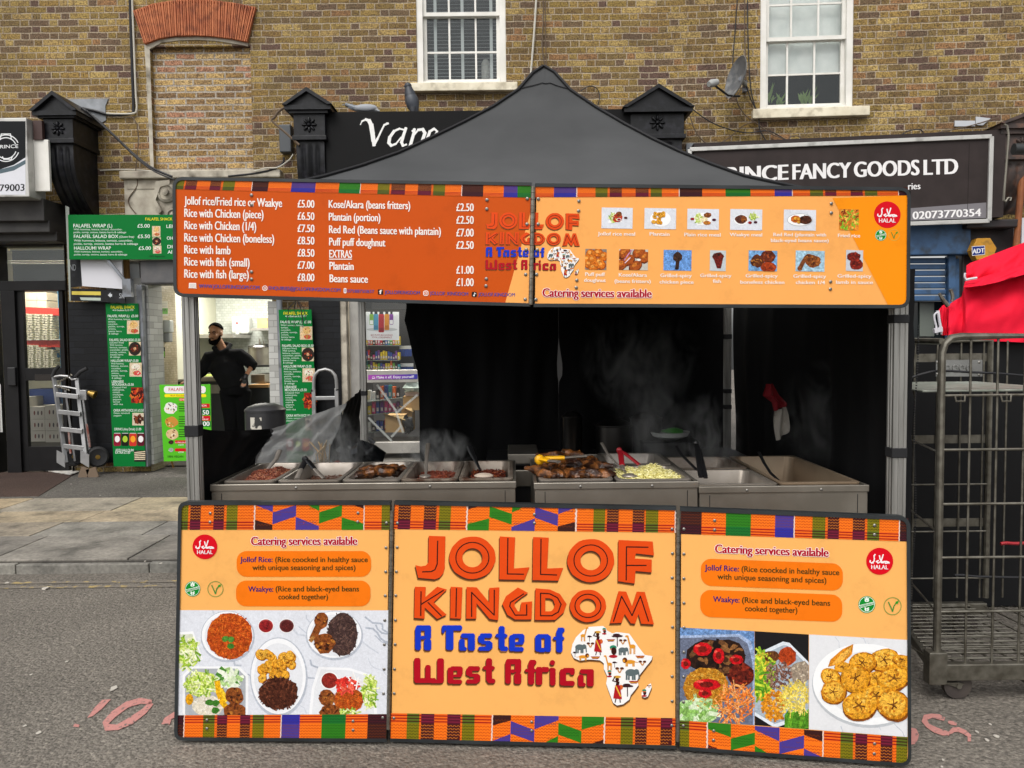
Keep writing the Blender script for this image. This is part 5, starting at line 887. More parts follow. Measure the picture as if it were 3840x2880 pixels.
cloth('rear_curtain', lambda a, b: (lambda z: (poly_at_z(edge, z) * (1 - a) + poly_at_z(slit, z) * a, 6.39, z))(zt + (zb - zt) * b), 40, 40, 2.3, .045)
cloth('rear_curtain', lambda a, b: (lambda z: (poly_at_z(slit2, z) * (1 - a) + (BRp.x + .03) * a, 6.385, z))(zt + (zb - zt) * b), 40, 40, 7.1, .03)
cloth('side_curtain', lambda a, b: (FRp.x + .035 + (BRp.x + .06 - FRp.x - .035) * a, FRp.y + (BRp.y - .0 - FRp.y) * a, zt + (zb - zt) * b), 50, 30, 4.2, .03, nrm=(1, 0, 0), fx=9)
cloth('side_curtain_flap', lambda a, b: (FRp.x + .028 + .045 * a, FRp.y - .012 + .02 * a, 1.9 + (.03 - 1.9) * b), 4, 40, 9, .012, nrm=(1, 0, 0), fx=1, fy=14)
m = MB()
for i in range(120): z = .35 + i * .011; m.cbox((FRp.x + .078 + .006 * math.sin(z * 9), FRp.y - .006, z), (.006, .004, .005))
m.build('zip', BLKP, gz, smooth=False)
SLr = (BLp - FLp); SLr.z = 0; SP = Pl((FLp.x, FLp.y, 0), SLr)
def side_strip(name, A, B, zlo, mat_, seed, amp=.02):
    n = len(A) - 1
    def at(L, b): t = b * (len(L) - 1); i = min(int(t), len(L) - 2); return L[i].lerp(L[i + 1], t - i)
    m = MB(); nn = SP.n
    def f(a, b):
        p = at(A, b).lerp(at(B, b), a); return p + nn * amp * mnoise.noise(V((a * 4, b * 6 + a * 3, seed)))
    m.grid(f, 16, 26); return m.build(name, mat_, gz, ang=80)
z6 = lambda *L: [SP.at('z6', x, y) for x, y in L]; dn = lambda L: L + [V((L[-1].x, L[-1].y, .25))]
def top_drop(top): return [[p, V((p.x, p.y, .15))] for p in top]
L0 = z6((214, 1063), (214, 1300), (214, 1600)); L1 = z6((762, 1068), (768, 1120), (690, 1215), (628, 1370)); L2 = z6((1332, 872), (1290, 1000), (1205, 1215), (1195, 1370)); L3 = z6((1432, 762), (1440, 1000), (1450, 1420))
def strip(name, topA, left, right, mat_, seed, amp):
    """cloth hanging between two traced edges, with a traced top line"""
    m = MB(); T_ = z6(*topA); nt_ = len(T_) - 1
    def at(L, b): t = b * (len(L) - 1); i = min(int(t), len(L) - 2); return L[i].lerp(L[i + 1], t - i)
    def f(a, b):
        base = at(left, b).lerp(at(right, b), a); tp = at(T_, a); lin_ = left[0].lerp(right[0], a); p = base + (tp - lin_) * (1 - b) ** 1.5
        return p + SP.n * amp * (mnoise.noise(V((a * 3, b * 5 + a * 4, seed))) + .6 * mnoise.noise(V((a * 9 + b * 4, b * 8, seed))))
    m.grid(f, 30, 26); return m.build(name, mat_, gz, ang=80)
strip('side_curtain', [(214, 1063), (330, 1080), (440, 1086), (600, 1078), (762, 1068)], dn(L0), dn(L1), FAB, 1.5, .015)
strip('clear_window', [(762, 1068), (880, 1030), (1000, 986), (1160, 935), (1332, 872)], dn(L1), dn(L2), glass('clear_pvc', (.85, .85, .85), .12, .12, .38), 3.5, .022)
strip('side_curtain', [(1332, 872), (1390, 820), (1432, 762)], dn(L2), dn(L3), FAB, 5.5, .014)
# ---------------- counter units, pans and food ----------------
CY0 = 3.44
def unit(u0, u1, v0, v1, label, dpt=.62):
    a, b = P('f', u0, v0, CY0), P('f', u1, v1, CY0); z = (a.z + b.z) / 2; yb = CY0 + dpt
    t = T('bain_marie', ((a.x + b.x) / 2, CY0 + .3, z - .27), label, 'food warmer'); m = MB()
    for q0, q1 in (((a.x, CY0), (b.x, CY0 + .006)), ((a.x, yb - .006), (b.x, yb)), ((a.x, CY0 + .006), (a.x + .006, yb - .006)), ((b.x - .006, CY0 + .006), (b.x, yb - .006))): m.box((*q0, z - .27), (*q1, z - .02))
    m.box((a.x + .006, CY0 + .006, z - .27), (b.x - .006, yb - .006, z - .262)); m.build('body', STEEL, t, smooth=False, bev=.003)
    m = MB(); m.box((a.x - .004, CY0 - .006, z - .03), (b.x + .004, CY0 + .012, z)); m.box((a.x - .004, yb - .012, z - .03), (b.x + .004, yb + .006, z)); m.box((a.x - .004, CY0 + .012, z - .03), (a.x + .012, yb - .012, z)); m.box((b.x - .012, CY0 + .012, z - .03), (b.x + .004, yb - .012, z)); m.build('top_rim', STEEL, t, smooth=False, bev=.003)
    for x in (a.x + .045, b.x - .045):
        m = MB(); m.box((x - .0015, CY0 - .0008, z - .26), (x + .0015, CY0 + .002, z - .04)); m.build('panel_seam', BLKP, t, smooth=False)
    for f in (.28, .72): rivet(t, V((a.x + (b.x - a.x) * f, CY0 - .007, z - .018)), V((0, -1, 0)), .006)
    return a.x, b.x, z
ux = unit(456, 1113, 1049, 1037, 'long stainless steel food warmer with five pans, at the left of the counter')
ux2 = unit(1155, 1507, 1036, 1046, 'shorter stainless steel food warmer in the middle holding the chicken pile', .88)
ux3 = unit(1511, 1875, 1052, 1046, 'stainless steel food warmer at the right end with the large empty pan', .88)
m = MB(); zt_ = ux[2] - .28; m.box((ux[0] - .06, CY0 - .02, zt_ - .03), (ux3[1] + .1, CY0 + .95, zt_))
tb = m.build('serving_table', mt('table_laminate', '1a1a1c', r=.5), label='long dark folding table under the food warmers behind the counter board', cat='table')
for x in (ux[0] + .05, ux3[1] - .05):
    for y in (CY0 + .06, CY0 + .65): MB().tube([(x, y, 0), (x, y, zt_ - .02)], .015, 8).build('leg', BLKP, tb)
def pan(x0, x1, y0, y1, z, d, label, dirt=None):
    m = MB(); n = 40; lip = .016
    def loop(ins, zz, rad):
        o = []
        for i, (cx, cy, t0) in enumerate(((x1 - ins - rad, y1 - ins - rad, 0), (x0 + ins + rad, y1 - ins - rad, 90), (x0 + ins + rad, y0 + ins + rad, 180), (x1 - ins - rad, y0 + ins + rad, 270))):
            for j in range(10): t = R(t0 + j * 10); o.append((cx + rad * math.cos(t), cy + rad * math.sin(t), zz))
        return o
    L = [loop(0, z - .012, .02), loop(0, z + .002, .02), loop(.004, z + .004, .02), loop(lip, z + .004, .045), loop(lip + .003, z, .045), loop(lip + .012, z - d * .9, .05), loop(lip + .03, z - d, .05)]
    for a in L: m.v += a
    for i in range(len(L) - 1):
        for j in range(n): m.f.append([i * n + j, i * n + (j + 1) % n, (i + 1) * n + (j + 1) % n, (i + 1) * n + j])
    m.f.append(list(range((len(L) - 1) * n, len(L) * n))); m.c = [(1, 1, 1)] * len(m.f); m.m = [0] * len(m.f)
    return m.build('food_pan', dirt or STEELP, label=label, cat='pan', group='steel food pans in the warmers', solid=.0015)
STAIN = mt('sauce_stained_steel', '8f8478', r=.4, m=.45, c2='7c7064', dirt='4a2410', dsc=16)
zt1 = ux[2] + .006; fx = lambda u: ux[0] + (ux[1] - ux[0]) * (u - 456) / (1113 - 456)
PB = [(478, 592), (596, 733), (737, 863), (864, 987), (990, 1108)]; yb1 = CY0 + .56
names = ['steel pan of reddish brown rice at the far left of the counter', 'nearly empty steel pan with black tongs, second from the left', 'steel pan of fried chicken pieces, third from the left', 'steaming steel pan of red sauce, fourth from the left', 'stained steel pan of dark stew with black handled spoon']
for (a, b), nm, i in zip(PB, names, range(5)): pan(fx(a), fx(b), CY0 + .02, yb1, zt1, .1, nm, STAIN if i in (3, 4) else None)
zt2 = ux2[2] + .006; f2x = lambda k, x: P(k, x, 1280 if k == 'za' else 1370, CY0).x
pan(f2x('za', 962), f2x('za', 1478), CY0 + .02, CY0 + .5, zt2, .1, 'wide steel pan heaped with grilled chicken and yellow tongs'); pan(f2x('za', 1500), f2x('za', 2025), CY0 + .02, CY0 + .42, zt2 - .004, .1, 'steel pan of pale yellow shredded cabbage beside the chicken'); pan(f2x('za', 1500), f2x('za', 2020), CY0 + .44, CY0 + .84, zt2, .14, 'plain steel pan behind the yellow cabbage')
zt3 = ux3[2] + .006; pan(f2x('zb', 380), f2x('zb', 1010), CY0 + .015, CY0 + .42, zt3 - .004, .1, 'shallow almost empty steel pan in front of the stained one'); pan(f2x('zb', 385), f2x('zb', 1000), CY0 + .44, CY0 + .84, zt3, .15, 'brown stained steel pan at the back of the right warmer', STAIN); pan(f2x('zb', 1020), f2x('zb', 1610), CY0 + .015, CY0 + .84, zt3, .22, 'large deep empty steel pan at the right end of the counter', mt('brownish_pan_steel', '9a8872', r=.4, m=.5, c2='877460', sc_=4))
def heap(name, x0, x1, y0, y1, z, h, cols, n, ln, w_, label, cat, seed=0):
    m = MB(); bz = lambda a, b: z + h * (max(0, math.sin(a * math.pi)) ** .6) * (max(0, math.sin(b * math.pi)) ** .6) * (.75 + .5 * mnoise.noise(V((a * 4, b * 4, seed))))
    m.cur = hx(cols[0]); m.grid(lambda a, b: (x0 + (x1 - x0) * a, y0 + (y1 - y0) * b, bz(a, b)), 24, 18)
    for i in range(n):
        a, b = rnd(.02, .98), rnd(.02, .98); p = V((x0 + (x1 - x0) * a, y0 + (y1 - y0) * b, bz(a, b) + w_ * .3)); d = V((rnd(-1, 1), rnd(-1, 1), rnd(-.35, .5))).normalized() * ln * rnd(.6, 1.2) / 2; m.cur = hx(random.choice(cols)); m.tube([p - d, p, p + d], [w_ * .3, w_ * .5, w_ * .3], 5)
    return m.build(name, PAINTC, label=label, cat=cat)
heap('rice', fx(480) + .025, fx(590) - .025, CY0 + .05, yb1 - .03, zt1 - .04, .06, ['8a4a36', '9c5a42', '7a3e2e', 'b07858', '6a3428'], 1500, .018, .005, 'reddish brown beans and rice filling the leftmost pan', 'rice', 1)
heap('sauce', fx(598) + .03, fx(732) - .03, CY0 + .05, yb1 - .03, zt1 - .06, .012, ['5a3a2c', '6a4634', '7a5238'], 90, .03, .006, 'thin brown sauce left in the pan under black tongs', 'sauce', 2)
def chicken_piece(name, c, s, label, group, dark=0):
    m = MB(); cols = ['8a4a1e', '6a3414', 'a8642a', '4a220e'] if not dark else ['5a2c14', '3a1a0c', '7a4420', '2a120a']; M = Matrix.Rotation(rnd(0, 6.28), 3, 'Z') @ Matrix.Rotation(rnd(-.5, .5), 3, 'X')
    m.ball(c, (s, s * .62, s * .5), 14, .22, M); d = M @ V((1, 0, .1)); e = V(c) + d * s * .8; m.tube([e, e + d * s * .7], [s * .34, s * .16], 7); m.ball(e + d * s * .75, s * .2, 7, .2)
    return m.build(name, CHK, label=label, cat='chicken', group=group)
CHK = mt('grilled_chicken_skin', '2c1408', r=.42, c2='9a5e2a', sc_=24, lo=.42, hi=.72, bump=.8, bsc=90, dirt='1a0c06', dsc=25)
gx0, gx1 = f2x('za', 985), f2x('za', 1450)
for i in range(20):
    a = (i % 7) / 6 + rnd(-.05, .05); r_ = i // 7; c = (gx0 + (gx1 - gx0) * (.08 + .84 * a), CY0 + .1 + .13 * r_ + rnd(-.02, .02), zt2 + .004 + .024 * r_ * math.sin((.1 + .8 * a) * 3.14) + rnd(0, .015)); chicken_piece('chicken_piece', c, rnd(.048, .062), 'charred brown grilled chicken piece in the heap under the yellow tongs', 'grilled chicken pieces heaped in the wide pan', i % 3 == 0)
for i in range(10): chicken_piece('chicken_piece', (fx(750) + (fx(850) - fx(750)) * rnd(.05, .95), CY0 + rnd(.2, .45), zt1 - .012 + rnd(0, .02)), rnd(.04, .055), 'golden fried chicken piece lying in the third pan from the left', 'fried chicken pieces in the third pan')
heap('sauce', fx(866) + .03, fx(985) - .03, CY0 + .05, yb1 - .03, zt1 - .05, .03, ['7a3a28', '8a4630', '6a2e20'], 160, .025, .007, 'reddish sauce simmering in the steaming fourth pan', 'sauce', 3)
heap('stew', fx(992) + .03, fx(1106) - .03, CY0 + .05, yb1 - .03, zt1 - .045, .03, ['5a2010', '6a2a14', '441608', '8a4a2a'], 200, .02, .008, 'dark red stew in the stained fifth pan', 'stew', 4)
heap('cabbage', f2x('za', 1530), f2x('za', 2000), CY0 + .05, CY0 + .39, zt2 - .03, .06, ['d8cf86', 'e4dc98', 'c8be70', 'eee8b4'], 900, .035, .006, 'pale yellow shredded cabbage heaped in its steel pan', 'food', 5)
heap('sauce', f2x('zb', 500), f2x('zb', 960), CY0 + .05, CY0 + .39, zt3 - .075, .01, ['9a8578', '8a7466', 'a8958a'], 40, .03, .007, 'scraps of food in the shallow front pan', 'sauce', 6)
def utensil(name, pts, r, mat_, label, bowl_=None, cat='spoon'):
    t = T(name, pts[-1], label, cat); MB().tube(pts, r, 8, flat=.6).build('handle', mat_, t)
    if bowl_: MB().ball(bowl_[0], bowl_[1], 14).build('bowl', bowl_[2], t)
    return t
pz = lambda k, x, y, Y: P(k, x, y, Y)
utensil('serving_spoon', [pz('z6', 825, 1235, 3.85), pz('z6', 800, 1300, 3.78), pz('z6', 740, 1370, 3.72), pz('z6', 700, 1425, 3.68)], [.014, .012, .008, .006], STEELP, 'steel serving spoon standing in the reddish brown rice', (pz('z6', 695, 1430, 3.67), (.03, .03, .012), STEELP))
utensil('serving_spoon', [pz('za', 480, 1060, 3.85), pz('za', 495, 1100, 3.83), pz('za', 530, 1170, 3.77), pz('za', 555, 1225, 3.7)], [.016, .016, .009, .006], BLKP, 'black handled spoon leaning in the stained fifth pan', (pz('za', 580, 1262, 3.62), (.045, .035, .014), mt('rice_white', 'b8a898', r=.6)))
utensil('serving_spoon', [pz('za', 195, 1040, 3.9), pz('za', 185, 1120, 3.84), pz('za', 182, 1190, 3.78), pz('za', 178, 1262, 3.7)], [.012, .01, .008, .006], STEELP, 'steel spoon standing in the steaming fourth pan', (pz('za', 175, 1265, 3.68), (.03, .03, .01), STEELP))
def tongs(label, top, aL, aR, hm, wd=.014, split=.55, tipm=None):
    t = T('tongs', top, label, 'tongs'); m = MB(); tm = MB()
    for e in (aL, aR):
        mid = V(top).lerp(V(e), split); m.tube([V(top), V(top).lerp(mid, .3) + (mid - V(top)).cross(V((0, 1, 0))).normalized() * .004, mid], [wd * .8, wd, wd * .9], 8, flat=.5); tm.tube([mid, V(e)], [wd * .7, wd * .8], 8, flat=.4)
    m.ball(top, wd * 1.1, 8); m.build('handle', hm, t); tm.build('arm', tipm or STEELP, t); return t
tongs('black handled steel tongs straddling the second pan', pz('z6', 1020, 1300, 3.7), pz('z6', 955, 1448, 3.55), pz('z6', 1165, 1445, 3.58), BLKP, .015, .5)
tongs('yellow handled steel tongs lying on the chicken heap', pz('za', 965, 1150, 3.58), pz('za', 1290, 1125, 3.6), pz('za', 1095, 1165, 3.5), mt('yellow_grip', 'e8ac10', r=.4), .022, .52)
tongs('red handled tongs resting between the cabbage and the pan behind', pz('za', 1515, 1085, 3.85), pz('za', 1540, 1215, 3.62), pz('za', 1690, 1212, 3.75), mt('red_grip', 'a01824', r=.4), .014, .8)
utensil('serving_spoon', [pz('za', 1395, 1035, 3.85), pz('za', 1430, 1100, 3.78), pz('za', 1490, 1170, 3.7), pz('za', 1560, 1235, 3.6)], [.008, .007, .006, .006], STEELP, 'thin steel spoon leaning into the yellow cabbage', (pz('za', 1590, 1262, 3.57), (.04, .03, .012), STEELP))
utensil('spatula', [pz('za', 1910, 1060, 3.9), pz('za', 1950, 1120, 3.82), pz('za', 2010, 1180, 3.75), pz('za', 2050, 1220, 3.7)], [.009, .008, .008, .008], BLKP, 'black spatula leaning across the stained back pan', cat='spatula')
tongs('black tongs standing upright in the shallow front pan', pz('zb', 405, 1085, 3.85), pz('zb', 440, 1330, 3.6), pz('zb', 475, 1335, 3.62), BLKP, .014, .95, BLKP)
utensil('serving_spoon', [pz('zb', 860, 1150, 3.95), pz('zb', 900, 1230, 3.85), pz('zb', 945, 1300, 3.78), pz('zb', 1000, 1350, 3.7)], [.009, .008, .008, .007], BLKP, 'long black spoon between the shallow pan and the large empty pan')
cl = T('cutlery_cup', pz('z6', 1160, 1352, 4.1), 'clear cup of pale wooden forks on the counter edge', 'cutlery cup'); p = pz('z6', 1160, 1375, 4.1); MB().lathe([(.04, 0), (.05, .05)], p, 16).build('cup', GLASS, cl)
for i in range(12): q = p + V((rnd(-.03, .03), rnd(-.03, .03), .01)); MB().tube([q, q + V((rnd(-.02, .02), 0, rnd(.07, .09))), q + V((rnd(-.045, .045), rnd(-.02, .02), rnd(.11, .14)))], [.005, .006, .011], 6, flat=.25).build('wooden_fork', mt('birch_wood', 'e6d0ae', r=.7), cl)
MB().ball(pz('z6', 1265, 1345, 4.15), (.028, .028, .026), 12).build('tomato', mt('tomato_red', 'a82a1c', r=.3), label='red tomato beside the wooden forks', cat='tomato'); MB().ball(pz('z6', 1345, 1352, 4.2), (.025, .025, .022), 12).build('tomato', mt('tomato_red'), label='smaller red tomato near the crumpled black bag', cat='tomato')
m = MB(); m.ball(pz('z6', 1420, 1330, 4.35), (.13, .1, .13), 22, .3); m.ball(pz('z6', 1420, 1275, 4.35), (.09, .06, .06), 16, .4); m.build('plastic_bag', mt('black_bag_plastic', '17191c', r=.25, bump=1, bsc=14), label='crumpled shiny black plastic bag behind the left pans', cat='bag')
# back of the stall
bt = MB(); byy = 5.3; xl, xr = P('f', 1050, 1000, byy).x, P('f', 1620, 1000, byy).x; bt.box((xl, byy, .78), (xr, byy + .5, .82)); b2 = bt.build('back_table', mt('table_laminate'), label='dark table with pots at the back of the stall', cat='table')
for x in (xl + .04, xr - .04):
    for y in (byy + .04, byy + .46): MB().tube([(x, y, PZ if y > yk else 0), (x, y, .79)], .014, 8).build('leg', BLKP, b2)
def pot(k, x, y, Y, r_, h, label, m_=None): p = P(k, x, y, Y); p.z = .82; t = T('cooking_pot', p, label, 'pot'); MB().lathe([(r_, 0), (r_, h), (r_ * 1.06, h + .006), (r_ * 1.06, h + .012), (r_ * .96, h + .012), (r_ * .96, .01)], p, 28).build('body', m_ or mt('dark_steel', '4a4846', r=.3, m=.9), t); MB().lathe([(r_ * 1.0, h + .013), (r_ * .6, h + .04), (0, h + .05)], p, 28).build('lid', m_ or mt('dark_steel'), t)
pot('za', 1190, 1000, 5.5, .07, .26, 'tall narrow dark pot at the back of the stall'); pot('za', 1480, 1000, 5.5, .13, .2, 'wide dark cooking pot with lid at the back table'); pot('za', 1700, 960, 5.55, .11, .24, 'dark lidded pot beside the bowl of greens')
p = P('za', 1865, 985, 5.4); gb = T('bowl', p, 'white bowl of green packets catching light at the back of the stall', 'bowl'); MB().lathe([(.04, 0), (.12, .03), (.135, .06), (.125, .06), (.035, .006)], p + V((0, 0, -.03)), 28).build('body', mt('white_bowl', 'c8ccc8', r=.3), gb); MB().ball(p + V((.02, 0, .03)), (.07, .06, .02), 10, .3).build('contents', mt('green_pack', '3f9a2c', r=.5), gb)
MB().box((p.x - .2, 5.3, .82), (p.x + .2, 5.6, p.z - .032)).build('black_crate', BLKP, label='black crate carrying the white bowl on the back table', cat='crate', bev=.01)
a, b = P('za', 745, 1112, 4.2), P('za', 960, 1180, 4.2); m = MB(); m.box((a.x, 4.2, b.z), (b.x, 4.6, a.z)); m.box((a.x - .01, 4.19, b.z - .12), (b.x, 4.2, b.z - .03)); m.build('steel_griddle', STEEL, label='low steel griddle behind the gap between the warmers', cat='griddle', smooth=False, bev=.006)
MB().box((a.x, 4.22, .1), (b.x, 4.58, b.z - .125)).build('griddle_stand', BLKP, label='black stand under the steel griddle', cat='stand')
# hanging cloth
def cl_fn(L, R_, Y):
    def f(a, b): t = b * (len(L) - 1); i = min(int(t), len(L) - 2); p = P('zb', *L[i], Y).lerp(P('zb', *L[i + 1], Y), t - i); q = P('zb', *R_[i], Y).lerp(P('zb', *R_[i + 1], Y), t - i); r_ = p.lerp(q, a); r_.y += .02 * math.sin(a * 9 + b * 3); return r_
    return f
hc = T('hanging_cloth', P('zb', 990, 860, 4.9), 'red and white cloth hanging in the dark at the right of the stall', 'cloth')
cloth('red_part', cl_fn([(910, 655), (893, 740), (960, 790), (970, 852)], [(965, 655), (1000, 735), (1050, 790), (1058, 815)], 4.9), 12, 12, 1, .01, mt('red_cloth', '8a1420', r=.9), hc); cloth('white_part', cl_fn([(970, 852), (968, 900), (975, 980), (988, 1066)], [(1058, 817), (1072, 880), (1078, 960), (1074, 1000)], 4.9), 12, 12, 2, .01, mt('white_cloth', 'b8b2a8', r=.9), hc)
# ---------------- steam ----------------
def steam(k, x, y, Y, r_, dens, sc_, label, seed):
    c = P(k, x, y, Y); m = MB(); m.ball(c, r_, 18); o = m.build('steam', None, loc=c, label=label, cat='steam', kind='stuff') if False else None
    M = bpy.data.materials.new('steam'); M.use_nodes = True; t = M.node_tree; t.nodes.remove(t.nodes['Principled BSDF']); v = nd(t, 'VolumePrincipled'); v.inputs['Color'].default_value = (.95, .95, .93, 1); v.inputs['Anisotropy'].default_value = .2
    g = nd(t, 'TexCoord'); mp = nd(t, 'Mapping'); mp.inputs['Location'].default_value = (seed, seed * 2, 0); mp.inputs['Scale'].default_value = (1, 1, .55); t.links.new(g.outputs['Object'], mp.inputs[0]); n = nd(t, 'TexNoise', Scale=sc_, Detail=4, Distortion=1.6); t.links.new(mp.outputs[0], n.inputs['Vector'])
    sv = nd(t, 'VectorMath'); sv.operation = 'DIVIDE'; t.links.new(g.outputs['Object'], sv.inputs[0]); sv.inputs[1].default_value = r_; ln = nd(t, 'VectorMath'); ln.operation = 'LENGTH'; t.links.new(sv.outputs[0], ln.inputs[0])
    fall = math_(t, 'MAXIMUM', math_(t, 'SUBTRACT', 1.0, ln.outputs['Value']), 0.0); wisp = nd(t, 'MapRange'); wisp.inputs[1].default_value = .48; wisp.inputs[2].default_value = .75; t.links.new(n.outputs['Fac'], wisp.inputs[0])
    t.links.new(math_(t, 'MULTIPLY', math_(t, 'MULTIPLY', fall, wisp.outputs[0]), dens * 2), v.inputs['Density']); t.links.new(v.outputs[0], t.nodes['Material Output'].inputs['Volume'])
    m.build('steam', M, loc=c, label=label, cat='steam', kind='stuff')
steam('za', 1660, 420, 4.4, (.36, .2, .36), 9, 7, 'thin grey steam curling high in front of the black curtain', 1.3)
steam('za', 1740, 860, 4.2, (.2, .18, .34), 6, 8, 'faint steam rising behind the red tongs', 3.1)
steam('za', 250, 1110, 4.0, (.22, .14, .14), 22, 11, 'steam rising from the fourth and fifth pans', 5.2)
steam('z6', 1290, 1220, 4.1, (.2, .14, .2), 14, 11, 'steam rising beside the black plastic bag', 7.7)
steam('zb', 470, 1040, 4.0, (.2, .14, .26), 7, 9, 'steam rising behind the upright black tongs', 9.4)
steam('zb', 1400, 900, 4.3, (.4, .2, .34), 3, 6, 'very faint steam in front of the right side curtain', 11.8)
# ---------------- shopfronts ----------------
BT = tiles('black_painted_brick', '0a0b0e', '121418', '050506', H=.0765, L=.23, r=.45, jw=.004); WB = tiles('white_painted_brick', '9a9a96', 'b6b6b2', '8c8c88', H=.0765, L=.23, r=.7, jw=.004); CT = tiles('cream_mosaic_tile', 'a89a7c', 'beb196', '8c8068', H=.03, L=.045, r=.3, jw=.0016); GT = tiles('pale_grey_tile', 'b4b8b2', 'c6cac4', '94988f', H=.04, L=.06, r=.25, jw=.0016)
DKF = mt('dark_bronze_frame', '0e0d0e', r=.45, c2='151415', spec=.25); GREY = mt('grey_painted_metal', '7b7f86', r=.5, c2='6b6f75', dirt='4a4a48', dsc=8); FRM = mt('satin_aluminium_frame', 'a9a6a0', r=.4, m=.5, c2='97948e'); PALE = mt('pale_room_wall', 'cfcfc2', r=.8); BROWNC = mt('cardboard', 'a98a5e', r=.8, c2='b89a6c'); RM = mt('dark_floor', '33302e', r=.7)
def bx(name, k, x0, y0, x1, y1, ya, yb, m_, parent=None, **kw):
    """a box from a pixel rectangle seen at depth ya, reaching back to yb"""
    a, b = P(k, x0, y1, ya), P(k, x1, y0, ya); c, d = P(k, x0, y0, ya), P(k, x1, y1, ya); m = MB(); m.box(((a.x + c.x) / 2, min(ya, yb), (a.z + d.z) / 2), ((b.x + d.x) / 2, max(ya, yb), (b.z + c.z) / 2)); kw.setdefault('smooth', False); return m.build(name, m_, parent, **kw)
def room(parent, x0, x1, y0, y1, z0, z1, wm, back=None, floor=None):
    m = MB(); m.add([(x0, y1, z0), (x1, y1, z0), (x1, y1, z1), (x0, y1, z1)], [(0, 1, 2, 3)]); m.build('back_wall', back or wm, parent, smooth=False); m = MB(); m.add([(x0, y0, z0), (x0, y1, z0), (x0, y1, z1), (x0, y0, z1)], [(0, 1, 2, 3)]); m.build('room_wall', wm, parent, smooth=False); m = MB(); m.add([(x1, y0, z0), (x1, y1, z0), (x1, y1, z1), (x1, y0, z1)], [(0, 3, 2, 1)]); m.build('room_wall', wm, parent, smooth=False)
    MB().add([(x0, y0, z1), (x1, y0, z1), (x1, y1, z1), (x0, y1, z1)], [(0, 3, 2, 1)][::1]).build('ceiling', PALE, parent, smooth=False); MB().add([(x0, y0, z0), (x1, y0, z0), (x1, y1, z0), (x0, y1, z0)], [(0, 1, 2, 3)]).build('room_floor', floor or RM, parent, smooth=False)
LAMP = mat('lit_tube', 'fff2d8', emis=5)
def striplight(p, L, watts, label, col=(1, .93, .8)):
    t = T('strip_light', p, label, 'lamp'); p = V(p); MB().tube([p - V((L / 2, 0, 0)), p + V((L / 2, 0, 0))], .02, 10).build('lit_tube', LAMP, t); m = MB(); m.box((p.x - L / 2, p.y - .04, p.z + .025), (p.x + L / 2, p.y + .04, p.z + .06)); m.build('fitting', PALE, t, smooth=False)
    l = bpy.data.lights.new('strip_lamp', 'AREA'); l.energy = watts; l.size = L; l.size_y = .15; l.shape = 'RECTANGLE'; l.color = col; o = bpy.data.objects.new('strip_lamp', l); sc.collection.objects.link(o); o.location = p - V((0, 0, .03)); o.parent = None; return t
# --- left: watch shop, glass door ---
LX0, LX1 = -8.4, lf[1]
room(H1, LX0 + .02, LX1 + .75, 9.95, 13.2, PZ, 3.2, mt('shop_wall', 'b8b8a6', r=.8)); striplight((-5.6, 10.02, 3.05), 1.6, 90, 'lit white strip lamp inside the glass door shop at the far left')
m = MB(); z = lambda v: P('f', 80, v, 9.6).z; xx = lambda u, v=800: P('f', u, v, 9.6).x
m.box((LX0, 9.56, z(628)), (LX1, 9.72, z(607))); m.box((LX0, 9.56, z(532)), (LX1, 9.72, z(522))); m.box((xx(12), 9.56, PZ), (xx(42), 9.72, z(628))); m.box((xx(3, 570), 9.56, z(607)), (xx(-10, 570), 9.72, z(532))); m.box((xx(145, 600), 9.56, PZ), (LX1, 9.72, z(532))); m.box((xx(-40), 9.56, PZ), (xx(-6), 9.72, z(628))); m.build('shopfront_frame', DKF, H1, smooth=False, bev=.006)
MB().add([(LX0, 9.64, z(607)), (LX1, 9.64, z(607)), (LX1, 9.64, z(532)), (LX0, 9.64, z(532))], [(0, 1, 2, 3)]).build('fanlight_glass', GLASSD, H1, smooth=False)
MB().add([(LX0, 9.64, PZ), (xx(-6), 9.64, PZ), (xx(-6), 9.64, z(628)), (LX0, 9.64, z(628))], [(0, 1, 2, 3)]).build('shop_window', GLASSD, H1, smooth=False)
m = MB(); d0, d1 = xx(42), LX1 - .06
for a, b, c, d in ((d0, d0 + .07, PZ + .02, z(628)), (d1 - .05, d1, PZ + .02, z(628)), (d0 + .07, d1 - .05, z(650) + .12, z(628)), (d0 + .07, d1 - .05, z(822), z(795)), (d0 + .07, d1 - .05, PZ + .02, z(965))): m.box((a, 9.6, c), (b, 9.66, d))
dr = m.build('shop_door', DKF, H1, smooth=False, bev=.005)
for c, d in ((z(965), z(822)), (z(795), z(650) + .12)): MB().add([(d0 + .07, 9.63, c), (d1 - .05, 9.63, c), (d1 - .05, 9.63, d), (d0 + .07, 9.63, d)], [(0, 1, 2, 3)]).build('glass', GLASSD, dr, smooth=False)
bx('handle', 'z5', 55, 700, 118, 845, 9.52, 9.6, BLKP, dr, bev=.01); bx('letter_plate', 'z5', 270, 755, 420, 805, 9.585, 9.6, mt('bronze_plate', '2f2b28', r=.4, m=.5), dr); bx('closer_box', 'z5', 68, 140, 120, 215, 9.59, 9.66, mt('door_sticker', 'a8a8a4'), dr); bx('sticker', 'z5', 76, 148, 112, 178, 9.584, 9.59, mt('red_sticker', 'a83a30'), dr)
for y in (468, 506):
    m = MB(); m.tube([P('m2', 40, y + 28 if y > 500 else y + 28, 9.75), P('m2', 1020, y + 24, 9.75)], .008, 8); m.build('blind_rail', mt('pale_rail', 'b8b49a'), H1)
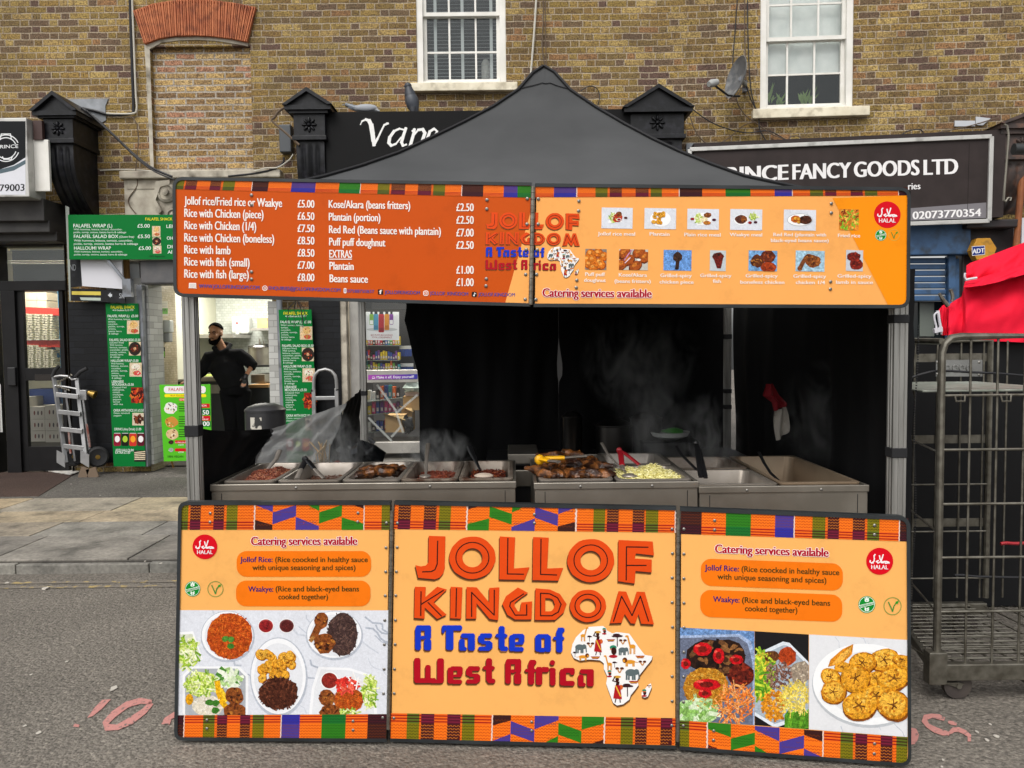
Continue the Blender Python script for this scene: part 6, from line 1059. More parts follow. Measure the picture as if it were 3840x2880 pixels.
bx('hanging_board', 'm2', 195, 325, 1020, 840, 9.9, 9.93, mt('chalkboard', '1c2222', r=.6, c2='262b2a'), label='black board hung behind the fanlight of the glass door shop', cat='board')
cs = H1
pw_ = vert(9.58); a = Art(pw_, 'z5', .0004)
bx('window_poster', 'z5', -60, 830, 12, 1205, 9.6, 9.604, mt('white_poster', 'c8c8c4'), label='white poster with gold edge at the left edge of the picture', cat='poster')
# rack with wrapped bundles
rk = T('pallet_rack', P('m6', 340, 800, 10.35), 'red and blue storage rack seen through the glass door', 'rack'); RED = mt('red_rack_paint', 'b8382c', r=.45); BLU = mt('blue_rack_paint', '2f6f96', r=.45)
for y0, y1 in ((268, 312), (540, 584)): m = MB(); m.bar(P('m6', 150, (y0 + y1) / 2 - 4, 10.35), P('m6', 525, (y0 + y1) / 2 + 12, 10.35), .05, .1); m.build('beam', RED, rk, smooth=False, bev=.006)
for x0, x1 in ((510, 548), (148, 170)): m = MB(); a_, b_ = P('m6', x0, 250, 10.42), P('m6', x1, 250, 10.42); m.box((a_.x, 10.4, PZ), (b_.x, 10.46, a_.z + .6)); m.build('upright', BLU, rk, smooth=False)
m = MB(); m.bar(P('m6', 440, 580, 10.42), P('m6', 512, 690, 10.42), .03); m.build('brace', BLU, rk, smooth=False)
bm_ = MB(); bm_.cur = hx('d0cdb8')
def bun(m):
    m.grid(lambda a, b: ((a - .5) * .092, -.09, (b - .5) * .029 * (1 - .2 * abs(2 * a - 1) ** 3) + .003 * math.sin(a * 17)), 8, 4); m.cur = hx('8a8a68'); m.box((-.012, -.094, -.007), (.02, -.091, .008)); m.cur = hx('c4c0a8'); m.box((-.046, -.089, -.0135), (.046, .09, .0135))
bun(bm_); proto = bm_.build('bundle', PAINTC, loc=(0, 0, 0)); pme = proto.data; bpy.data.objects.remove(proto)
def bundle(p, lab, grp):
    o = bpy.data.objects.new('bundle', pme); sc.collection.objects.link(o); o.location = p; o.rotation_euler = (0, rnd(-.04, .04), rnd(-.08, .08)); o.scale = (rnd(.97, 1.05), 1, rnd(.78, .9)); tag(o, lab, 'bundle', grp)
for c in range(5):
    for r_ in range(11): q = P('m6', 195 + c * 64, 528 - r_ * 20.5 + c * 2, 10.4); bundle(q, 'small white wrapped bundle stacked on the upper red beam behind the glass door', 'wrapped bundles on the upper shelf')
    for r_ in range((11, 11, 11, 10, 9)[c]): q = P('m6', 205 + c * 64, 782 - r_ * 19 + c, 10.4); bundle(q, 'small white wrapped bundle in the lower stack behind the glass door', 'wrapped bundles in the lower stack')
MB().box((P('m6', 150, 800, 10.35).x, 10.3, P('m6', 150, 800, 10.35).z - .02), (P('m6', 550, 800, 10.35).x, 10.8, P('m6', 150, 795, 10.35).z)).build('shelf_board', PALE, rk, smooth=False)
MB().box((P('m6', 150, 560, 10.35).x, 10.31, P('m6', 150, 545, 10.35).z), (P('m6', 540, 560, 10.35).x, 10.8, P('m6', 150, 538, 10.35).z)).build('shelf_board', PALE, rk, smooth=False)
for c, (x0, x1, y0, y1) in enumerate(((175, 255, 1035, 1130), (180, 258, 1132, 1225), (186, 262, 1227, 1325), (190, 268, 1327, 1420), (260, 385, 1120, 1225), (264, 388, 1227, 1325), (268, 392, 1327, 1420), (388, 520, 1105, 1225), (390, 522, 1227, 1325), (394, 524, 1327, 1425))):
    t = bx('carton', 'm6', x0, y0, x1, y1, 10.2, 10.5, mt('white_carton', '9a9890', r=.7), label=None); tag(t, 'white carton printed with rows of watches, stacked behind the lower glass', 'carton', 'watch cartons stacked inside the glass door'); a = Art(vert(10.2), 'm6', .0008)
    for i in range(2 if x1 - x0 < 100 else 3): a.ell(x0 + (x1 - x0) * (.3 + .25 * i), (y0 + y1) / 2, 7, 20, ['6a3a3a', '3a3a44', '5a4a4a'][i], 1, 10)
    a.mb.build('watch_print', PRINT, t, smooth=False)
bx('carton', 'm6', 255, 965, 480, 1100, 10.5, 10.8, mt('blue_carton', '24407a', r=.6), label='dark blue carton on top of the watch cartons', cat='carton')
for i in range(6):
    bx('carton', 'm6', 150 + (i % 3) * 85, 130 + (i // 3) * 70, 232 + (i % 3) * 85, 196 + (i // 3) * 70, 10.6, 10.9, mt('pale_carton', 'c2b8a4', r=.7), label='pale carton on top of the rack behind the glass door', cat='carton', group='pale cartons on top of the rack')
sl = T('slat_wall', P('m6', 590, 500, 10.6), 'grey slatted display with hooks inside the glass door shop', 'display'); m = MB()
for y in range(160, 780, 62): m.bar(P('m6', 460, y, 10.9), P('m6', 650, y + 10, 10.9), .012)
m.build('slats', DKF, sl, smooth=False); bx('poster', 'm6', 548, 155, 640, 375, 10.2, 10.21, mt('lilac_poster', 'b4aab8'), label='pale lilac poster hanging behind the glass door', cat='poster')
a = Art(vert(10.199), 'm6'); a.text('JUU', (562, 196), (622, 198), 26, '2a2a2e', 2); a.mb.build('poster_lettering', PRINT, [o for o in sc.objects if o.name.startswith('poster')][-1], smooth=False)
# soffit and lightbox sign
m = MB(); zz = lambda v, Y: P('f', 80, v, Y).z
m.box((-9, 9.3, zz(525, 9.45)), (xx(152, 480), 9.62, zz(505, 9.45))); m.box((-9, 9.18, zz(505, 9.3)), (xx(150, 480), 9.62, zz(480, 9.3))); m.box((-9, 9.1, zz(480, 9.2)), (xx(148, 480), 9.62, zz(432, 9.2))); m.build('shutter_housing', mt('dark_grey_housing', '2d2b2a', r=.6, c2='3c3a38'), H1, smooth=False, bev=.01)
SGY = 8.88; sg = T('shop_sign', P('f', -20, 430, SGY), 'white lightbox sign with black top and watch emblem at the far left', 'sign')
b0 = P('z1', 190, 1275, SGY); tp = P('z1', 190, 762, SGY); m = MB(); m.box((-7.6, SGY, b0.z), (b0.x, 9.2, tp.z)); m.build('case', mt('pale_aluminium', 'b9b8b4', r=.45, m=.4, dirt='8a8884', dsc=6), sg, smooth=False, bev=.008)
a = Art(vert(SGY), 'z1', .0008); a.rect(-900, 785, 165, 1262, 'dcdde4', 1); a.poly([(-900, 785), (165, 785), (165, 1020), (90, 1068), (0, 1098), (-300, 1150), (-900, 1160)], '16181b', 2); a.poly([(165, 1035), (165, 1062), (90, 1105), (0, 1125), (-300, 1170), (-300, 1150), (0, 1098), (90, 1075)], '5a6a72', 2.6)
for r_ in (86, 68): a.line([(38 + r_ * math.cos(t), 960 + r_ * math.sin(t)) for t in [R(x) for x in range(195, 345, 10)]], 6, 'e8eaec', 3); a.line([(38 + r_ * math.cos(t), 960 + r_ * math.sin(t)) for t in [R(x) for x in range(20, 165, 10)]], 6, 'e8eaec', 3)
a.line([(2, 905), (8, 868), (68, 868), (74, 905)], 6, 'e8eaec', 3); a.line([(16, 1015), (24, 1032), (72, 1032), (80, 1015)], 6, 'e8eaec', 3); a.text('RINCE', (0, 962), (118, 958), 22, 'e8eaec', 4); a.text('79003', (-2, 1240), (158, 1236), 44, '1c1c20', 4, fat=.02); a.build('sign_face', sg)
bx('brown_patch', 'z1', 215, 780, 272, 905, 8.98, 9.03, mt('brown_board', '3a2420', r=.6), H1)
bx('white_board', 'z1', 218, 905, 318, 1238, 9.0, 9.04, WHITE, H1, bev=.003)
# --- pilasters, jambs ---
bx('black_pilaster', 'f', 153, 652, 238, 1000, 9.5, 9.7, BT, H1); bx('white_jamb', 'f', 296, 600, 326, 1003, 9.53, 9.9, WB, H1); bx('white_jamb', 'f', 236, 560, 252, 1000, 9.56, 9.7, WB, H1); bx('white_jamb', 'z6', 752, 100, 832, 1400, 9.53, 9.9, WB, H1); bx('black_pilaster', 'z6', 1062, 60, 1296, 1500, 9.5, 9.7, BT, H1); bx('white_jamb', 'z6', 1298, 60, 1342, 1500, 9.52, 9.8, STUC, H1)
bx('shutter_guide', 'z5', 1082, 60, 1126, 1475, 9.42, 9.52, GREY, H1, bev=.005); bx('shutter_box', 'f', 302, 560, 640, 612, 9.3, 9.58, mt('dark_shutter', '4a4a4c', r=.6, c2='5a5858', bump=.4, bsc=8), H1, bev=.02)
bx('white_jamb', 'f', 258, 555, 302, 660, 9.57, 9.7, mt('pale_grey_wall', 'a0a3a6', r=.8), H1)
bx('wooden_post', 'z4', 1062, 490, 1106, 730, 9.45, 9.5, mt('wood_batten', '8a6432', r=.7), H1)
m = MB(); m.tube([P('z6', 822, 60, 9.45), P('z6', 845, 700, 9.45), P('z6', 868, 1420, 9.45)], .035, 12); m.build('grey_pipe', GREY, label='grey drainpipe beside the green hanging menu at the kitchen door', cat='pipe')
# --- kitchen ---
kx0, kx1 = kt[0], kt[1]; RX0, RX1 = kx0 - 1.2, kx1 + .35
bx('tiled_pier', 'f', 326, 615, 338, 1003, 9.9, 10.35, CT, H1); kp = MB(); kp.box((kx0 - .05, 9.62, PZ), (kx0 + .03, 10.4, 2.9)); kp.build('tiled_pier', CT, H1, smooth=False)
room(H1, RX0, RX1, 9.93, 12.4, PZ + .02, 2.75, GT, floor=mt('kitchen_floor', '5a5650', r=.5)); striplight((kx0 + .75, 11.35, 2.66), 1.4, 62, 'lit white strip lamp on the falafel kitchen ceiling', (1, .97, .9))
bx('hand_dryer', 'z6', 458, 213, 592, 348, 12.2, 12.4, mt('white_enamel', 'c8ccc8', r=.35), label='white towel dispenser on the tiled kitchen wall behind the man', cat='dispenser', bev=.03); bx('cardboard_box', 'z6', -40, 258, 122, 352, 11.6, 12.0, BROWNC, label='brown cardboard box on the shelf behind the stall post', cat='box', bev=.004)
bx('kitchen_shelf', 'z6', -60, 352, 470, 380, 11.55, 12.35, FRM, label='grey kitchen shelf along the tiled wall', cat='shelf'); bx('kitchen_shelf', 'z6', 608, 304, 740, 322, 11.9, 12.38, FRM, label='small steel shelf at the right of the kitchen wall', cat='shelf'); bx('cardboard_box', 'z6', 655, 228, 735, 303, 12.0, 12.3, BROWNC, label='small cardboard box on the right kitchen shelf', cat='box')
sd = T('soap_dispenser', P('z4', 1430, 1150, 10.2), 'white wall soap dispenser on the cream tiled pier', 'dispenser'); q = P('z4', 1395, 1055, 9.95); kxp = kx0 + .03; m = MB(); zc_ = P('z4', 1430, 1110, 10.0).z; m.box((kxp, 9.98, zc_ - .02), (kxp + .1, 10.1, zc_ + .14)); m.build('body', mt('white_enamel'), sd, smooth=False, bev=.015); m = MB(); m.box((kxp, 9.985, zc_ - .14), (kxp + .085, 10.095, zc_ - .022)); m.build('tank', mt('grey_plastic', '9a9c9a'), sd, smooth=False, bev=.015)
pl_ = Pl((kxp + .002, 9.62, 0), (0, 1, 0)); a = Art(pl_, 'z4', .001); a.rect(1342, 850, 1452, 980, 'c8c2ae', 1); a.rect(1345, 912, 1450, 962, '5aa02c', 2)
for i in range(7): a.line([(1352 + i * 13, 918), (1358 + i * 13, 938)], 6, '1a2a14', 3)
for y in (870, 885, 898): a.line([(1355, y), (1440, y)], 4, '9a9a90', 3)
tag(a.mb.build('wall_notice', PRINT, smooth=False), 'cream and green notice on the tiled pier of the kitchen', 'notice'); a = Art(pl_, 'z4', .001); a.rect(1358, 1248, 1426, 1340, '161a18', 1); a.rect(1362, 1285, 1422, 1332, '7ac02a', 2)
for i in range(5): a.line([(1370 + i * 7, 1298), (1370 + i * 7, 1318)], 3, '1a2a14', 3)
a.text('0', (1402, 1318), (1413, 1318), 20, '1a2a14', 3); tag(a.mb.build('wall_notice', PRINT, smooth=False), 'small black and lime hygiene notice lower on the tiled pier', 'notice')
kc = T('kitchen_counter', P('f', 440, 900, 10.3), 'dark kitchen counter with steel top to the left of the man', 'counter'); a_, b_ = P('z6', -120, 700, 10.85), P('z6', 420, 690, 10.85); m = MB(); m.box((a_.x, 10.85, b_.z - .03), (b_.x, 11.5, b_.z)); m.build('top', STEEL, kc, smooth=False); MB().box((a_.x, 10.88, PZ + .03), (b_.x - .02, 11.48, b_.z - .03)).build('cabinet', mt('dark_cabinet', '232526', r=.5), kc, smooth=False); bx('drawer', 'z6', 305, 735, 372, 800, 10.85, 10.88, STEEL, kc)
kr = T('kitchen_counter', P('f', 560, 900, 11.3), 'kitchen worktop with steel splash to the right of the man', 'counter'); a_, b_ = P('z6', 590, 735, 11.0), P('z6', 740, 735, 11.0); MB().box((a_.x, 11.0, a_.z - .04), (b_.x, 12.3, a_.z)).build('top', mt('wood_worktop', 'a07a4c', r=.5), kr, smooth=False); MB().box((a_.x, 11.03, PZ + .03), (b_.x, 12.3, a_.z - .04)).build('cabinet', mt('dark_cabinet'), kr, smooth=False)
bx('steel_tank', 'z6', 606, 655, 715, 722, 11.3, 11.9, STEEL, label='steel fryer tank on the right kitchen worktop', cat='fryer', bev=.01); bx('fryer_stand', 'z6', 600, 585, 745, 600, 11.4, 12.2, mt('dark_cabinet'), label='dark shelf carrying the steel pot in the kitchen', cat='shelf')
p = P('z6', 680, 585, 11.7); t = T('steel_pot', p, 'steel stock pot with black lid on the kitchen shelf', 'pot'); MB().lathe([(.17, 0), (.17, .26), (.18, .265), (.165, .265), (.165, .02)], p, 24).build('body', STEEL, t); MB().lathe([(.178, .267), (.16, .29), (0, .3)], p, 24).build('lid', mt('dark_steel'), t)
m = bx('knife_rail', 'z6', 642, 428, 745, 446, 12.36, 12.4, BLKP, label='black magnetic knife rail on the kitchen wall', cat='rail')
for (x0, y0, x1, y1, w_, hc_) in ((668, 368, 672, 470, .05, 'c8a020'), (688, 362, 715, 470, .06, '2f4a3a'), (735, 375, 745, 470, .05, '2a2a2a')):
    t = T('knife', P('z6', x1, y1, 12.33), {668: 'yellow handled knife hanging on the kitchen rail', 688: 'broad knife with dark green handle on the kitchen rail', 735: 'black handled knife at the right end of the kitchen rail'}[x0], 'knife'); A_p, B_p = P('z6', x0, y0, 12.33), P('z6', x1, y1, 12.33); MB().prism([A_p, A_p + V((w_ * .6, 0, -.1)), B_p + V((w_ * .6, 0, 0)), B_p], (0, .004, 0)).build('blade', STEEL, t, smooth=False); d = (B_p - A_p).normalized(); MB().bar(B_p + V((w_ * .3, 0, 0)), B_p + V((w_ * .3, 0, 0)) + d * .14, .03, .02).build('handle', mt('knife_grip_' + hc_, hc_, r=.5), t)
p = P('z6', 505, 352, 12.1); MB().lathe([(.03, -.02), (.032, .06), (.03, .1), (.012, .14), (.012, .16)], p, 14).build('bottle', mt('clear_bottle', 'b0b4b0', r=.2), label='clear bottle with red cap beside the towel dispenser', cat='bottle'); MB().lathe([(.014, .16), (.014, .185)], p, 12).build('cap', mt('red_grip'), [o for o in sc.objects if o.name.startswith('bottle')][-1])
tr_ = T('gn_tray', P('z6', 290, 690, 10.4), 'steel tray of yellow green food on the kitchen counter', 'tray'); p = P('z6', 270, 690, 11.0); m = MB(); m.box((p.x - .25, 10.9, p.z), (p.x + .2, 11.3, p.z + .035)); m.build('body', STEEL, tr_, smooth=False, bev=.01); MB().ball(p + V((.05, .05, .04)), (.12, .1, .025), 12, .2).build('contents', mt('pale_green_food', '9aa84a', r=.7), tr_)
# --- the man in the kitchen ---
SKIN = mt('skin', '9a6a4c', r=.5, c2='a8785a', sc_=20); HOOD = mt('black_fleece', '121213', r=.95, c2='1a1a1c', bump=1, bsc=11, spec=.1); TROU = mt('black_trousers', '0c0c0e', r=.9, bump=.8, bsc=9, spec=.1); HAIR = mt('dark_hair', '070606', r=.95, bump=.3, bsc=160, spec=.04)
MY = 10.62; q = lambda x, y, dy=0.0: P('f', x, y, MY + dy)
def limb(m, pts, rs, n=12): m.tube(pts, rs, n)
HS = 1.13; hd = q(466, 721, -.04); S161 = MY / 1706; foot = P('f', 505, 985, MY); foot.z = PZ + .02
bd = MB(); tiltM = Matrix.Rotation(R(-6), 3, 'Y') @ Matrix.Rotation(R(-14), 3, 'Z'); hv = lambda x, y, z: hd + tiltM @ (V((x, y, z)) * HS); hb = lambda m, x, y, z, r, n=12: m.ball(hv(x, y, z), tuple(i * HS for i in r), n, M=tiltM)
for x, y, z, r in ((0, .012, .035, (.074, .094, .09)), (-.002, -.014, -.03, (.064, .078, .085)), (-.002, -.035, -.085, (.042, .045, .04)), (0, -.095, -.018, (.011, .016, .024)), (0, -.106, -.032, (.016, .012, .01)), (.074, .008, -.01, (.011, .022, .032)), (-.074, .008, -.01, (.011, .022, .032)), (.03, -.068, -.025, (.026, .022, .02)), (-.03, -.068, -.025, (.026, .022, .02)), (0, -.086, -.07, (.024, .012, .008))): hb(bd, x, y, z, r)
limb(bd, [hd + V((.01, .02, -.06)), q(480, 752, .02), q(483, 770, .03)], [.052, .056, .07])
chest, waist = q(484, 788, .02), q(505, 824, .03); hip_ = q(508, 845, .03)
limb(bd, [q(483, 765, .02), chest, q(495, 808, .02), waist, hip_], [.09, .16, .155, .14, .15], 16)
shR, elR, wrR = q(520, 768, .03), q(545, 790, 0), q(531, 812, -.12); shL, elL, wrL = q(450, 775, 0), q(436, 803, -.1), q(410, 822, -.25)
limb(bd, [chest + V((.0, 0, .06)), shR, elR, wrR], [.09, .06, .043, .027]); limb(bd, [chest + V((0, 0, .06)), shL, elL, wrL], [.09, .06, .043, .027])
legA, legB = [q(495, 848, .0), q(499, 905, -.03), q(503, 968, .02)], [q(522, 848, .04), q(524, 905, .04), q(526, 968, .1)]
for L in (legA, legB): L[-1].z = PZ + .1; limb(bd, L, [.09, .062, .04]); bd.ball(L[-1] + V((0, -.06, -.05)), (.045, .12, .04), 12)
def hand(m, w_, d, up, s=1.0):
    d = V(d).normalized(); side = d.cross(V(up)).normalized(); pc = w_ + d * .05 * s; nrm = side.cross(d); M3 = Matrix((side, d, nrm)).transposed(); m.ball(pc, (.04 * s, .05 * s, .016 * s), 12, M=M3)
    for i, (o, l) in enumerate(((-.03, .065), (-.01, .075), (.01, .07), (.029, .055))): a_ = pc + side * o * s + d * .035 * s; b_ = a_ + d * l * .5 * s - nrm * .004; m.tube([a_, b_, b_ + d * l * .45 * s - nrm * .022 * s], [.009 * s, .0085 * s, .007 * s], 8)
    a_ = w_ + side * -.03 * s + d * .02; m.tube([a_, a_ - side * .025 * s + d * .03 * s, a_ - side * .025 * s + d * .06 * s - nrm * .012], [.011 * s, .0095 * s, .008 * s], 8)
hand(bd, wrR, (-.04, -.03, -.2), (0, 1, 0)); hand(bd, wrL, (-.12, -.16, -.04), (0, 0, 1))
man = bd.build('person', SKIN, loc=foot, remesh=.0085, label='bearded man in black hoodie and black gloves working in the falafel kitchen', cat='person')
ho = MB(); limb(ho, [q(481, 764, .03), q(484, 775, .02), chest, q(497, 808, .02), q(505, 826, .03), q(507, 836, .03)], [.09, .15, .212, .206, .195, .185], 18)
limb(ho, [q(488, 772, .02), shR, q(534, 778, .015), elR, elR.lerp(wrR, .25)], [.11, .1, .084, .078, .06], 14); limb(ho, [q(480, 772, .02), shL, q(443, 790, -.05), elL, elL.lerp(wrL, .95)], [.11, .1, .082, .074, .05], 14)
ho.tube([q(462, 752, -.06), q(474, 763, -.1), q(490, 756, -.02), q(498, 745, .08), q(488, 742, .13), q(470, 746, .1)], .034, 10, closed=True); ho.build('hoodie', HOOD, man, remesh=.011)
tr2 = MB(); limb(tr2, [q(506, 824, .03), q(508, 842, .03), q(508, 852, .03)], [.165, .185, .18], 16)
for L in (legA, legB): limb(tr2, [L[0] + V((0, 0, .03)), L[0].lerp(L[1], .5), L[1], L[1].lerp(L[2], .6), L[2] + V((0, 0, .02))], [.13, .112, .095, .085, .08], 14)
tr2.build('trousers', TROU, man, remesh=.012)
hr_ = MB(); hl_ = lambda an: 1.25 + .36 * math.sin(an) + .12 * math.cos(2 * an)
hr_.grid(lambda a, b: hv(.0795 * math.sin(hl_(a * 6.283) * b) * math.cos(a * 6.283), .012 + .1 * math.sin(hl_(a * 6.283) * b) * math.sin(a * 6.283), .035 + .097 * math.cos(hl_(a * 6.283) * b)), 30, 10); hr_.build('hair', HAIR, man, solid=.008)
be = MB(); hb(be, -.002, -.052, -.1, (.05, .046, .04), 14)
for s in (-1, 1): be.tube([hv(s * .07, -.012, -.02), hv(s * .064, -.038, -.07), hv(s * .03, -.072, -.105)], [.01, .022, .03], 8); be.tube([hv(s * .004, -.102, -.05), hv(s * .034, -.088, -.066)], [.008, .007], 6)
be.build('beard', HAIR, man, remesh=.007)
for s in (-1, 1): m = MB(); m.tube([hv(s * .014, -.084, .016), hv(s * .034, -.08, .022), hv(s * .052, -.068, .012)], [.005, .007, .004], 6); m.build('eyebrow', HAIR, man); m = MB(); hb(m, s * .031, -.077, -.002, (.012, .007, .006), 8); m.build('eye', mt('dark_eye', '1a120e', r=.3), man)
gm = MB(); hand(gm, wrR, (-.04, -.03, -.2), (0, 1, 0), 1.08); gm.tube([wrR.lerp(elR, .12), wrR, wrR + V((-.008, -.006, -.04))], [.034, .033, .038], 12); gm.build('glove', mt('black_nitrile', '151517', r=.45), man, remesh=.007)
# --- green falafel boards ---
GRN = '026a2c'
def lines(a, L, col='e6f0e8', lv=3, b=1):
    for t, x0, x1, y, c in L: a.text(t, (x0, y), (x1, y), c, col, lv, b=b)
def wrap_pic(a, x, y, w_, h, kind):
    a.rect(x, y, x + w_, y + h, 'd8c4a4', 2)
    if kind == 0: a.blob(x + w_ * .55, y + h * .3, w_ * .32, ['e2b878', 'c89a5a', 'a84a2a', 'd8c23a'], 3, 10); a.blob(x + w_ * .6, y + h * .78, w_ * .3, ['c8503a', 'a0a83a', 'e2b878'], 3, 10, .6); a.ell(x + w_ * .25, y + h * .6, w_ * .2, h * .3, 'e8c898', 2.6)
    elif kind == 1: a.ell(x + w_ * .5, y + h * .5, w_ * .52, h * .5, '2a2420', 2.6); a.blob(x + w_ * .5, y + h * .5, w_ * .38, ['3a1e16', '8a2a1c', '2a3a1c', 'b8462a'], 3, 20); a.ell(x + w_ * .5, y + h * .5, w_ * .12, h * .12, 'd8a078', 5)
    elif kind == 2: a.blob(x + w_ * .5, y + h * .3, w_ * .36, ['e8e0d0', 'a83040', '5a8a3a', 'd8b48a'], 3, 14, .7); a.blob(x + w_ * .6, y + h * .75, w_ * .34, ['d84a4a', 'e8e0d0', '6a9a3a'], 3, 14, .6)
    elif kind == 3: a.rect(x, y, x + w_, y + h, '8a2416', 2.5); a.grains(x + w_ / 2, y + h / 2, w_ * .5, h * .5, 40, ['c8381c', '3a1410', 'd86a2a', '5a1a14'], w_ * .3, w_ * .14, 3)
    elif kind == 4: a.rect(x, y, x + w_, y + h, 'd4c4ac', 2.5); a.grains(x + w_ * .55, y + h * .5, w_ * .4, h * .3, 26, ['4a2014', '2a120c', '7a3a20'], w_ * .25, w_ * .14, 3)
    else: a.rect(x, y, x + w_, y + h, '1c1a18', 2.5); [a.line([(x + 4, y + h * (.2 + .15 * i)), (x + w_ - 4, y + h * (.1 + .17 * i))], h * .09, 'e0d0b0', 3 + i * .1) for i in range(5)]
fs = T('menu_sign', P('f', 370, 560, 9.22), 'long green falafel menu board fixed above the kitchen opening', 'sign'); q1_ = vert(9.22); m = MB(); m.prism([q1_.at('z4', x, y, -.03) for x, y in ((600, 108), (2350, 108), (2360, 492), (610, 492))], q1_.n * .03); m.build('board', mt('green_sign_board', GRN, r=.5, spec=.12), fs, smooth=False); a = Art(q1_, 'z4', .0006)
lines(a, [('FALAFEL SHACK', 1256, 1490, 153, 24)], 'f0e02a'); lines(a, [('FALAFEL WRAP (L)', 634, 970, 214, 30), ('£5.00', 1188, 1294, 215, 30), ('FALAFEL SALAD BOX', 638, 1022, 305, 28), ('£5.50', 1190, 1296, 306, 30), ('HALLOUMI WRAP', 640, 958, 406, 28), ('£5.00', 1198, 1304, 408, 30), ('LEI', 1438, 1490, 218, 28), ('OH', 1442, 1492, 320, 28), ('DI', 1446, 1490, 394, 28), ('AI', 1448, 1486, 440, 28)])
lines(a, [('With hummus, lettuce, tomato, cucumber,', 636, 1056, 238, 15), ('pickle, turnip, onions, batata harra & cabbage', 636, 1090, 263, 15), ('(Gluten free)', 1030, 1158, 303, 18), ('With hummus, lettuce, tomato, cucumber,', 638, 1148, 336, 18), ('pickle, turnip, onions, batata harra & cabbage', 638, 1192, 364, 18), ('With hummus, lettuce, tomato, cucumber,', 640, 1062, 430, 15), ('pickle, turnip, onions, batata harra & cabbage', 640, 1098, 455, 15)], b=0)
lines(a, [('100% Vegetarian', 1288, 1424, 470, 14)], '0a3a1a'); a.build('menu_lettering', fs)
for q5 in ((1314, 202, 72, 92, 0), (1318, 300, 72, 68, 1), (1322, 372, 72, 68, 2)): a = Art(q1_, 'z4', .0006); wrap_pic(a, *q5); a.build('food_photograph', fs, PHOTO)
MB().prism([q1_.at('z4', x, y, -.02) for x, y in ((566, 25), (598, 40), (612, 850), (600, 850))], q1_.n * .004).build('perspex_edge', mt('pale_perspex', '8a9088', r=.2), fs, smooth=False)
def menu_panel(pl, f, label, bot):
    t = T('menu_sign', pl.at(f, 980, bot), label, 'sign'); m = MB(); m.prism([pl.at(f, x, y, -.012) for x, y in ((825, 205), (1078, 203), (1078 + 58 * (bot - 203) / 1267, bot), (825 + 63 * (bot - 205) / 1265, bot))], pl.n * .012); m.build('board', mt('green_sign_board'), t, smooth=False); a = Art(pl, f, .0006); sx = lambda y: 63 * (y - 303) / 1265
    lines(a, [('FALAFEL SHACK', 862, 1048, 243, 22)], 'f0e02a')
    for tx, x0, x1, y, c in (('41A Goulston St, E1 7TP', 876, 1038, 262, 13), ('FALAFEL WRAP (L)', 838, 1006, 310, 19), ('£5.00', 1022, 1074, 310, 19), ('FALAFEL SALAD BOX £5.50', 851, 1092, 496, 19), ('HALLOUMI WRAP £5.00', 862, 1076, 658, 19), ('LEBANESE', 870, 962, 820, 19), ('MOUSSAKA £5.50', 872, 1040, 843, 19), ('OKRA WITH RICE (V) £5.50', 883, 1118, 1044, 19), ('DRINKS (Any Drink) £1.00', 890, 1098, 1190, 19), ('ADD HALLOUMI', 898, 1040, 1354, 19), ('EXTRA £1.00', 898, 1012, 1372, 19)):
        if y < bot - 10: a.text(tx, (x0, y), (x1, y), c, 'e6f0e8', 3)
    for x, y, L in ((840, 332, ['With hummus, lettuce,', 'tomato,', 'cucumber,', 'pickle, turnip,', 'onions,', 'batata harra', '& cabbage']), (853, 514, ['(Gluten free)', 'With hummus,', 'lettuce, tomato,', 'cucumber, pickle,', 'turnip, onions,', 'batata harra', '& cabbage']), (864, 677, ['With hummus,', 'lettuce, tomato,', 'cucumber,', 'pickle, turnip,', 'onions,', 'batata harra', '& cabbage']), (874, 862, ['Chopped fried', 'aubergines,', 'tomato,', 'chickpeas,', 'onion &', 'peppers.', 'Served', 'with rice']), (884, 1062, ['Onion, tomato &', 'peppers'])):
        for i, s in enumerate(L):
            if y + i * 18.7 < bot - 10: a.text(s, (x + i, y + i * 18.7), (x + i + len(s) * 8.4, y + i * 18.7), 13, 'd6e8dc', 3, b=0)
    for i, (x, y, w_, h) in enumerate(((988, 336, 95, 104), (1003, 502, 92, 106), (1008, 664, 94, 108), (1020, 856, 92, 120), (1030, 1054, 88, 98), (1044, 1346, 88, 88))):
        if y + h < bot: a2 = Art(pl, f, .0006); wrap_pic(a2, x, y, w_, h, i); a2.build('food_photograph', t, PHOTO)
    if bot > 1400:
        a.build('menu_lettering', t); a = Art(pl, f, .0006)
        for i, (c, c2) in enumerate((('8a1430', 'f0e8e8'), ('1a1a14', 'a8c83a'), ('c8342a', 'f0a02a'), ('5a0f24', 'f0e8e8'))): x = 884 + i * 61; a.poly(rr(x, 1210, x + 56, 1312, 8), c, 2); a.ell(x + 28, 1258, 20, 26, c2, 3, 12); a.rect(x + 4, 1210, x + 52, 1216, 'b8b8b8', 3)
    a.build('drinks_picture', t); return t
menu_panel(vert(9.4), 'z5', 'tall green falafel menu board left of the kitchen opening', 1470)
menu_panel(vert(9.4), lambda x, y: px('z6', 820 + (x - 825) * .985, 260 + .967 * (y - 303)), 'tall green falafel menu board behind the litter bin and dangling wires', 1470)
m = MB()
for i in range(7):
    t = i / 7 * 6.28; m.tube([P('z6', 955 + 10 * math.cos(t), 100, 9.2), P('z6', 950 + 60 * math.cos(t), 150 + 10 * math.sin(t), 9.2), P('z6', 955 + 80 * math.cos(t), 280 + 30 * math.sin(t), 9.2)], .004, 5)
m.build('dangling_wires', BLKP, label='bunch of thin dark wires hanging in front of the second green menu', cat='wires')
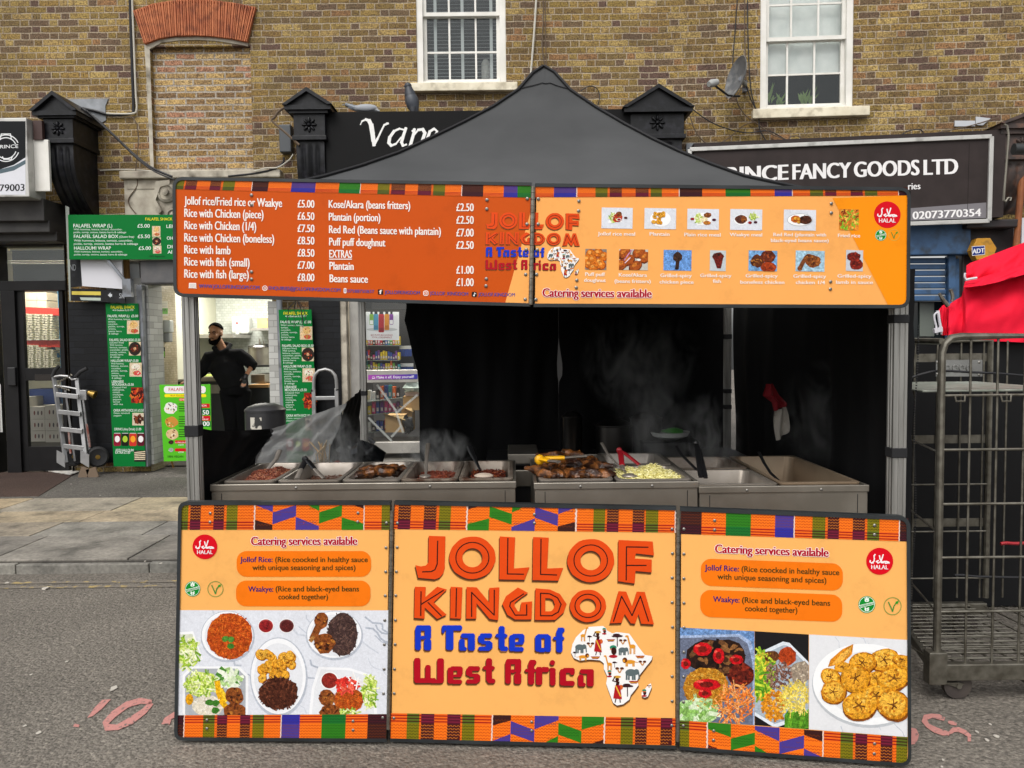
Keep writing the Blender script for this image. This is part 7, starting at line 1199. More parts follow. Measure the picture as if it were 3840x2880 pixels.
ap_ = vert(9.25); af = T('pavement_poster', ap_.at('z5', 1360, 1430), 'bright lime falafel poster board standing on the pavement behind the stall post', 'poster board'); LA = lambda x, y: px('z5', x, y); m = MB(); m.prism([ap_.at('z5', x, y, -.02) for x, y in ((1245, 835), (1640, 832), (1652, 1420), (1280, 1430))], ap_.n * .02); m.build('board', mt('lime_board', '4fae22', r=.5, spec=.12), af, smooth=False); a = Art(ap_, 'z5', .0006)
a.poly(rr(1275, 846, 1600, 902, 14), 'ece8e6', 1); a.text('FALAFEL SHACK', (1312, 884), (1572, 882), 24, 'c02a3a', 3); a.poly(rr(1280, 908, 1604, 932, 6), 'f0e01a', 1); a.text('41A Goulston St.', (1326, 926), (1480, 925), 13, 'b05a1a', 3); a.poly(rr(1392, 940, 1470, 962, 5), 'd8501a', 1); a.text('07405', (1398, 958), (1452, 958), 13, 'f4e8da', 3)
for cx, cy, r_, cols in ((1328, 1018, 52, ['e8e4dc', '3a2a20', '7a3a5a', '5a8a3a', 'd8a03a']), (1335, 1125, 50, ['c88a3a', 'e2c08a', '8a4a2a', '6a9a3a']), (1340, 1220, 48, ['d8b88a', '8a5a3a', 'e8d8b8', '5a3a20']), (1330, 1283, 20, ['3a2420', '5a3428', '2a1a14']), (1330, 1342, 20, ['9aa89a', 'c8d0c8', '7a8a7a'])): a.blob(cx, cy, r_, cols, 2, 14, .85)
for y0, n_ in ((985, 4), (1085, 5), (1185, 4)):
    for i in range(n_): a.line([(1392, y0 + i * 18), (1450 + rnd(-6, 30), y0 + i * 18)], 6, '1c3a10', 2)
for y0, t1, t2 in ((972, 'L BOX', '.50'), (1060, 'L WRAP', '.00')): X = lambda x: (700 + .27125 * x) / .48209; yy2 = lambda y: (1250 + .27125 * y - 1040) / .48209
a.poly([(X(60), yy2(972)), (X(318), yy2(972)), (X(320), yy2(1030)), (X(60), yy2(1030))], 'c8141c', 1); a.text('FALAFEL BOX', (X(60), yy2(1012)), (X(278), yy2(1012)), 14, 'f4eaea', 3); a.poly([(X(60), yy2(1040)), (X(325), yy2(1040)), (X(328), yy2(1130)), (X(60), yy2(1130))], '0a6a34', 1); a.text('£5.50', (X(110), yy2(1122)), (X(305), yy2(1122)), 34, 'f0f4f0', 3, fat=.02)
a.poly([(X(60), yy2(1140)), (X(326), yy2(1140)), (X(328), yy2(1208)), (X(60), yy2(1208))], 'c8141c', 1); a.text('LARGE', (X(90), yy2(1166)), (X(235), yy2(1166)), 11, 'f4eaea', 3); a.text('FALAFEL WRAP', (X(60), yy2(1200)), (X(300), yy2(1200)), 12, 'f4eaea', 3); a.poly([(X(60), yy2(1212)), (X(330), yy2(1212)), (X(332), yy2(1290)), (X(60), yy2(1290))], '0a6a34', 1); a.text('£5.00', (X(110), yy2(1280)), (X(315), yy2(1280)), 34, 'f0f4f0', 3, fat=.02)
for y in (1268, 1330): a.poly(rr(1360, y, 1460, y + 24, 5), 'c8141c', 1)
for y in (1308, 1366): a.text('£2.50', (1388, y), (1428, y), 12, 'e8f4e0', 3)
a.text('6 VINE LEAVES', (1366, 1288), (1455, 1288), 9, 'f4eaea', 3); a.text('100% VEGAN', (1304, 1402), (1424, 1402), 16, '1c3a10', 3); a.build('poster_print', af)
for x in (1290, 1630): MB().tube([ap_.at('z5', x, 1300, -.02), ap_.at('z5', x, 1400, -.02) + V((0, .2, -.15))], .012, 6).build('leg', mt('wood_batten'), af)
# --- black direction sign, white blade sign ---
s_pl = vert(9.35); sk_ = T('direction_sign', s_pl.at('z4', 990, 860), 'black direction sign with white arrow above the tall green menu', 'sign'); m = MB(); m.prism([s_pl.at('z4', x, y, -.03) for x, y in ((615, 740), (1088, 760), (1090, 868), (620, 848))], s_pl.n * .03); m.build('board', BLK, sk_, smooth=False); a = Art(s_pl, 'z4', .0006); a.poly([(932, 800), (955, 775), (955, 790), (968, 790), (968, 812), (955, 812), (955, 820)], 'c8ccd0', 2); a.text('SK', (1030, 825), (1076, 828), 42, 'b8bcc0', 2, b=0); a.poly([(620, 765), (870, 768), (872, 800), (620, 795)], 'd8c45a', 2); a.poly([(690, 818), (870, 822), (870, 846), (700, 842)], 'b8c4b8', 2); a.build('sign_lettering', sk_)
bsg = T('blade_sign', P('z4', 900, 740, 9.3), 'blank white board hanging under the long green menu board', 'sign'); s2 = vert(9.32); m = MB(); m.prism([s2.at('z4', x, y, -.03) for x, y in ((706, 490), (1062, 490), (1075, 748), (722, 722))], s2.n * .03); m.build('board', mt('white_acrylic', 'c6c6cc', r=.35), bsg, smooth=False); m = MB(); m.prism([s2.at('z4', x, y, -.05) for x, y in ((612, 490), (706, 490), (722, 722), (616, 735))], s2.n * .03); m.build('dark_end', BLK, bsg, smooth=False); a = Art(s2, 'z4', -.018); a.text('ND', (604, 585), (656, 586), 52, '9a9ea2', 2, b=0); a.build('sign_lettering', bsg)
m = MB(); m.bar(P('z4', 930, 490, 9.25), P('z4', 1092, 690, 9.25), .03, .03); m.bar(P('z4', 1100, 660, 9.25), P('z4', 1108, 815, 9.25), .1, .06); m.build('bracket', GREY, bsg, smooth=False)
# --- vape shop ---
vx0, vx1 = vp[0], vp[1]; VY = 9.66
room(H1, vx0 - .3, vx1 + .3, 9.95, 13, PZ, 3.0, mt('shop_dark_wall', '55565a', r=.8)); striplight((P('m4', 330, 800, 10.5).x, 10.6, 2.8), 1.3, 75, 'lit white strip lamp in the shop behind the stall')
zv = lambda y: P('m4', 330, y, VY).z; xv = lambda x, y=800: P('m4', x, y, VY).x; m = MB(); fr_t = zv(-200)
for a, b, c, d in ((vx0, xv(-90), PZ, fr_t), (xv(-60), xv(80), PZ, fr_t), (xv(80), xv(760), zv(815), zv(692)), (xv(80), xv(760), zv(1500), zv(1390)), (xv(760), xv(860), PZ, fr_t), (xv(80), xv(760), fr_t - .1, fr_t)): m.box((a, VY - .04, c), (b, VY + .04, d))
vd = m.build('shop_door', FRM, H1, smooth=False, bev=.006)
for c, d in ((zv(1390), zv(815)), (zv(692), fr_t)): MB().add([(xv(80), VY, c), (xv(760), VY, c), (xv(760), VY, d), (xv(80), VY, d)], [(0, 1, 2, 3)]).build('glass', GLASSD, vd, smooth=False)
m = MB(); m.box((vx0, 9.4, PZ), (vx1, 9.72, zv(1560))); m.box((vx0, 9.34, PZ), (vx1, 9.4, zv(1600))); m.build('threshold', FRM, H1, smooth=False, bev=.006)
m = MB(); m.box((xv(860), VY - .03, PZ), (vx1, VY + .03, 1.0)); m.build('stall_riser', DKF, H1, smooth=False); MB().add([(xv(860), VY, 1.0), (vx1, VY, 1.0), (vx1, VY, 2.6), (xv(860), VY, 2.6)], [(0, 1, 2, 3)]).build('shop_window', GLASSD, H1, smooth=False)
vpl_ = vert(VY - .045); a = Art(vpl_, 'm4', .001); n = 12
for i in range(n): u0, u1 = 105 + 478 * i / n, 105 + 478 * (i + 1) / n; t = i / n; a.poly([(u0, 742 - 8 * t), (u1 + 1, 741 - 8 * t), (u1 + 1, 782 - 2 * t), (u0, 790 - 10 * t)], tuple(x * (1 - t) + y * t for x, y in zip(hx('a04aa8'), hx('2a3a98'))), 1)
a.text('Make it elf, Enjoy yourself!', (188, 776), (550, 770), 24, 'f0ecf4', 3); a.ring(157, 768, 14, 12, 4, 'f0d8f0', 3); a.line([(145, 780), (172, 772)], 5, 'f0d8f0', 3); tag(a.mb.build('door_strip', PRINT, smooth=False), 'purple and blue slogan strip across the aluminium shop door', 'sticker')
a = Art(vert(VY + .02), 'm4', .0); a.rect(82, 128, 406, 404, 'dfe2e2', 1); a.ell(240, 300, 150, 18, 'b8bcbc', 1.4)
for x0, x1, y1, c, c2 in ((118, 158, 255, '7aa83a', 'e8ece8'), (158, 204, 305, '4a94b4', '3a7a98'), (206, 260, 328, 'b01828', '8a101c'), (264, 310, 305, 'd8902a', 'b8701c'), (312, 350, 252, '7a3a94', 'e8ece8')): a.poly(rr(x0, 150, x1, y1, 5), c, 2); a.rect(x0 + 4, y1 - 45, x1 - 4, y1 - 6, c2, 3); a.rect(x0 + 8, 128, x1 - 8, 150, '2a2a2c', 2)
a.text('BIG PUFFS BIG SAVINGS', (130, 362), (342, 362), 15, '9a1c24', 3, slant=.2); a.text('TOTAL CONVENIENCE', (138, 384), (334, 384), 15, '9a1c24', 3, slant=.2); tag(a.mb.build('window_poster', PRINT, smooth=False), 'white poster of five coloured vapes in the shop door', 'poster')
VS = T('shop_shelving', P('m4', 300, 900, 10.5), 'shelving with glass shelves inside the shop behind the stall', 'shelving'); shy = [(455, 'top'), (598, 'second'), (690, 'third'), (1000, 'fourth'), (1130, 'fifth'), (1300, 'bottom')]
VCOL = {'red': 'b0242c', 'orange': 'd8642a', 'purple': '6a3a8a', 'teal': '2a8a94', 'green': '6aa83a', 'pink': 'c84a8a', 'white': 'c8ccce', 'blue': '2a4a9a', 'yellow': 'd8c02a', 'black': '1c1c20'}
for y, nm in shy:
    Yd = 10.2 if y < 800 else 10.4; A_p, B_p = P('m4', 60, y, Yd), P('m4', 420, y - (0 if y < 800 else 40), Yd + (0 if y < 800 else .5)); m = MB(); m.bar(A_p, B_p, .2, .012); m.build('shelf', mt('shelf_glass', '7a8484', r=.2), VS, smooth=False); n = 15 if y < 800 else 9
    for i in range(n):
        f = (i + .5) / n; c = A_p.lerp(B_p, f); h = rnd(.06, .13) if y < 800 else rnd(.1, .18); cn = random.choice(list(VCOL)); w_ = (B_p.x - A_p.x) / n * .42; m = MB(); m.box((c.x - w_, c.y - .05, c.z + .007), (c.x + w_, c.y + .05, c.z + .007 + h)); o = m.build('product_box', mt('packet_' + cn, VCOL[cn], r=.4), smooth=False, label=f'small {cn} packet standing on the {nm} shelf in the shop behind the stall', cat='packet', group=f'{cn} packets on the {nm} shelf'); m = MB(); m.box((c.x - w_ * .7, c.y - .052, c.z + .007 + h * .15), (c.x + w_ * .7, c.y - .0505, c.z + .007 + h * .45)); m.build('packet_label', mt('packet_print', 'c8c4c4', r=.5), o, smooth=False)
for x0, y0, x1, y1 in ((410, 460, 530, 560), (420, 630, 545, 690)):
    for i in range(7):
        xa = x0 + (x1 - x0) * i / 7; bx('hanging_pack', 'm4', xa, y0, xa + (x1 - x0) / 7 - 4, y1, 10.3, 10.33, mt('packet_blue'), label='dark blue hanging pack at the right of the shop shelves, ' + ('upper row' if y0 < 500 else 'lower row'), cat='packet', group='hanging packs ' + ('upper row' if y0 < 500 else 'lower row')); 
    bx('price_rail', 'm4', x0, y0 - 2, x1, y0 + 30, 10.28, 10.285, mt('packet_white', VCOL['white']), VS)
bx('display_back', 'm4', 60, 100, 640, 700, 10.6, 10.62, mt('dark_display', '26282c', r=.6), VS)
def carton(k, x0, y0, x1, y1, ya, yb, lab, open_=False):
    t = bx('carton', k, x0, y0, x1, y1, ya, yb, BROWNC, label=lab, cat='carton')
    if open_: a_, b_ = P(k, x0, y0, ya), P(k, x1, y0, ya); m = MB(); m.add([a_, b_, b_ + V((.03, -.08, -.05)), a_ + V((-.02, -.1, .05))], [(0, 1, 2, 3)]); m.build('flap', mt('pale_cardboard', 'c2a878', r=.8), t, smooth=False)
carton('m4', 272, 1140, 452, 1300, 10.1, 10.5, 'open brown carton on the shop floor behind the lower glass', True); carton('m4', 430, 1065, 530, 1290, 10.55, 10.9, 'pale carton with torn side behind the open carton', True); carton('m4', 445, 950, 600, 1085, 10.6, 11, 'brown carton stacked higher at the right behind the lower glass')
bx('carton', 'm4', 465, 895, 598, 945, 10.6, 10.9, mt('white_red_box', 'c8b4b0', r=.6), label='white carton with red print on top of the brown carton', cat='carton')
MB().ball(P('m4', 490, 1220, 10.05), (.07, .05, .11), 12, .35).build('bin_bag', mt('black_bag_plastic'), label='shiny black bag leaning on the torn carton', cat='bag'); MB().ball(P('m4', 560, 850, 10.5), (.13, .08, .09), 12, .3).build('clear_bag', mt('pale_plastic', 'a8b8b4', r=.25), label='clear plastic bag on the cartons behind the door', cat='bag')
a = Art(vert(VY - .004), 'm4', 0)
for L in ([(195, 840), (370, 1080), (445, 1300)], [(580, 940), (380, 1110)], [(430, 1240), (335, 1340)], [(110, 1160), (330, 1380)]): a.line(L, 22, 'a8aca8', 1)
a.mb.build('door_tape', mat('packing_tape', 'b0b4b0', r=.2, alpha=.5), vd, smooth=False); m = MB(); m.tube([P('m4', 85, 1360, 9.3), P('m4', 120, 1370, 9.3), P('m4', 165, 1410, 9.3)], [.03, .025, .03], 8); m.build('black_strap', WEB, label='black cloth strap end hanging by the rear left gazebo post', cat='strap')
VSY = 9.12; vs_ = T('shop_sign', P('f', 900, 400, VSY), 'matt black fascia sign with white script lettering behind the gazebo roof', 'sign'); a_, b_ = P('z2', 30, 726, VSY), P('f', 1370, 245, VSY); m = MB(); m.box((a_.x, VSY, P('f', 900, 420, VSY).z), (b_.x, 9.58, a_.z)); m.build('board', mt('matt_black_board', '0c0c0d', r=.6, spec=.15), vs_, smooth=False, bev=.004); a = Art(vert(VSY), 'z2', .004); W_ = 'f0f0ee'
def brush(a, pts, ws, col, lv):
    for (p, q_), (u, w_) in zip(zip(pts, pts[1:]), zip(ws, ws[1:])): a.line([p, q_], (u + w_) / 2, col, lv)
    for p, u in zip(pts, ws): a.ell(p[0], p[1], u / 2, u / 2, col, lv, 12)
brush(a, [(262, 808), (272, 786), (296, 774), (318, 782), (332, 812), (340, 860), (346, 908), (350, 940)], [5, 8, 14, 22, 30, 30, 26, 18], W_, 2); brush(a, [(350, 940), (372, 900), (396, 850), (416, 810), (440, 800)], [18, 13, 11, 12, 14], W_, 2); a.ell(436, 800, 10, 7, W_, 2)
brush(a, [(548, 842), (515, 834), (480, 850), (452, 890), (446, 925), (462, 944), (492, 932), (526, 890)], [10, 12, 16, 22, 22, 16, 11, 9], W_, 2); brush(a, [(556, 832), (540, 880), (528, 922), (538, 944), (560, 936)], [18, 20, 20, 16, 8], W_, 2)
brush(a, [(598, 850), (612, 838), (606, 870), (586, 940), (566, 1000)], [8, 16, 20, 20, 20], W_, 2); brush(a, [(604, 880), (636, 842), (666, 838), (680, 862), (664, 910), (630, 940), (598, 938)], [10, 14, 20, 22, 20, 14, 9], W_, 2); brush(a, [(700, 900), (740, 880), (760, 852), (740, 834), (712, 852), (698, 892), (710, 930), (750, 925)], [8, 10, 12, 14, 18, 20, 16, 8], W_, 2); a.build('script_lettering', vs_)
# --- right: fancy goods shop ---
FP = Pl(PR.w(0, 0, .42), PR.r, V((0, 0, 1)) + PR.n * .0); fg = T('shop_sign', FP.at('z3', 1000, 1460), 'dark brown fascia sign of the fancy goods shop with white lettering and phone number', 'sign')
cq = [(45, 970), (2000, 885), (1985, 1432), (45, 1500)]; m = MB(); m.prism([FP.at('z3', x, y, -.3) for x, y in cq], FP.n * .3); m.build('board', mt('dark_brown_sign', '2c2524', r=.6, c2='332b2a', spec=.2), fg, smooth=False); m = MB()
for p, q_ in zip(cq, cq[1:] + cq[:1]): m.bar(FP.at('z3', *p, .01), FP.at('z3', *q_, .01), .045, .035, FP.n)
m.build('frame', mt('pale_aluminium'), fg, smooth=False, bev=.004); a = Art(FP, 'z3', .001); a.poly([(45, 1435), (1400, 1355), (1968, 1312), (1966, 1412), (45, 1482)], '7d7a7e', 1)
for t, x0, x1, y0, y1 in (('PRINCE', 215, 680, 1186, 1164), ('FANCY', 716, 1088, 1163, 1150), ('GOODS', 1114, 1530, 1148, 1134), ('LTD', 1566, 1780, 1134, 1126)): a.text(t, (x0, y0), (x1, y1), 98, 'eeecec', 3, fat=.045)
a.text('ries', (1462, 1228), (1540, 1225), 42, 'eeecec', 3, fat=.02); a.text('02073770354', (1492, 1420), (1932, 1400), 48, 'f0eeee', 3, fat=.03); a.line([(1858, 930), (1845, 1405)], 3, '221c1b', 2); a.build('sign_lettering', fg)
BLS = mt('blue_shutter_paint', '2a4a6e', r=.5, c2='34567c', dirt='24303c', dsc=7); PRf = lambda n: Pl(PR.w(0, 0, n), PR.r)
m = MB(); m.prism([PRf(.05).at('zc', x, y) for x, y in ((-900, -120), (800, -120), (800, 258), (-900, 285))], PR.n * .2); m.build('shutter_box', BLS, H2, smooth=False, bev=.01)
m = MB(); L_ = [(280 + i * 61, 280 + (i + 1) * 61) for i in range(7)]
for y0, y1 in L_: m.prism([PRf(.04).at('zc', x, y) for x, y in ((-900, y0 + 8), (628, y0), (628, y1 - 9), (-900, y1 - 2))], PR.n * .05)
m.build('roller_shutter', BLS, H2, smooth=False, bev=.012); m = MB(); m.prism([PRf(.04).at('zc', x, y) for x, y in ((628, 265), (698, 260), (698, 1900), (628, 1900))], PR.n * .1); m.prism([PRf(.04).at('zc', x, y) for x, y in ((704, 290), (748, 290), (748, 1900), (704, 1900))], PR.n * .06); m.build('shutter_guide', BLS, H2, smooth=False, bev=.006)
MB().prism([PRf(-.1).at('zc', x, y) for x, y in ((-900, 700), (640, 700), (640, 2200), (-900, 2200))], PR.n * .01).build('shop_window', mt('dark_shop_glass', '1a2022', r=.08, spec=.8), H2, smooth=False)
m = MB(); m.prism([PRf(-.08).at('zc', x, y) for x, y in ((380, 710), (520, 710), (520, 1040), (380, 1040))], PR.n * .02); m.build('display_cabinet', mt('grey_cabinet', '5c625c', r=.4), H2, smooth=False); m = MB()
m.prism([PRf(0).at('zc', x, y) for x, y in ((752, -60), (1320, -60), (1320, 1900), (752, 1900))], PR.n * .12); m.prism([PRf(.1).at('zc', x, y) for x, y in ((740, -60), (1230, -70), (1220, 10), (740, 20))], PR.n * .25); m.build('dark_pilaster', mt('maroon_black_paint', '2a1a1c', r=.5, c2='1c1718', bump=.4, bsc=20), H2, smooth=False, bev=.015)
m = MB(); m.tube([PRf(.3).at('m3', 770, 480), PRf(.3).at('m3', 730, 1000), PRf(.3).at('m3', 690, 1480)], .035, 10); m.build('rusty_pipe', mt('rusty_brown_paint', '7a4426', r=.7, c2='94592e'), label='rusty brown drainpipe at the far right edge', cat='pipe'); bx('white_render', 'f', 2203, 470, 2330, 900, 9.05, 9.4, mt('white_acrylic'), H2)
m = MB(); m.tube([PRf(.75).at('m3', x, y) for x, y in ((570, 185), (600, 200), (615, 300), (600, 500), (575, 800), (562, 970), (580, 985), (610, 945), (640, 945), (630, 975))], .012, 8); m.build('hook_pole', mt('galvanised', '7a766c', r=.5, m=.5), label='bent metal pole with hooked end on the right bracket', cat='pole')
m = MB(); m.tube([PRf(.85).at('m3', 665, 440), PRf(.85).at('m3', 800, 440)], .06, 14); m.build('spotlight', mt('dark_cabinet'), label='dark cylindrical spotlight at the top right edge', cat='spotlight')
ab = T('alarm_box', PRf(.5).at('zc', 960, 305), 'yellow hexagonal alarm box with blue plate on the dark pilaster', 'alarm box'); hxp = [(840, 215), (890, 100), (1020, 97), (1082, 195), (1040, 305), (890, 310)]; ah = PRf(.36); m = MB(); m.prism([ah.at('zc', x, y, -.12) for x, y in hxp], PR.n * .12); m.build('case', mt('yellow_alarm', 'b07a14', r=.5, c2='c08a1c', dirt='7a5a1c', dsc=12), ab, smooth=False, bev=.008); a = Art(ah, 'zc', .002); a.poly([(892, 165), (1020, 157), (1022, 245), (895, 258)], 'd8d8dc', 1); a.poly([(898, 170), (1015, 163), (1017, 240), (900, 252)], '1c2f7a', 2); a.text('ADT', (900, 236), (1014, 226), 44, 'e8e8ec', 3, fat=.04); a.build('plate', ab)
# --- fixtures on the wall ---
CAB = mt('black_cable', '16161a', r=.6); CABW = mt('white_conduit', 'b8b4a8', r=.5); CABB = mt('brown_cable', '5a4a3a', r=.7)
def cable(k, pts, r, m_, label, n=.03, pl=None, Y=None):
    pl = pl or PW; Q_ = [pl.at(k, x, y, n) if Y is None else P(k, x, y, Y) for x, y in pts]; S_ = []
    for i in range(len(Q_) - 1):
        p0, p1, p2, p3 = Q_[max(i - 1, 0)], Q_[i], Q_[i + 1], Q_[min(i + 2, len(Q_) - 1)]
        for j in range(5): t = j / 5; S_.append(.5 * ((2 * p1) + (p2 - p0) * t + (2 * p0 - 5 * p1 + 4 * p2 - p3) * t * t + (3 * p1 - p0 - 3 * p2 + p3) * t ** 3))
    S_.append(Q_[-1]); m = MB(); m.tube(S_, r, 6); return m.build('cable', m_, label=label, cat='cable')
cable('z1', [(842, -20), (848, 200), (858, 500), (864, 690), (850, 735), (720, 745), (620, 720), (540, 702)], .016, CAB, 'thick black cable running down the brick wall left of the arch'); cable('z1', [(856, -20), (866, 250), (880, 600), (886, 700), (865, 735), (760, 738), (690, 735)], .011, CABW, 'white conduit beside the thick black cable left of the arch', .04)
cable('z1', [(530, 700), (620, 770), (720, 860), (850, 985), (980, 1085), (1115, 1145)], .016, CAB, 'black cable sagging from the left bracket to the stone ledge', .25); cable('z1', [(560, 715), (650, 800), (760, 900), (880, 1020), (1000, 1110), (1130, 1165)], .01, CAB, 'thinner cable just below the sagging black cable', .27); cable('z1', [(840, 750), (885, 800), (896, 930), (880, 1100), (890, 1200), (830, 1300), (880, 1385)], .006, CABB, 'thin brown wire dangling over the stucco panel', .06); cable('z1', [(650, 1105), (760, 1100), (920, 1103), (1000, 1110)], .008, CABW, 'white wire along the bricks beside the left bracket', .02)
cable('z1', [(2050, 625), (1920, 660), (1815, 715), (1780, 760), (1765, 785), (1850, 860), (1940, 940)], .014, CABB, 'bent brown pipe curling round the second bracket', .55); cable('z1', [(1480, 1142), (1640, 1125), (1760, 1100), (1830, 1060), (1840, 1020)], .012, CAB, 'black cable looping up to the grey junction box', .12); cable('z1', [(1650, 1110), (1720, 1090), (1800, 1085), (1870, 1040), (1900, 1000)], .008, CABW, 'pale cable looping beside the grey junction box', .14)
cable('z2', [(1402, -20), (1392, 150), (1378, 330), (1364, 500)], .013, CABW, 'white conduit right of the centre window'); cable('z2', [(1447, -20), (1446, 150), (1440, 300), (1458, 430)], .008, CABB, 'brown wire down to the gazebo peak'); cable('z2', [(1462, -20), (1460, 180), (1468, 440)], .006, CABB, 'second thin brown wire near the gazebo peak', .04); cable('z2', [(1690, 590), (1740, 560), (1790, 570), (1812, 620), (1800, 680)], .006, CAB, 'small loop of black wire right of the gazebo peak')
jb = bx('junction_box', 'z1', 1808, 805, 1885, 985, 9.48, 9.6, mt('grey_plastic_box', '43474b', r=.5), label='grey junction box on the bricks beside the second bracket', cat='junction box', bev=.012)
for i, (pts, lb) in enumerate((([(405, 520), (440, 640), (490, 740), (500, 840), (560, 930), (640, 940)], 'cable falling from the dish bracket to the flashing'), ([(390, 560), (350, 640), (400, 740), (480, 800), (600, 880), (770, 930)], 'cable sweeping right from the dish'), ([(40, 690), (200, 800), (400, 860), (560, 850), (700, 930)], 'thin cable from the third bracket towards the flashing'), ([(30, 700), (90, 860), (180, 940), (290, 900), (400, 810), (480, 790)], 'thin cable looping left below the dish'), ([(355, -20), (340, 200), (325, 400), (330, 560)], 'thin wire running up the wall above the dish'), ([(402, -20), (402, 240), (412, 520)], 'second wire running up above the dish'), ([(420, -20), (425, 300), (440, 560), (470, 700)], 'third wire running up beside the right window'), ([(690, 890), (740, 880), (772, 905), (740, 930), (695, 920), (690, 890)], 'coil of wire on the lead flashing'), ([(1380, 900), (1460, 850), (1540, 840), (1566, 880)], 'loop of wire above the fancy goods sign'), ([(1000, 905), (1400, 895), (1800, 830), (2050, 760)], 'long wire above the fancy goods sign'))): cable('z3', pts, .007, CABB if i % 2 else CAB, lb, .06, PR)
dp = PR.at('z3', 345, 500, .42); sd_ = T('satellite_dish', PR.at('z3', 410, 560, .02), 'grey satellite dish on the bricks left of the right hand window', 'satellite dish'); ax = V((-.97, -.2, .22)).normalized(); Mq = V((0, 0, 1)).rotation_difference(ax).to_matrix(); m = MB(); m.lathe([(r_ * .8, z_) for r_, z_ in ((0, -.075), (.1, -.066), (.2, -.04), (.29, .0), (.296, .006), (.288, .008), (.2, -.032), (.1, -.058), (0, -.066))], dp, 32, Mq); m.build('dish', mt('weathered_dish', '55575a', r=.6, c2='6a6c6e', dirt='8a8a88', dsc=10), sd_)
m = MB(); lnb = PR.at('z3', 190, 540, .62); m.tube([dp - ax * .05 + V((0, 0, -.2)), dp + V((-.1, -.05, -.22)), lnb], .012, 8); m.build('arm', BLKP, sd_); d = (dp - lnb).normalized(); m = MB(); m.tube([lnb - d * .05, lnb, lnb + d * .08], [.03, .045, .035], 12); m.build('receiver', mt('grey_plastic'), sd_); m = MB(); m.tube([dp - ax * .06, PR.at('z3', 400, 540, .15), PR.at('z3', 405, 560, .01)], .025, 8); m.box(tuple(PR.at('z3', 385, 600, 0)), tuple(PR.at('z3', 418, 520, .05))); m.build('wall_bracket', GREY, sd_)
def pigeon(c, L, cols, label, up=False):
    m = MB(); ax_ = V((0, 0, 1)) if up else V((-1, 0, 0)); pts = [(.0, .015), (.06, .04), (.13, .058), (.2, .055), (.27, .035), (.36, .015)] ; m.cur = hx(cols[0]); d = V((-.25, 0, .95)).normalized() if up else V((-1, 0, .12)); d = -d
    m.tube([V(c) + d * (a - .18) for a, r_ in pts], [r_ * L for a, r_ in pts], 12); h = V(c) - d * .19 * 1.0 + (V((0, -.01, .01)) if up else V((-.01, 0, .03))); m.cur = hx(cols[1]); m.ball(h, .032 * L, 12); m.tube([h + V((-.025, -.005, 0)), h + V((-.055, -.008, -.008))], [.01, .003], 6); m.tube([h, V(c) - d * .1], [.028 * L, .05 * L], 10)
    for s in (-1, 1): m.cur = hx(cols[2]); m.ball(V(c) + d * .03 + V((0, s * .045, .01)), ((.04, .016, .12) if up else (.13, .016, .04)), 12)
    return m.build('pigeon', PAINTC, label=label, cat='pigeon')
zs = P('z2', 600, 718, 9.25).z; q_ = P('z2', 600, 665, 9.25); pigeon((q_.x, 9.25, q_.z - .01), 1.35, ('3c4048', '30343c', '2c2e34'), 'dark grey pigeon perched upright on the black shop sign', True); q_ = P('z2', 285, 708, 9.25); pigeon((q_.x, 9.25, q_.z), .7, ('a8acb0', '6a7078', '8a8e94'), 'pale grey pigeon lying flat on the left of the black shop sign')
# ---------------- street things ----------------
ht = T('hand_truck', G('z5', 560, 1480, PZ), 'silver folding hand truck with pneumatic tyres leaning by the glass door', 'hand truck'); AL2 = mt('scuffed_aluminium', 'a8a8a8', r=.38, m=.7, c2='8c8c8c'); hy = 9.24; hq = lambda x, y, dy=0: P('z5', x, y, hy + dy); RUB = mt('black_rubber', '161617', r=.75, c2='222224')
m = MB()
for b0_, b1_ in (((512, 1440), (418, 775)), ((672, 1440), (598, 782))): m.bar(hq(*b0_), hq(*b1_, .12), .045, .03)
for b0_, b1_ in (((585, 1430), (510, 880)), ((700, 1360), (640, 880))): m.bar(hq(*b0_, .16), hq(*b1_, .2), .025, .02)
m.build('rails', AL2, ht, smooth=False, bev=.004)
for y in (915, 1050, 1184, 1316): x0 = 512 - 94 * (1440 - y) / 665; x1 = 672 - 74 * (1440 - y) / 658; m = MB(); m.bar(hq(x0, y - 4, .02), hq(x1, y + 14, .02), .03, .055); m.build('rung', AL2, ht, smooth=False, bev=.005)
m = MB(); m.tube([hq(415, 775, .1), hq(470, 765, .1), hq(530, 770, .1), hq(560, 795, .1), hq(600, 790, .1)], .014, 8); m.tube([hq(420, 842, .1), hq(500, 850, .1), hq(600, 868, .1)], .012, 8); m.build('top_bar', AL2, ht)
for A_p, B_p in (((410, 770), (458, 690)), ((585, 778), (678, 706))): m = MB(); m.tube([hq(*A_p, .1), hq((A_p[0] + B_p[0]) / 2 - 8, (A_p[1] + B_p[1]) / 2 - 6, .1), hq(*B_p, .1)], .022, 10); m.build('grip', RUB, ht)
m = MB(); m.tube([hq(445 + i * 9, 822 - i * 5 + (6 if i % 2 else -6), .06) for i in range(14)], .009, 6); m.tube([hq(440 + i * 9, 845 + i * 3 + (5 if i % 2 else -5), .06) for i in range(12)], .009, 6); m.build('chain', mt('dull_steel_hinge'), ht); m = MB(); m.cbox(hq(655, 915, .1), (.08, .06, .12)); m.build('bracket', AL2, ht, smooth=False, bev=.006); m = MB(); m.tube([hq(690, 895, .1), hq(740, 915, .1)], [.03, .05], 14); m.build('brass_hub', mt('brass', 'a88a4a', r=.3, m=.9), ht)
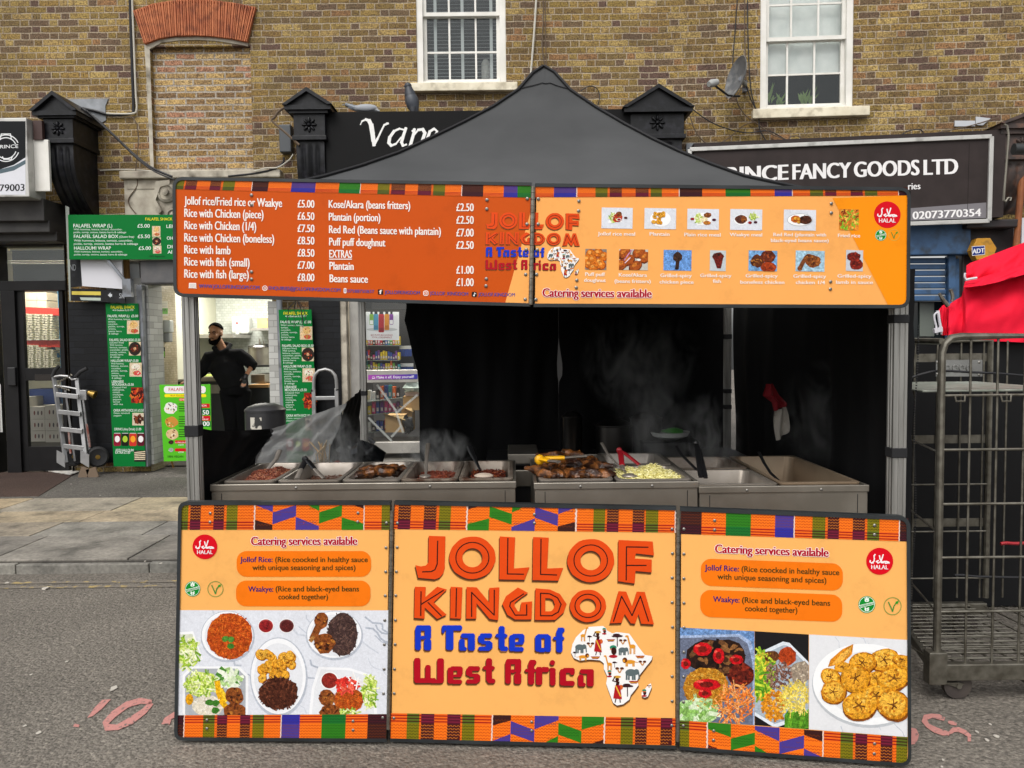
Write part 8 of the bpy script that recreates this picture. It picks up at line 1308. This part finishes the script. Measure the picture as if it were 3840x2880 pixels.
tp_ = [G('z5', x, y, PZ + .012) for x, y in ((300, 1497), (550, 1537), (692, 1488), (445, 1452))]; m = MB(); m.prism(tp_, (0, 0, .008)); m.prism([tp_[3], tp_[2], tp_[2] + V((0, .01, .09)), tp_[3] + V((0, .01, .09))], (0, .008, 0)); m.build('toe_plate', mt('worn_white_plate', 'c4c2bc', r=.5, dirt='8a8478', dsc=12), ht, smooth=False)
for x0, x1 in ((440, 505), (625, 692)): m = MB(); m.prism([hq(x0, 1345, -.02), hq(x1, 1380, -.02), hq(x1, 1480, -.02), hq(x0, 1440, -.02)], (0, .01, 0)); m.build('side_plate', AL2, ht, smooth=False)
def wheel(c, r_, w_, axis, parent, hubm, nm='wheel'):
    Mx = V((0, 0, 1)).rotation_difference(V(axis).normalized()).to_matrix(); m = MB(); prof = [(r_ * .55, -w_ * .4), (r_ * .8, -w_ * .5), (r_ * .95, -w_ * .35), (r_, -w_ * .1), (r_, w_ * .1), (r_ * .95, w_ * .35), (r_ * .8, w_ * .5), (r_ * .55, w_ * .4)]; m.lathe(prof, c, 28, Mx); wh = m.build(nm, RUB, parent); m = MB(); m.lathe([(r_ * .56, w_ * .25), (r_ * .5, w_ * .38), (r_ * .3, w_ * .2), (r_ * .2, w_ * .45), (0, w_ * .46)], c, 20, Mx); m.lathe([(0, -w_ * .4), (r_ * .56, -w_ * .3)], c, 20, Mx); m.build('rim', hubm, wh)
wheel(hq(758, 1396, .12), .125, .09, (.55, -.8, 0), ht, mt('brass')); wheel(hq(575, 1392, .3), .12, .085, (.55, -.8, 0), ht, mt('brass'))
for A_p, B_p in (((675, 1140), (700, 1320)), ((535, 1200), (550, 1370))): m = MB(); m.bar(hq(*A_p, .15), hq(*B_p, .15), .022, .012); m.build('warning_strip', mt('label_strip', 'b8a8a0', r=.5, c2='a05040', sc_=20), ht, smooth=False)
ld = T('sack_truck', P('m1', 1920, 1100, 9.3), 'silver sack truck with arched handle propped against the second black pilaster', 'sack truck'); lq = lambda x, y: P('m1', x, y, 9.33); m = MB(); m.tube([lq(1755, 800), lq(1758, 640), lq(1775, 570), lq(1830, 515), lq(1920, 495), lq(2000, 520), lq(2050, 580), lq(2068, 650), lq(2075, 780)], .02, 10); m.build('arched_handle', AL2, ld)
m = MB(); m.bar(lq(1755, 780), lq(1785, 2050), .045, .03); m.bar(lq(2070, 760), lq(2120, 2050), .045, .03); m.bar(lq(1770, 898), lq(2070, 892), .025, .045); m.bar(lq(1785, 1400), lq(2095, 1400), .025, .045); m.bar(lq(1790, 1750), lq(2110, 1750), .025, .045); m.build('frame', AL2, ld, smooth=False, bev=.005); m = MB(); a_ = lq(1785, 2050); b_ = lq(2120, 2050); m.box((a_.x, 9.05, PZ + .01), (b_.x, 9.36, PZ + .02)); m.build('toe_plate', AL2, ld, smooth=False)
for x, y in ((1738, 790), (2078, 778)): m = MB(); m.ball(lq(x, y), .022, 8); m.build('knob', BLKP, ld)
bc = P('m1', 1085, 1050, 7.8); rr_ = (P('m1', 1355, 1050, 7.8).x - P('m1', 812, 1050, 7.8).x) / 2; lb = T('litter_bin', (bc.x, 7.8, PZ), 'round black street litter bin with torn white poster behind the stall', 'litter bin'); hb = bc.z - PZ - .02; MB().lathe([(rr_ * .96, 0), (rr_, .05), (rr_, hb - .03), (rr_ * .99, hb)], (bc.x, 7.8, PZ), 36).build('body', mt('black_bin_plastic', '1d1d1f', r=.45, c2='27272a'), lb); MB().lathe([(rr_ * 1.02, hb), (rr_ * 1.02, hb + .02), (rr_ * .85, hb + .05), (rr_ * .5, hb + .075), (0, hb + .085)], (bc.x, 7.8, PZ), 36).build('domed_lid', mt('black_bin_plastic'), lb)
m = MB(); t0, t1 = -2.05, -1.45; zz0 = P('m1', 990, 1330, 7.6).z; zz1 = P('m1', 990, 1165, 7.6).z; m.grid(lambda a, b: (bc.x + (rr_ + .003) * math.cos(t0 + (t1 - t0) * a), 7.8 + (rr_ + .003) * math.sin(t0 + (t1 - t0) * a), zz0 + (zz1 - zz0) * b), 10, 6); m.build('torn_poster', mt('torn_paper', '2a2a2a', r=.8, c2='b8b4aa', sc_=9, lo=.42, hi=.46), lb)
bkn = G('z5', 960, 1470, PZ); m = MB(); m.cbox((bkn.x - .05, 9.2, PZ + .05), (.1, .02, .13), Matrix.Rotation(.35, 3, 'Y')); m.cbox((bkn.x + .05, 9.2, PZ + .05), (.12, .02, .12), Matrix.Rotation(-.3, 3, 'Y')); m.build('broken_board', mt('dirty_card', '6a5a4a', r=.9), label='broken scrap of board leaning at the foot of the tall green menu', cat='scrap', smooth=False)
lit = [('zf', 170, 113), ('zf', 240, 716), ('zf', 38, 684), ('zf', 600, 1242), ('zf', 352, 1100), ('zf', 165, 1168), ('zf', 375, 162), ('zf', 855, 290), ('zf', 765, 570), ('zf', 130, 1438), ('zf', 205, 1475), ('ze', 820, 1585), ('ze', 1310, 1370), ('ze', 1250, 1260), ('ze', 1220, 1405), ('ze', 1130, 1330), ('ze', 810, 1650), ('zf', 528, 222), ('zf', 770, 112), ('zf', 850, 580)]
for i, (k, x, y) in enumerate(lit):
    z0 = PZ + .004 if (k == 'zf' and y < 600) else .003; p = G(k, x, y, z0); s = rnd(.005, .011) * (2.2 if i in (1, 2, 3) else 1); m = MB(); n_ = 7; m.prism([(p.x + s * math.cos(6.28 * j / n_) * rnd(.6, 1.2), p.y + s * 1.4 * math.sin(6.28 * j / n_) * rnd(.6, 1.2), z0) for j in range(n_)], (0, 0, .003 if i != 1 else .008)); m.build('litter_scrap', mt('pale_litter', 'b8b2a8', r=.8), smooth=False, label='tiny pale scrap of litter lying on the ground', cat='litter', group='litter scraps on the ground')
# ---------------- roll cage, black sheet and red cover at the right ----------------
TY0, TY1 = 3.42, 4.22; rc = T('roll_cage', P('zd', 800, 2100, 3.9), 'galvanised wire roll cage trolley standing at the right of the stall', 'trolley'); rc.location.z = 0; WL[rc].z = 0; GAL = mt('galvanised_wire', '7c786e', r=.42, m=.75, c2='5c584e', sc_=20, bump=.15, bsc=60)
tq = lambda k, x, y, Y=TY0: P(k, x, y, Y); xr = P('f', 2330, 800, TY0).x; xl = P('s', 3524, 1800, TY0).x; zt0 = P('s', 3600, 1262, TY0).z; zbase = P('s', 3600, 2485, TY0).z
m = MB(); rc_ = .05; m.tube([(xl, TY0, zbase), (xl, TY0, zt0 - .07), (xl + .012, TY0, zt0 - .03), (xl + .04, TY0, zt0 - .006), (xl + .08, TY0, zt0), (xr, TY0, zt0), (xr, TY0, zbase)], .0165, 10); m.build('front_frame', GAL, rc)
m = MB(); dxs = .1175; x = xl + .128
while x < xr - .02: m.tube([(x, TY0 + .004, zbase), (x, TY0 + .004, zt0)], .0052, 6); x += dxs
for ys in (1482, 1685, 1888, 2088, 2290): z = P('s', 3650, ys, TY0).z; m.tube([(xl, TY0 - .008, z), (xr, TY0 - .008, z)], .006, 6)
for i in range(5): z = P('s', 3650, 2384 + i * 21, TY0 + .02).z; m.tube([(xl, TY0 + .02, z), (xr, TY0 + .02, z)], .004, 6)
for xs in (3598, 3770):
    c = P('s', xs, 1482, TY0 - .01); m.tube([c + V((-.022, -.004, 0)), c + V((-.018, -.008, -.026)), c + V((.018, -.008, -.026)), c + V((.022, -.004, 0))], .0045, 6)
m.build('front_mesh', GAL, rc)
xl2 = P('s', 3385, 1800, TY1).x; zt2_ = P('s', 3600, 1279, TY1).z; m = MB(); m.tube([(xl2 - .04, TY1, .2), (xl2 - .04, TY1, zt2_ - .05), (xl2, TY1, zt2_), (xr + .1, TY1, zt2_), (xr + .1, TY1, .2)], .0165, 10); m.build('rear_frame', GAL, rc); m = MB()
for xs in (3424, 3508, 3596, 3681, 3768, 3855, 3940): x = P('s', xs, 1800, TY1).x; m.tube([(x, TY1, .2), (x, TY1, zt2_)], .0052, 6)
for ys in (1815, 1991, 2166): z = P('s', 3600, ys, TY1).z; m.tube([(xl2 - .04, TY1 - .008, z), (xr + .1, TY1 - .008, z)], .005, 6)
m.build('rear_mesh', GAL, rc); m = MB()
for ys in (1341, 1647, 1960): z = P('s', 3600, ys, TY1).z; m = MB(); m.box((xl2 - .04, TY1 + .006, z - .022), (xr + .1, TY1 + .012, z + .022)); m.build('rear_slat', GAL, rc, smooth=False)
m = MB(); m.tube([(xl, TY0, zt0 - .02), (xl - .0, (TY0 + TY1) / 2, zt0 - .015), (xl2 - .04, TY1, zt2_ - .02)], .014, 8)
m.build('side_rail', GAL, rc)
for ys in (1700, 2000, 2300): m = MB(); z = P('s', 3524, ys, TY0).z; m.tube([(xl, TY0, z), (xl2 - .04, TY1, z)], .005, 6); m.build('side_wire', GAL, rc)
m = MB(); zs_ = P('s', 3700, 1462, TY0 + .1).z; m.box((xl - .05, TY0 + .06, zs_ - .006), (xr, TY1 - .04, zs_ + .004)); m.build('shelf', mt('pale_shelf', '94988f', r=.55, m=.2, c2='7e8278', dirt='6c7468', dsc=14), rc, smooth=False, bev=.004)
m = MB(); m.box((xl - .03, TY0 - .02, zbase - .075), (xr, TY0 + .02, zbase)); m.box((xl - .045, TY0 - .026, zbase - .09), (xl + .035, TY0 + .03, zbase + .055)); m.box((xl2 - .06, TY1 - .02, zbase - .07), (xr + .1, TY1 + .02, zbase)); m.bar((xl, TY0, zbase - .04), (xl2 - .04, TY1, zbase - .04), .03, .05); m.build('base_frame', GAL, rc, smooth=False, bev=.005)
m = MB(); n = 16
for i in range(n): y = TY0 + .03 + (TY1 - TY0 - .06) * i / (n - 1) ; xa = xl + (xl2 - .04 - xl) * (y - TY0) / (TY1 - TY0); m.tube([(xa, y, zbase - .01), (xr, y, zbase - .01)], .004, 5)
for i in range(11): x = xl + .02 + i * .09; m.tube([(x, TY0 + .02, zbase - .017), (x - .06, TY1 - .02, zbase - .017)], .004, 5)
m.build('base_grid', GAL, rc)
def caster(x, y, r_=.062):
    z = r_ + .004; m = MB(); m.prism([(x - .07, y - .025, zbase - .09), (x + .01, y - .025, zbase - .09), (x + .045, y - .025, z + .01), (x + .02, y - .025, z - .012), (x - .005, y - .025, z)], (0, .004, 0)); m.prism([(x - .07, y + .021, zbase - .09), (x + .01, y + .021, zbase - .09), (x + .045, y + .021, z + .01), (x + .02, y + .021, z - .012), (x - .005, y + .021, z)], (0, .004, 0)); m.tube([(x + .02, y - .03, z), (x + .02, y + .03, z)], .012, 10); m.box((x - .08, y - .03, zbase - .097), (x + .02, y + .03, zbase - .09)); f = m.build('caster_fork', GAL, rc, smooth=False); m = MB(); m.lathe([(.014, -.016), (r_ * .62, -.014), (r_ * .64, -.017), (r_, -.015), (r_, .015), (r_ * .64, .017), (.014, .014)], (x + .022, y, z), 32, Matrix.Rotation(R(90), 3, 'X')); m.build('wheel', mt('grey_brown_rubber', '3a3330', r=.7, c2='4a423c'), f)
cw = P('ze', 975, 965, TY0); caster(cw.x - .022, TY0 + .03); caster(xr - .12, TY0 + .03); caster(xl2 + .05, TY1 - .03); caster(xr - .05, TY1 - .03)
npq = vert(TY1 - .02); pt = T('number_plate', npq.at('zc', 765, 1430), 'embossed metal plate tied to the back of the roll cage', 'plate'); m = MB(); m.prism([npq.at('zc', x, y, -.006) for x, y in ((540, 1270), (990, 1268), (990, 1430), (540, 1430))], npq.n * .006); m.build('plate', mt('galvanised_plate', '8a8a88', r=.45, m=.6, c2='747472'), pt, smooth=False)
m = MB()
for cx in (660, 735, 800, 870):
    m.tube([npq.at('zc', cx + 26 * math.cos(t), 1350 + 30 * math.sin(t), .004) for t in [R(v) for v in range(40, 330, 30)]], .004, 5); m.tube([npq.at('zc', cx + 20, 1345, .004), npq.at('zc', cx + 24, 1378, .004)], .004, 5)
m.build('embossing', mt('galvanised_plate'), pt)
for x, y in ((560, 1295), (560, 1410), (965, 1292), (965, 1412)): rivet(pt, npq.at('zc', x, y, .001), npq.n, .007)
cable('zc', [(285, 1450), (400, 1410), (580, 1376), (900, 1390), (1150, 1402), (1420, 1424)], .006, CAB, 'black elastic cord stretched across the roll cage', Y=TY0 + .05); cable('zc', [(280, 1512), (480, 1512), (660, 1508), (770, 1508)], .005, CABB, 'short cord with knot on the roll cage side', Y=TY1 - .1); cable('zd', [(945, 1178), (985, 1172), (1040, 1176), (1130, 1172)], .008, mt('red_grip'), 'red bungee cord hooked on the roll cage', Y=TY0 + .3); cable('zd', [(625, 1395), (690, 1395), (800, 1405), (1130, 1412)], .006, CAB, 'black bungee cord low on the roll cage', Y=TY0 + .3)
SY = 4.62; bl0 = P('s', 3360, 1800, SY).x - .1; zsh = P('zc', 900, 1065, SY).z; cloth_m = mt('black_tarpaulin', '08080a', r=.6, bump=.3, bsc=8, spec=.25); bs = T('covered_stall', ((bl0 + 4.4) / 2, SY + .4, 0), 'market stall wrapped in black sheeting behind the roll cage', 'market stall'); cloth('black_sheet', lambda a, b: (bl0 + (5.2 - bl0) * a, SY, zsh + (.01 - zsh) * b), 40, 24, 3.3, .035, cloth_m, bs); MB().box((bl0 + .03, SY + .05, .01), (5.2, SY + .9, zsh - .01)).build('core', cloth_m, bs, smooth=False)
REDT = mt('red_tarpaulin', 'd0102c', r=.75, c2='dc1834', bump=.3, bsc=9, spec=.15); rt = T('red_cover', P('zc', 1200, 1030, SY), 'bright red gazebo cover with white straps folded on top of the black stall', 'cover')
def tier(name, top, bot, Y, bulge, seed):
    n = len(top) - 1
    def at(L, a): t = a * n; i = min(int(t), n - 1); f = t - i; return L[i][0] * (1 - f) + L[i + 1][0] * f, L[i][1] * (1 - f) + L[i + 1][1] * f
    def f(a, b):
        p, q = at(top, a), at(bot, a); x, y = p[0] + (q[0] - p[0]) * b, p[1] + (q[1] - p[1]) * b; fold = .012 * math.sin(a * 17 + b * 2 + seed) * (.3 + b) + .025 * mnoise.noise(V((a * 6 + b * 2, b * 2.5, seed))) + .006 * mnoise.noise(V((a * 14, b * 5 + a * 8, seed))); return P('zc', x, y, Y - bulge * math.sin(b * 3.14) + fold + .12 * (1 - b))
    m = MB(); m.grid(f, 60, 24); g_ = [V(f(i / 30, 0)) for i in range(31)]; h = [p + V((.4, .5, -.02)) for p in g_]; m.add(g_ + h, [(i, i + 31, i + 32, i + 1) for i in range(30)]); e0 = [V(f(0, j / 12)) for j in range(13)]; e1 = [p + V((.4, .5, 0)) for p in e0]; m.add(e0 + e1, [(j, j + 1, j + 14, j + 13) for j in range(12)]); return m.build(name, REDT, rt, ang=80)
tier('lower_fold', [(668, 735), (720, 695), (792, 655), (816, 565), (1000, 535), (1200, 480), (1400, 420), (1900, 330)], [(662, 1080), (720, 1085), (800, 1090), (860, 1090), (1000, 1090), (1200, 1090), (1400, 1100), (1900, 1110)], SY - .06, .04, 2); tier('upper_fold', [(842, 350), (880, 325), (935, 305), (1030, 268), (1150, 222), (1280, 172), (1400, 128), (1900, -40)], [(835, 480), (880, 500), (940, 500), (1030, 500), (1150, 500), (1280, 470), (1400, 440), (1900, 350)], SY + .03, .05, 5); tier('band', [(830, 495), (900, 485), (1000, 460), (1120, 425), (1260, 385), (1400, 345), (1600, 300), (1900, 240)], [(812, 565), (900, 560), (1000, 545), (1120, 520), (1260, 480), (1400, 440), (1600, 400), (1900, 350)], SY - .09, .02, 8); tier('corner_flap', [(568, 785), (590, 760), (610, 740), (625, 728), (640, 740), (650, 760), (658, 775), (662, 790)], [(600, 1030), (606, 1030), (612, 1030), (622, 1030), (632, 1030), (642, 1030), (652, 1030), (664, 1030)], SY - .03, .02, 1)
WS = mt('white_strap', 'c4c2c8', r=.6); m = MB(); m.tube([P('zc', x, y, SY - .1) for x, y in ((556, 1025), (545, 940), (528, 870), (526, 835), (545, 812), (562, 812), (575, 870), (590, 940), (600, 1000))], .006, 8); m.prism([P('zc', x, y, SY - .1) for x, y in ((548, 792), (578, 788), (608, 1020), (592, 1022))], (0, .004, 0)); m.prism([P('zc', x, y, SY - .12) for x, y in ((530, 965), (610, 948), (612, 992), (534, 1010))], (0, .02, 0)); m.build('white_strap', WS, rt); m = MB(); m.tube([P('zc', x, y, SY - .08) for x, y in ((830, 492), (880, 482), (940, 472))], .008, 6); m.tube([P('zc', x, y, SY - .05) for x, y in ((835, 490), (822, 460), (824, 435), (832, 428))], .006, 6); m.build('white_piping', WS, rt); m = MB(); m.tube([P('zc', 662, 745, SY - .02), P('zc', 610, 680, SY - .02), P('zc', 575, 622, SY - .02)], [.014, .012, .008], 8); m.tube([P('zc', x, y, SY - .02) for x, y in ((700, 700), (708, 660), (696, 610), (684, 585))], .01, 8); m.build('pole_end', mt('dull_steel_hinge'), rt)
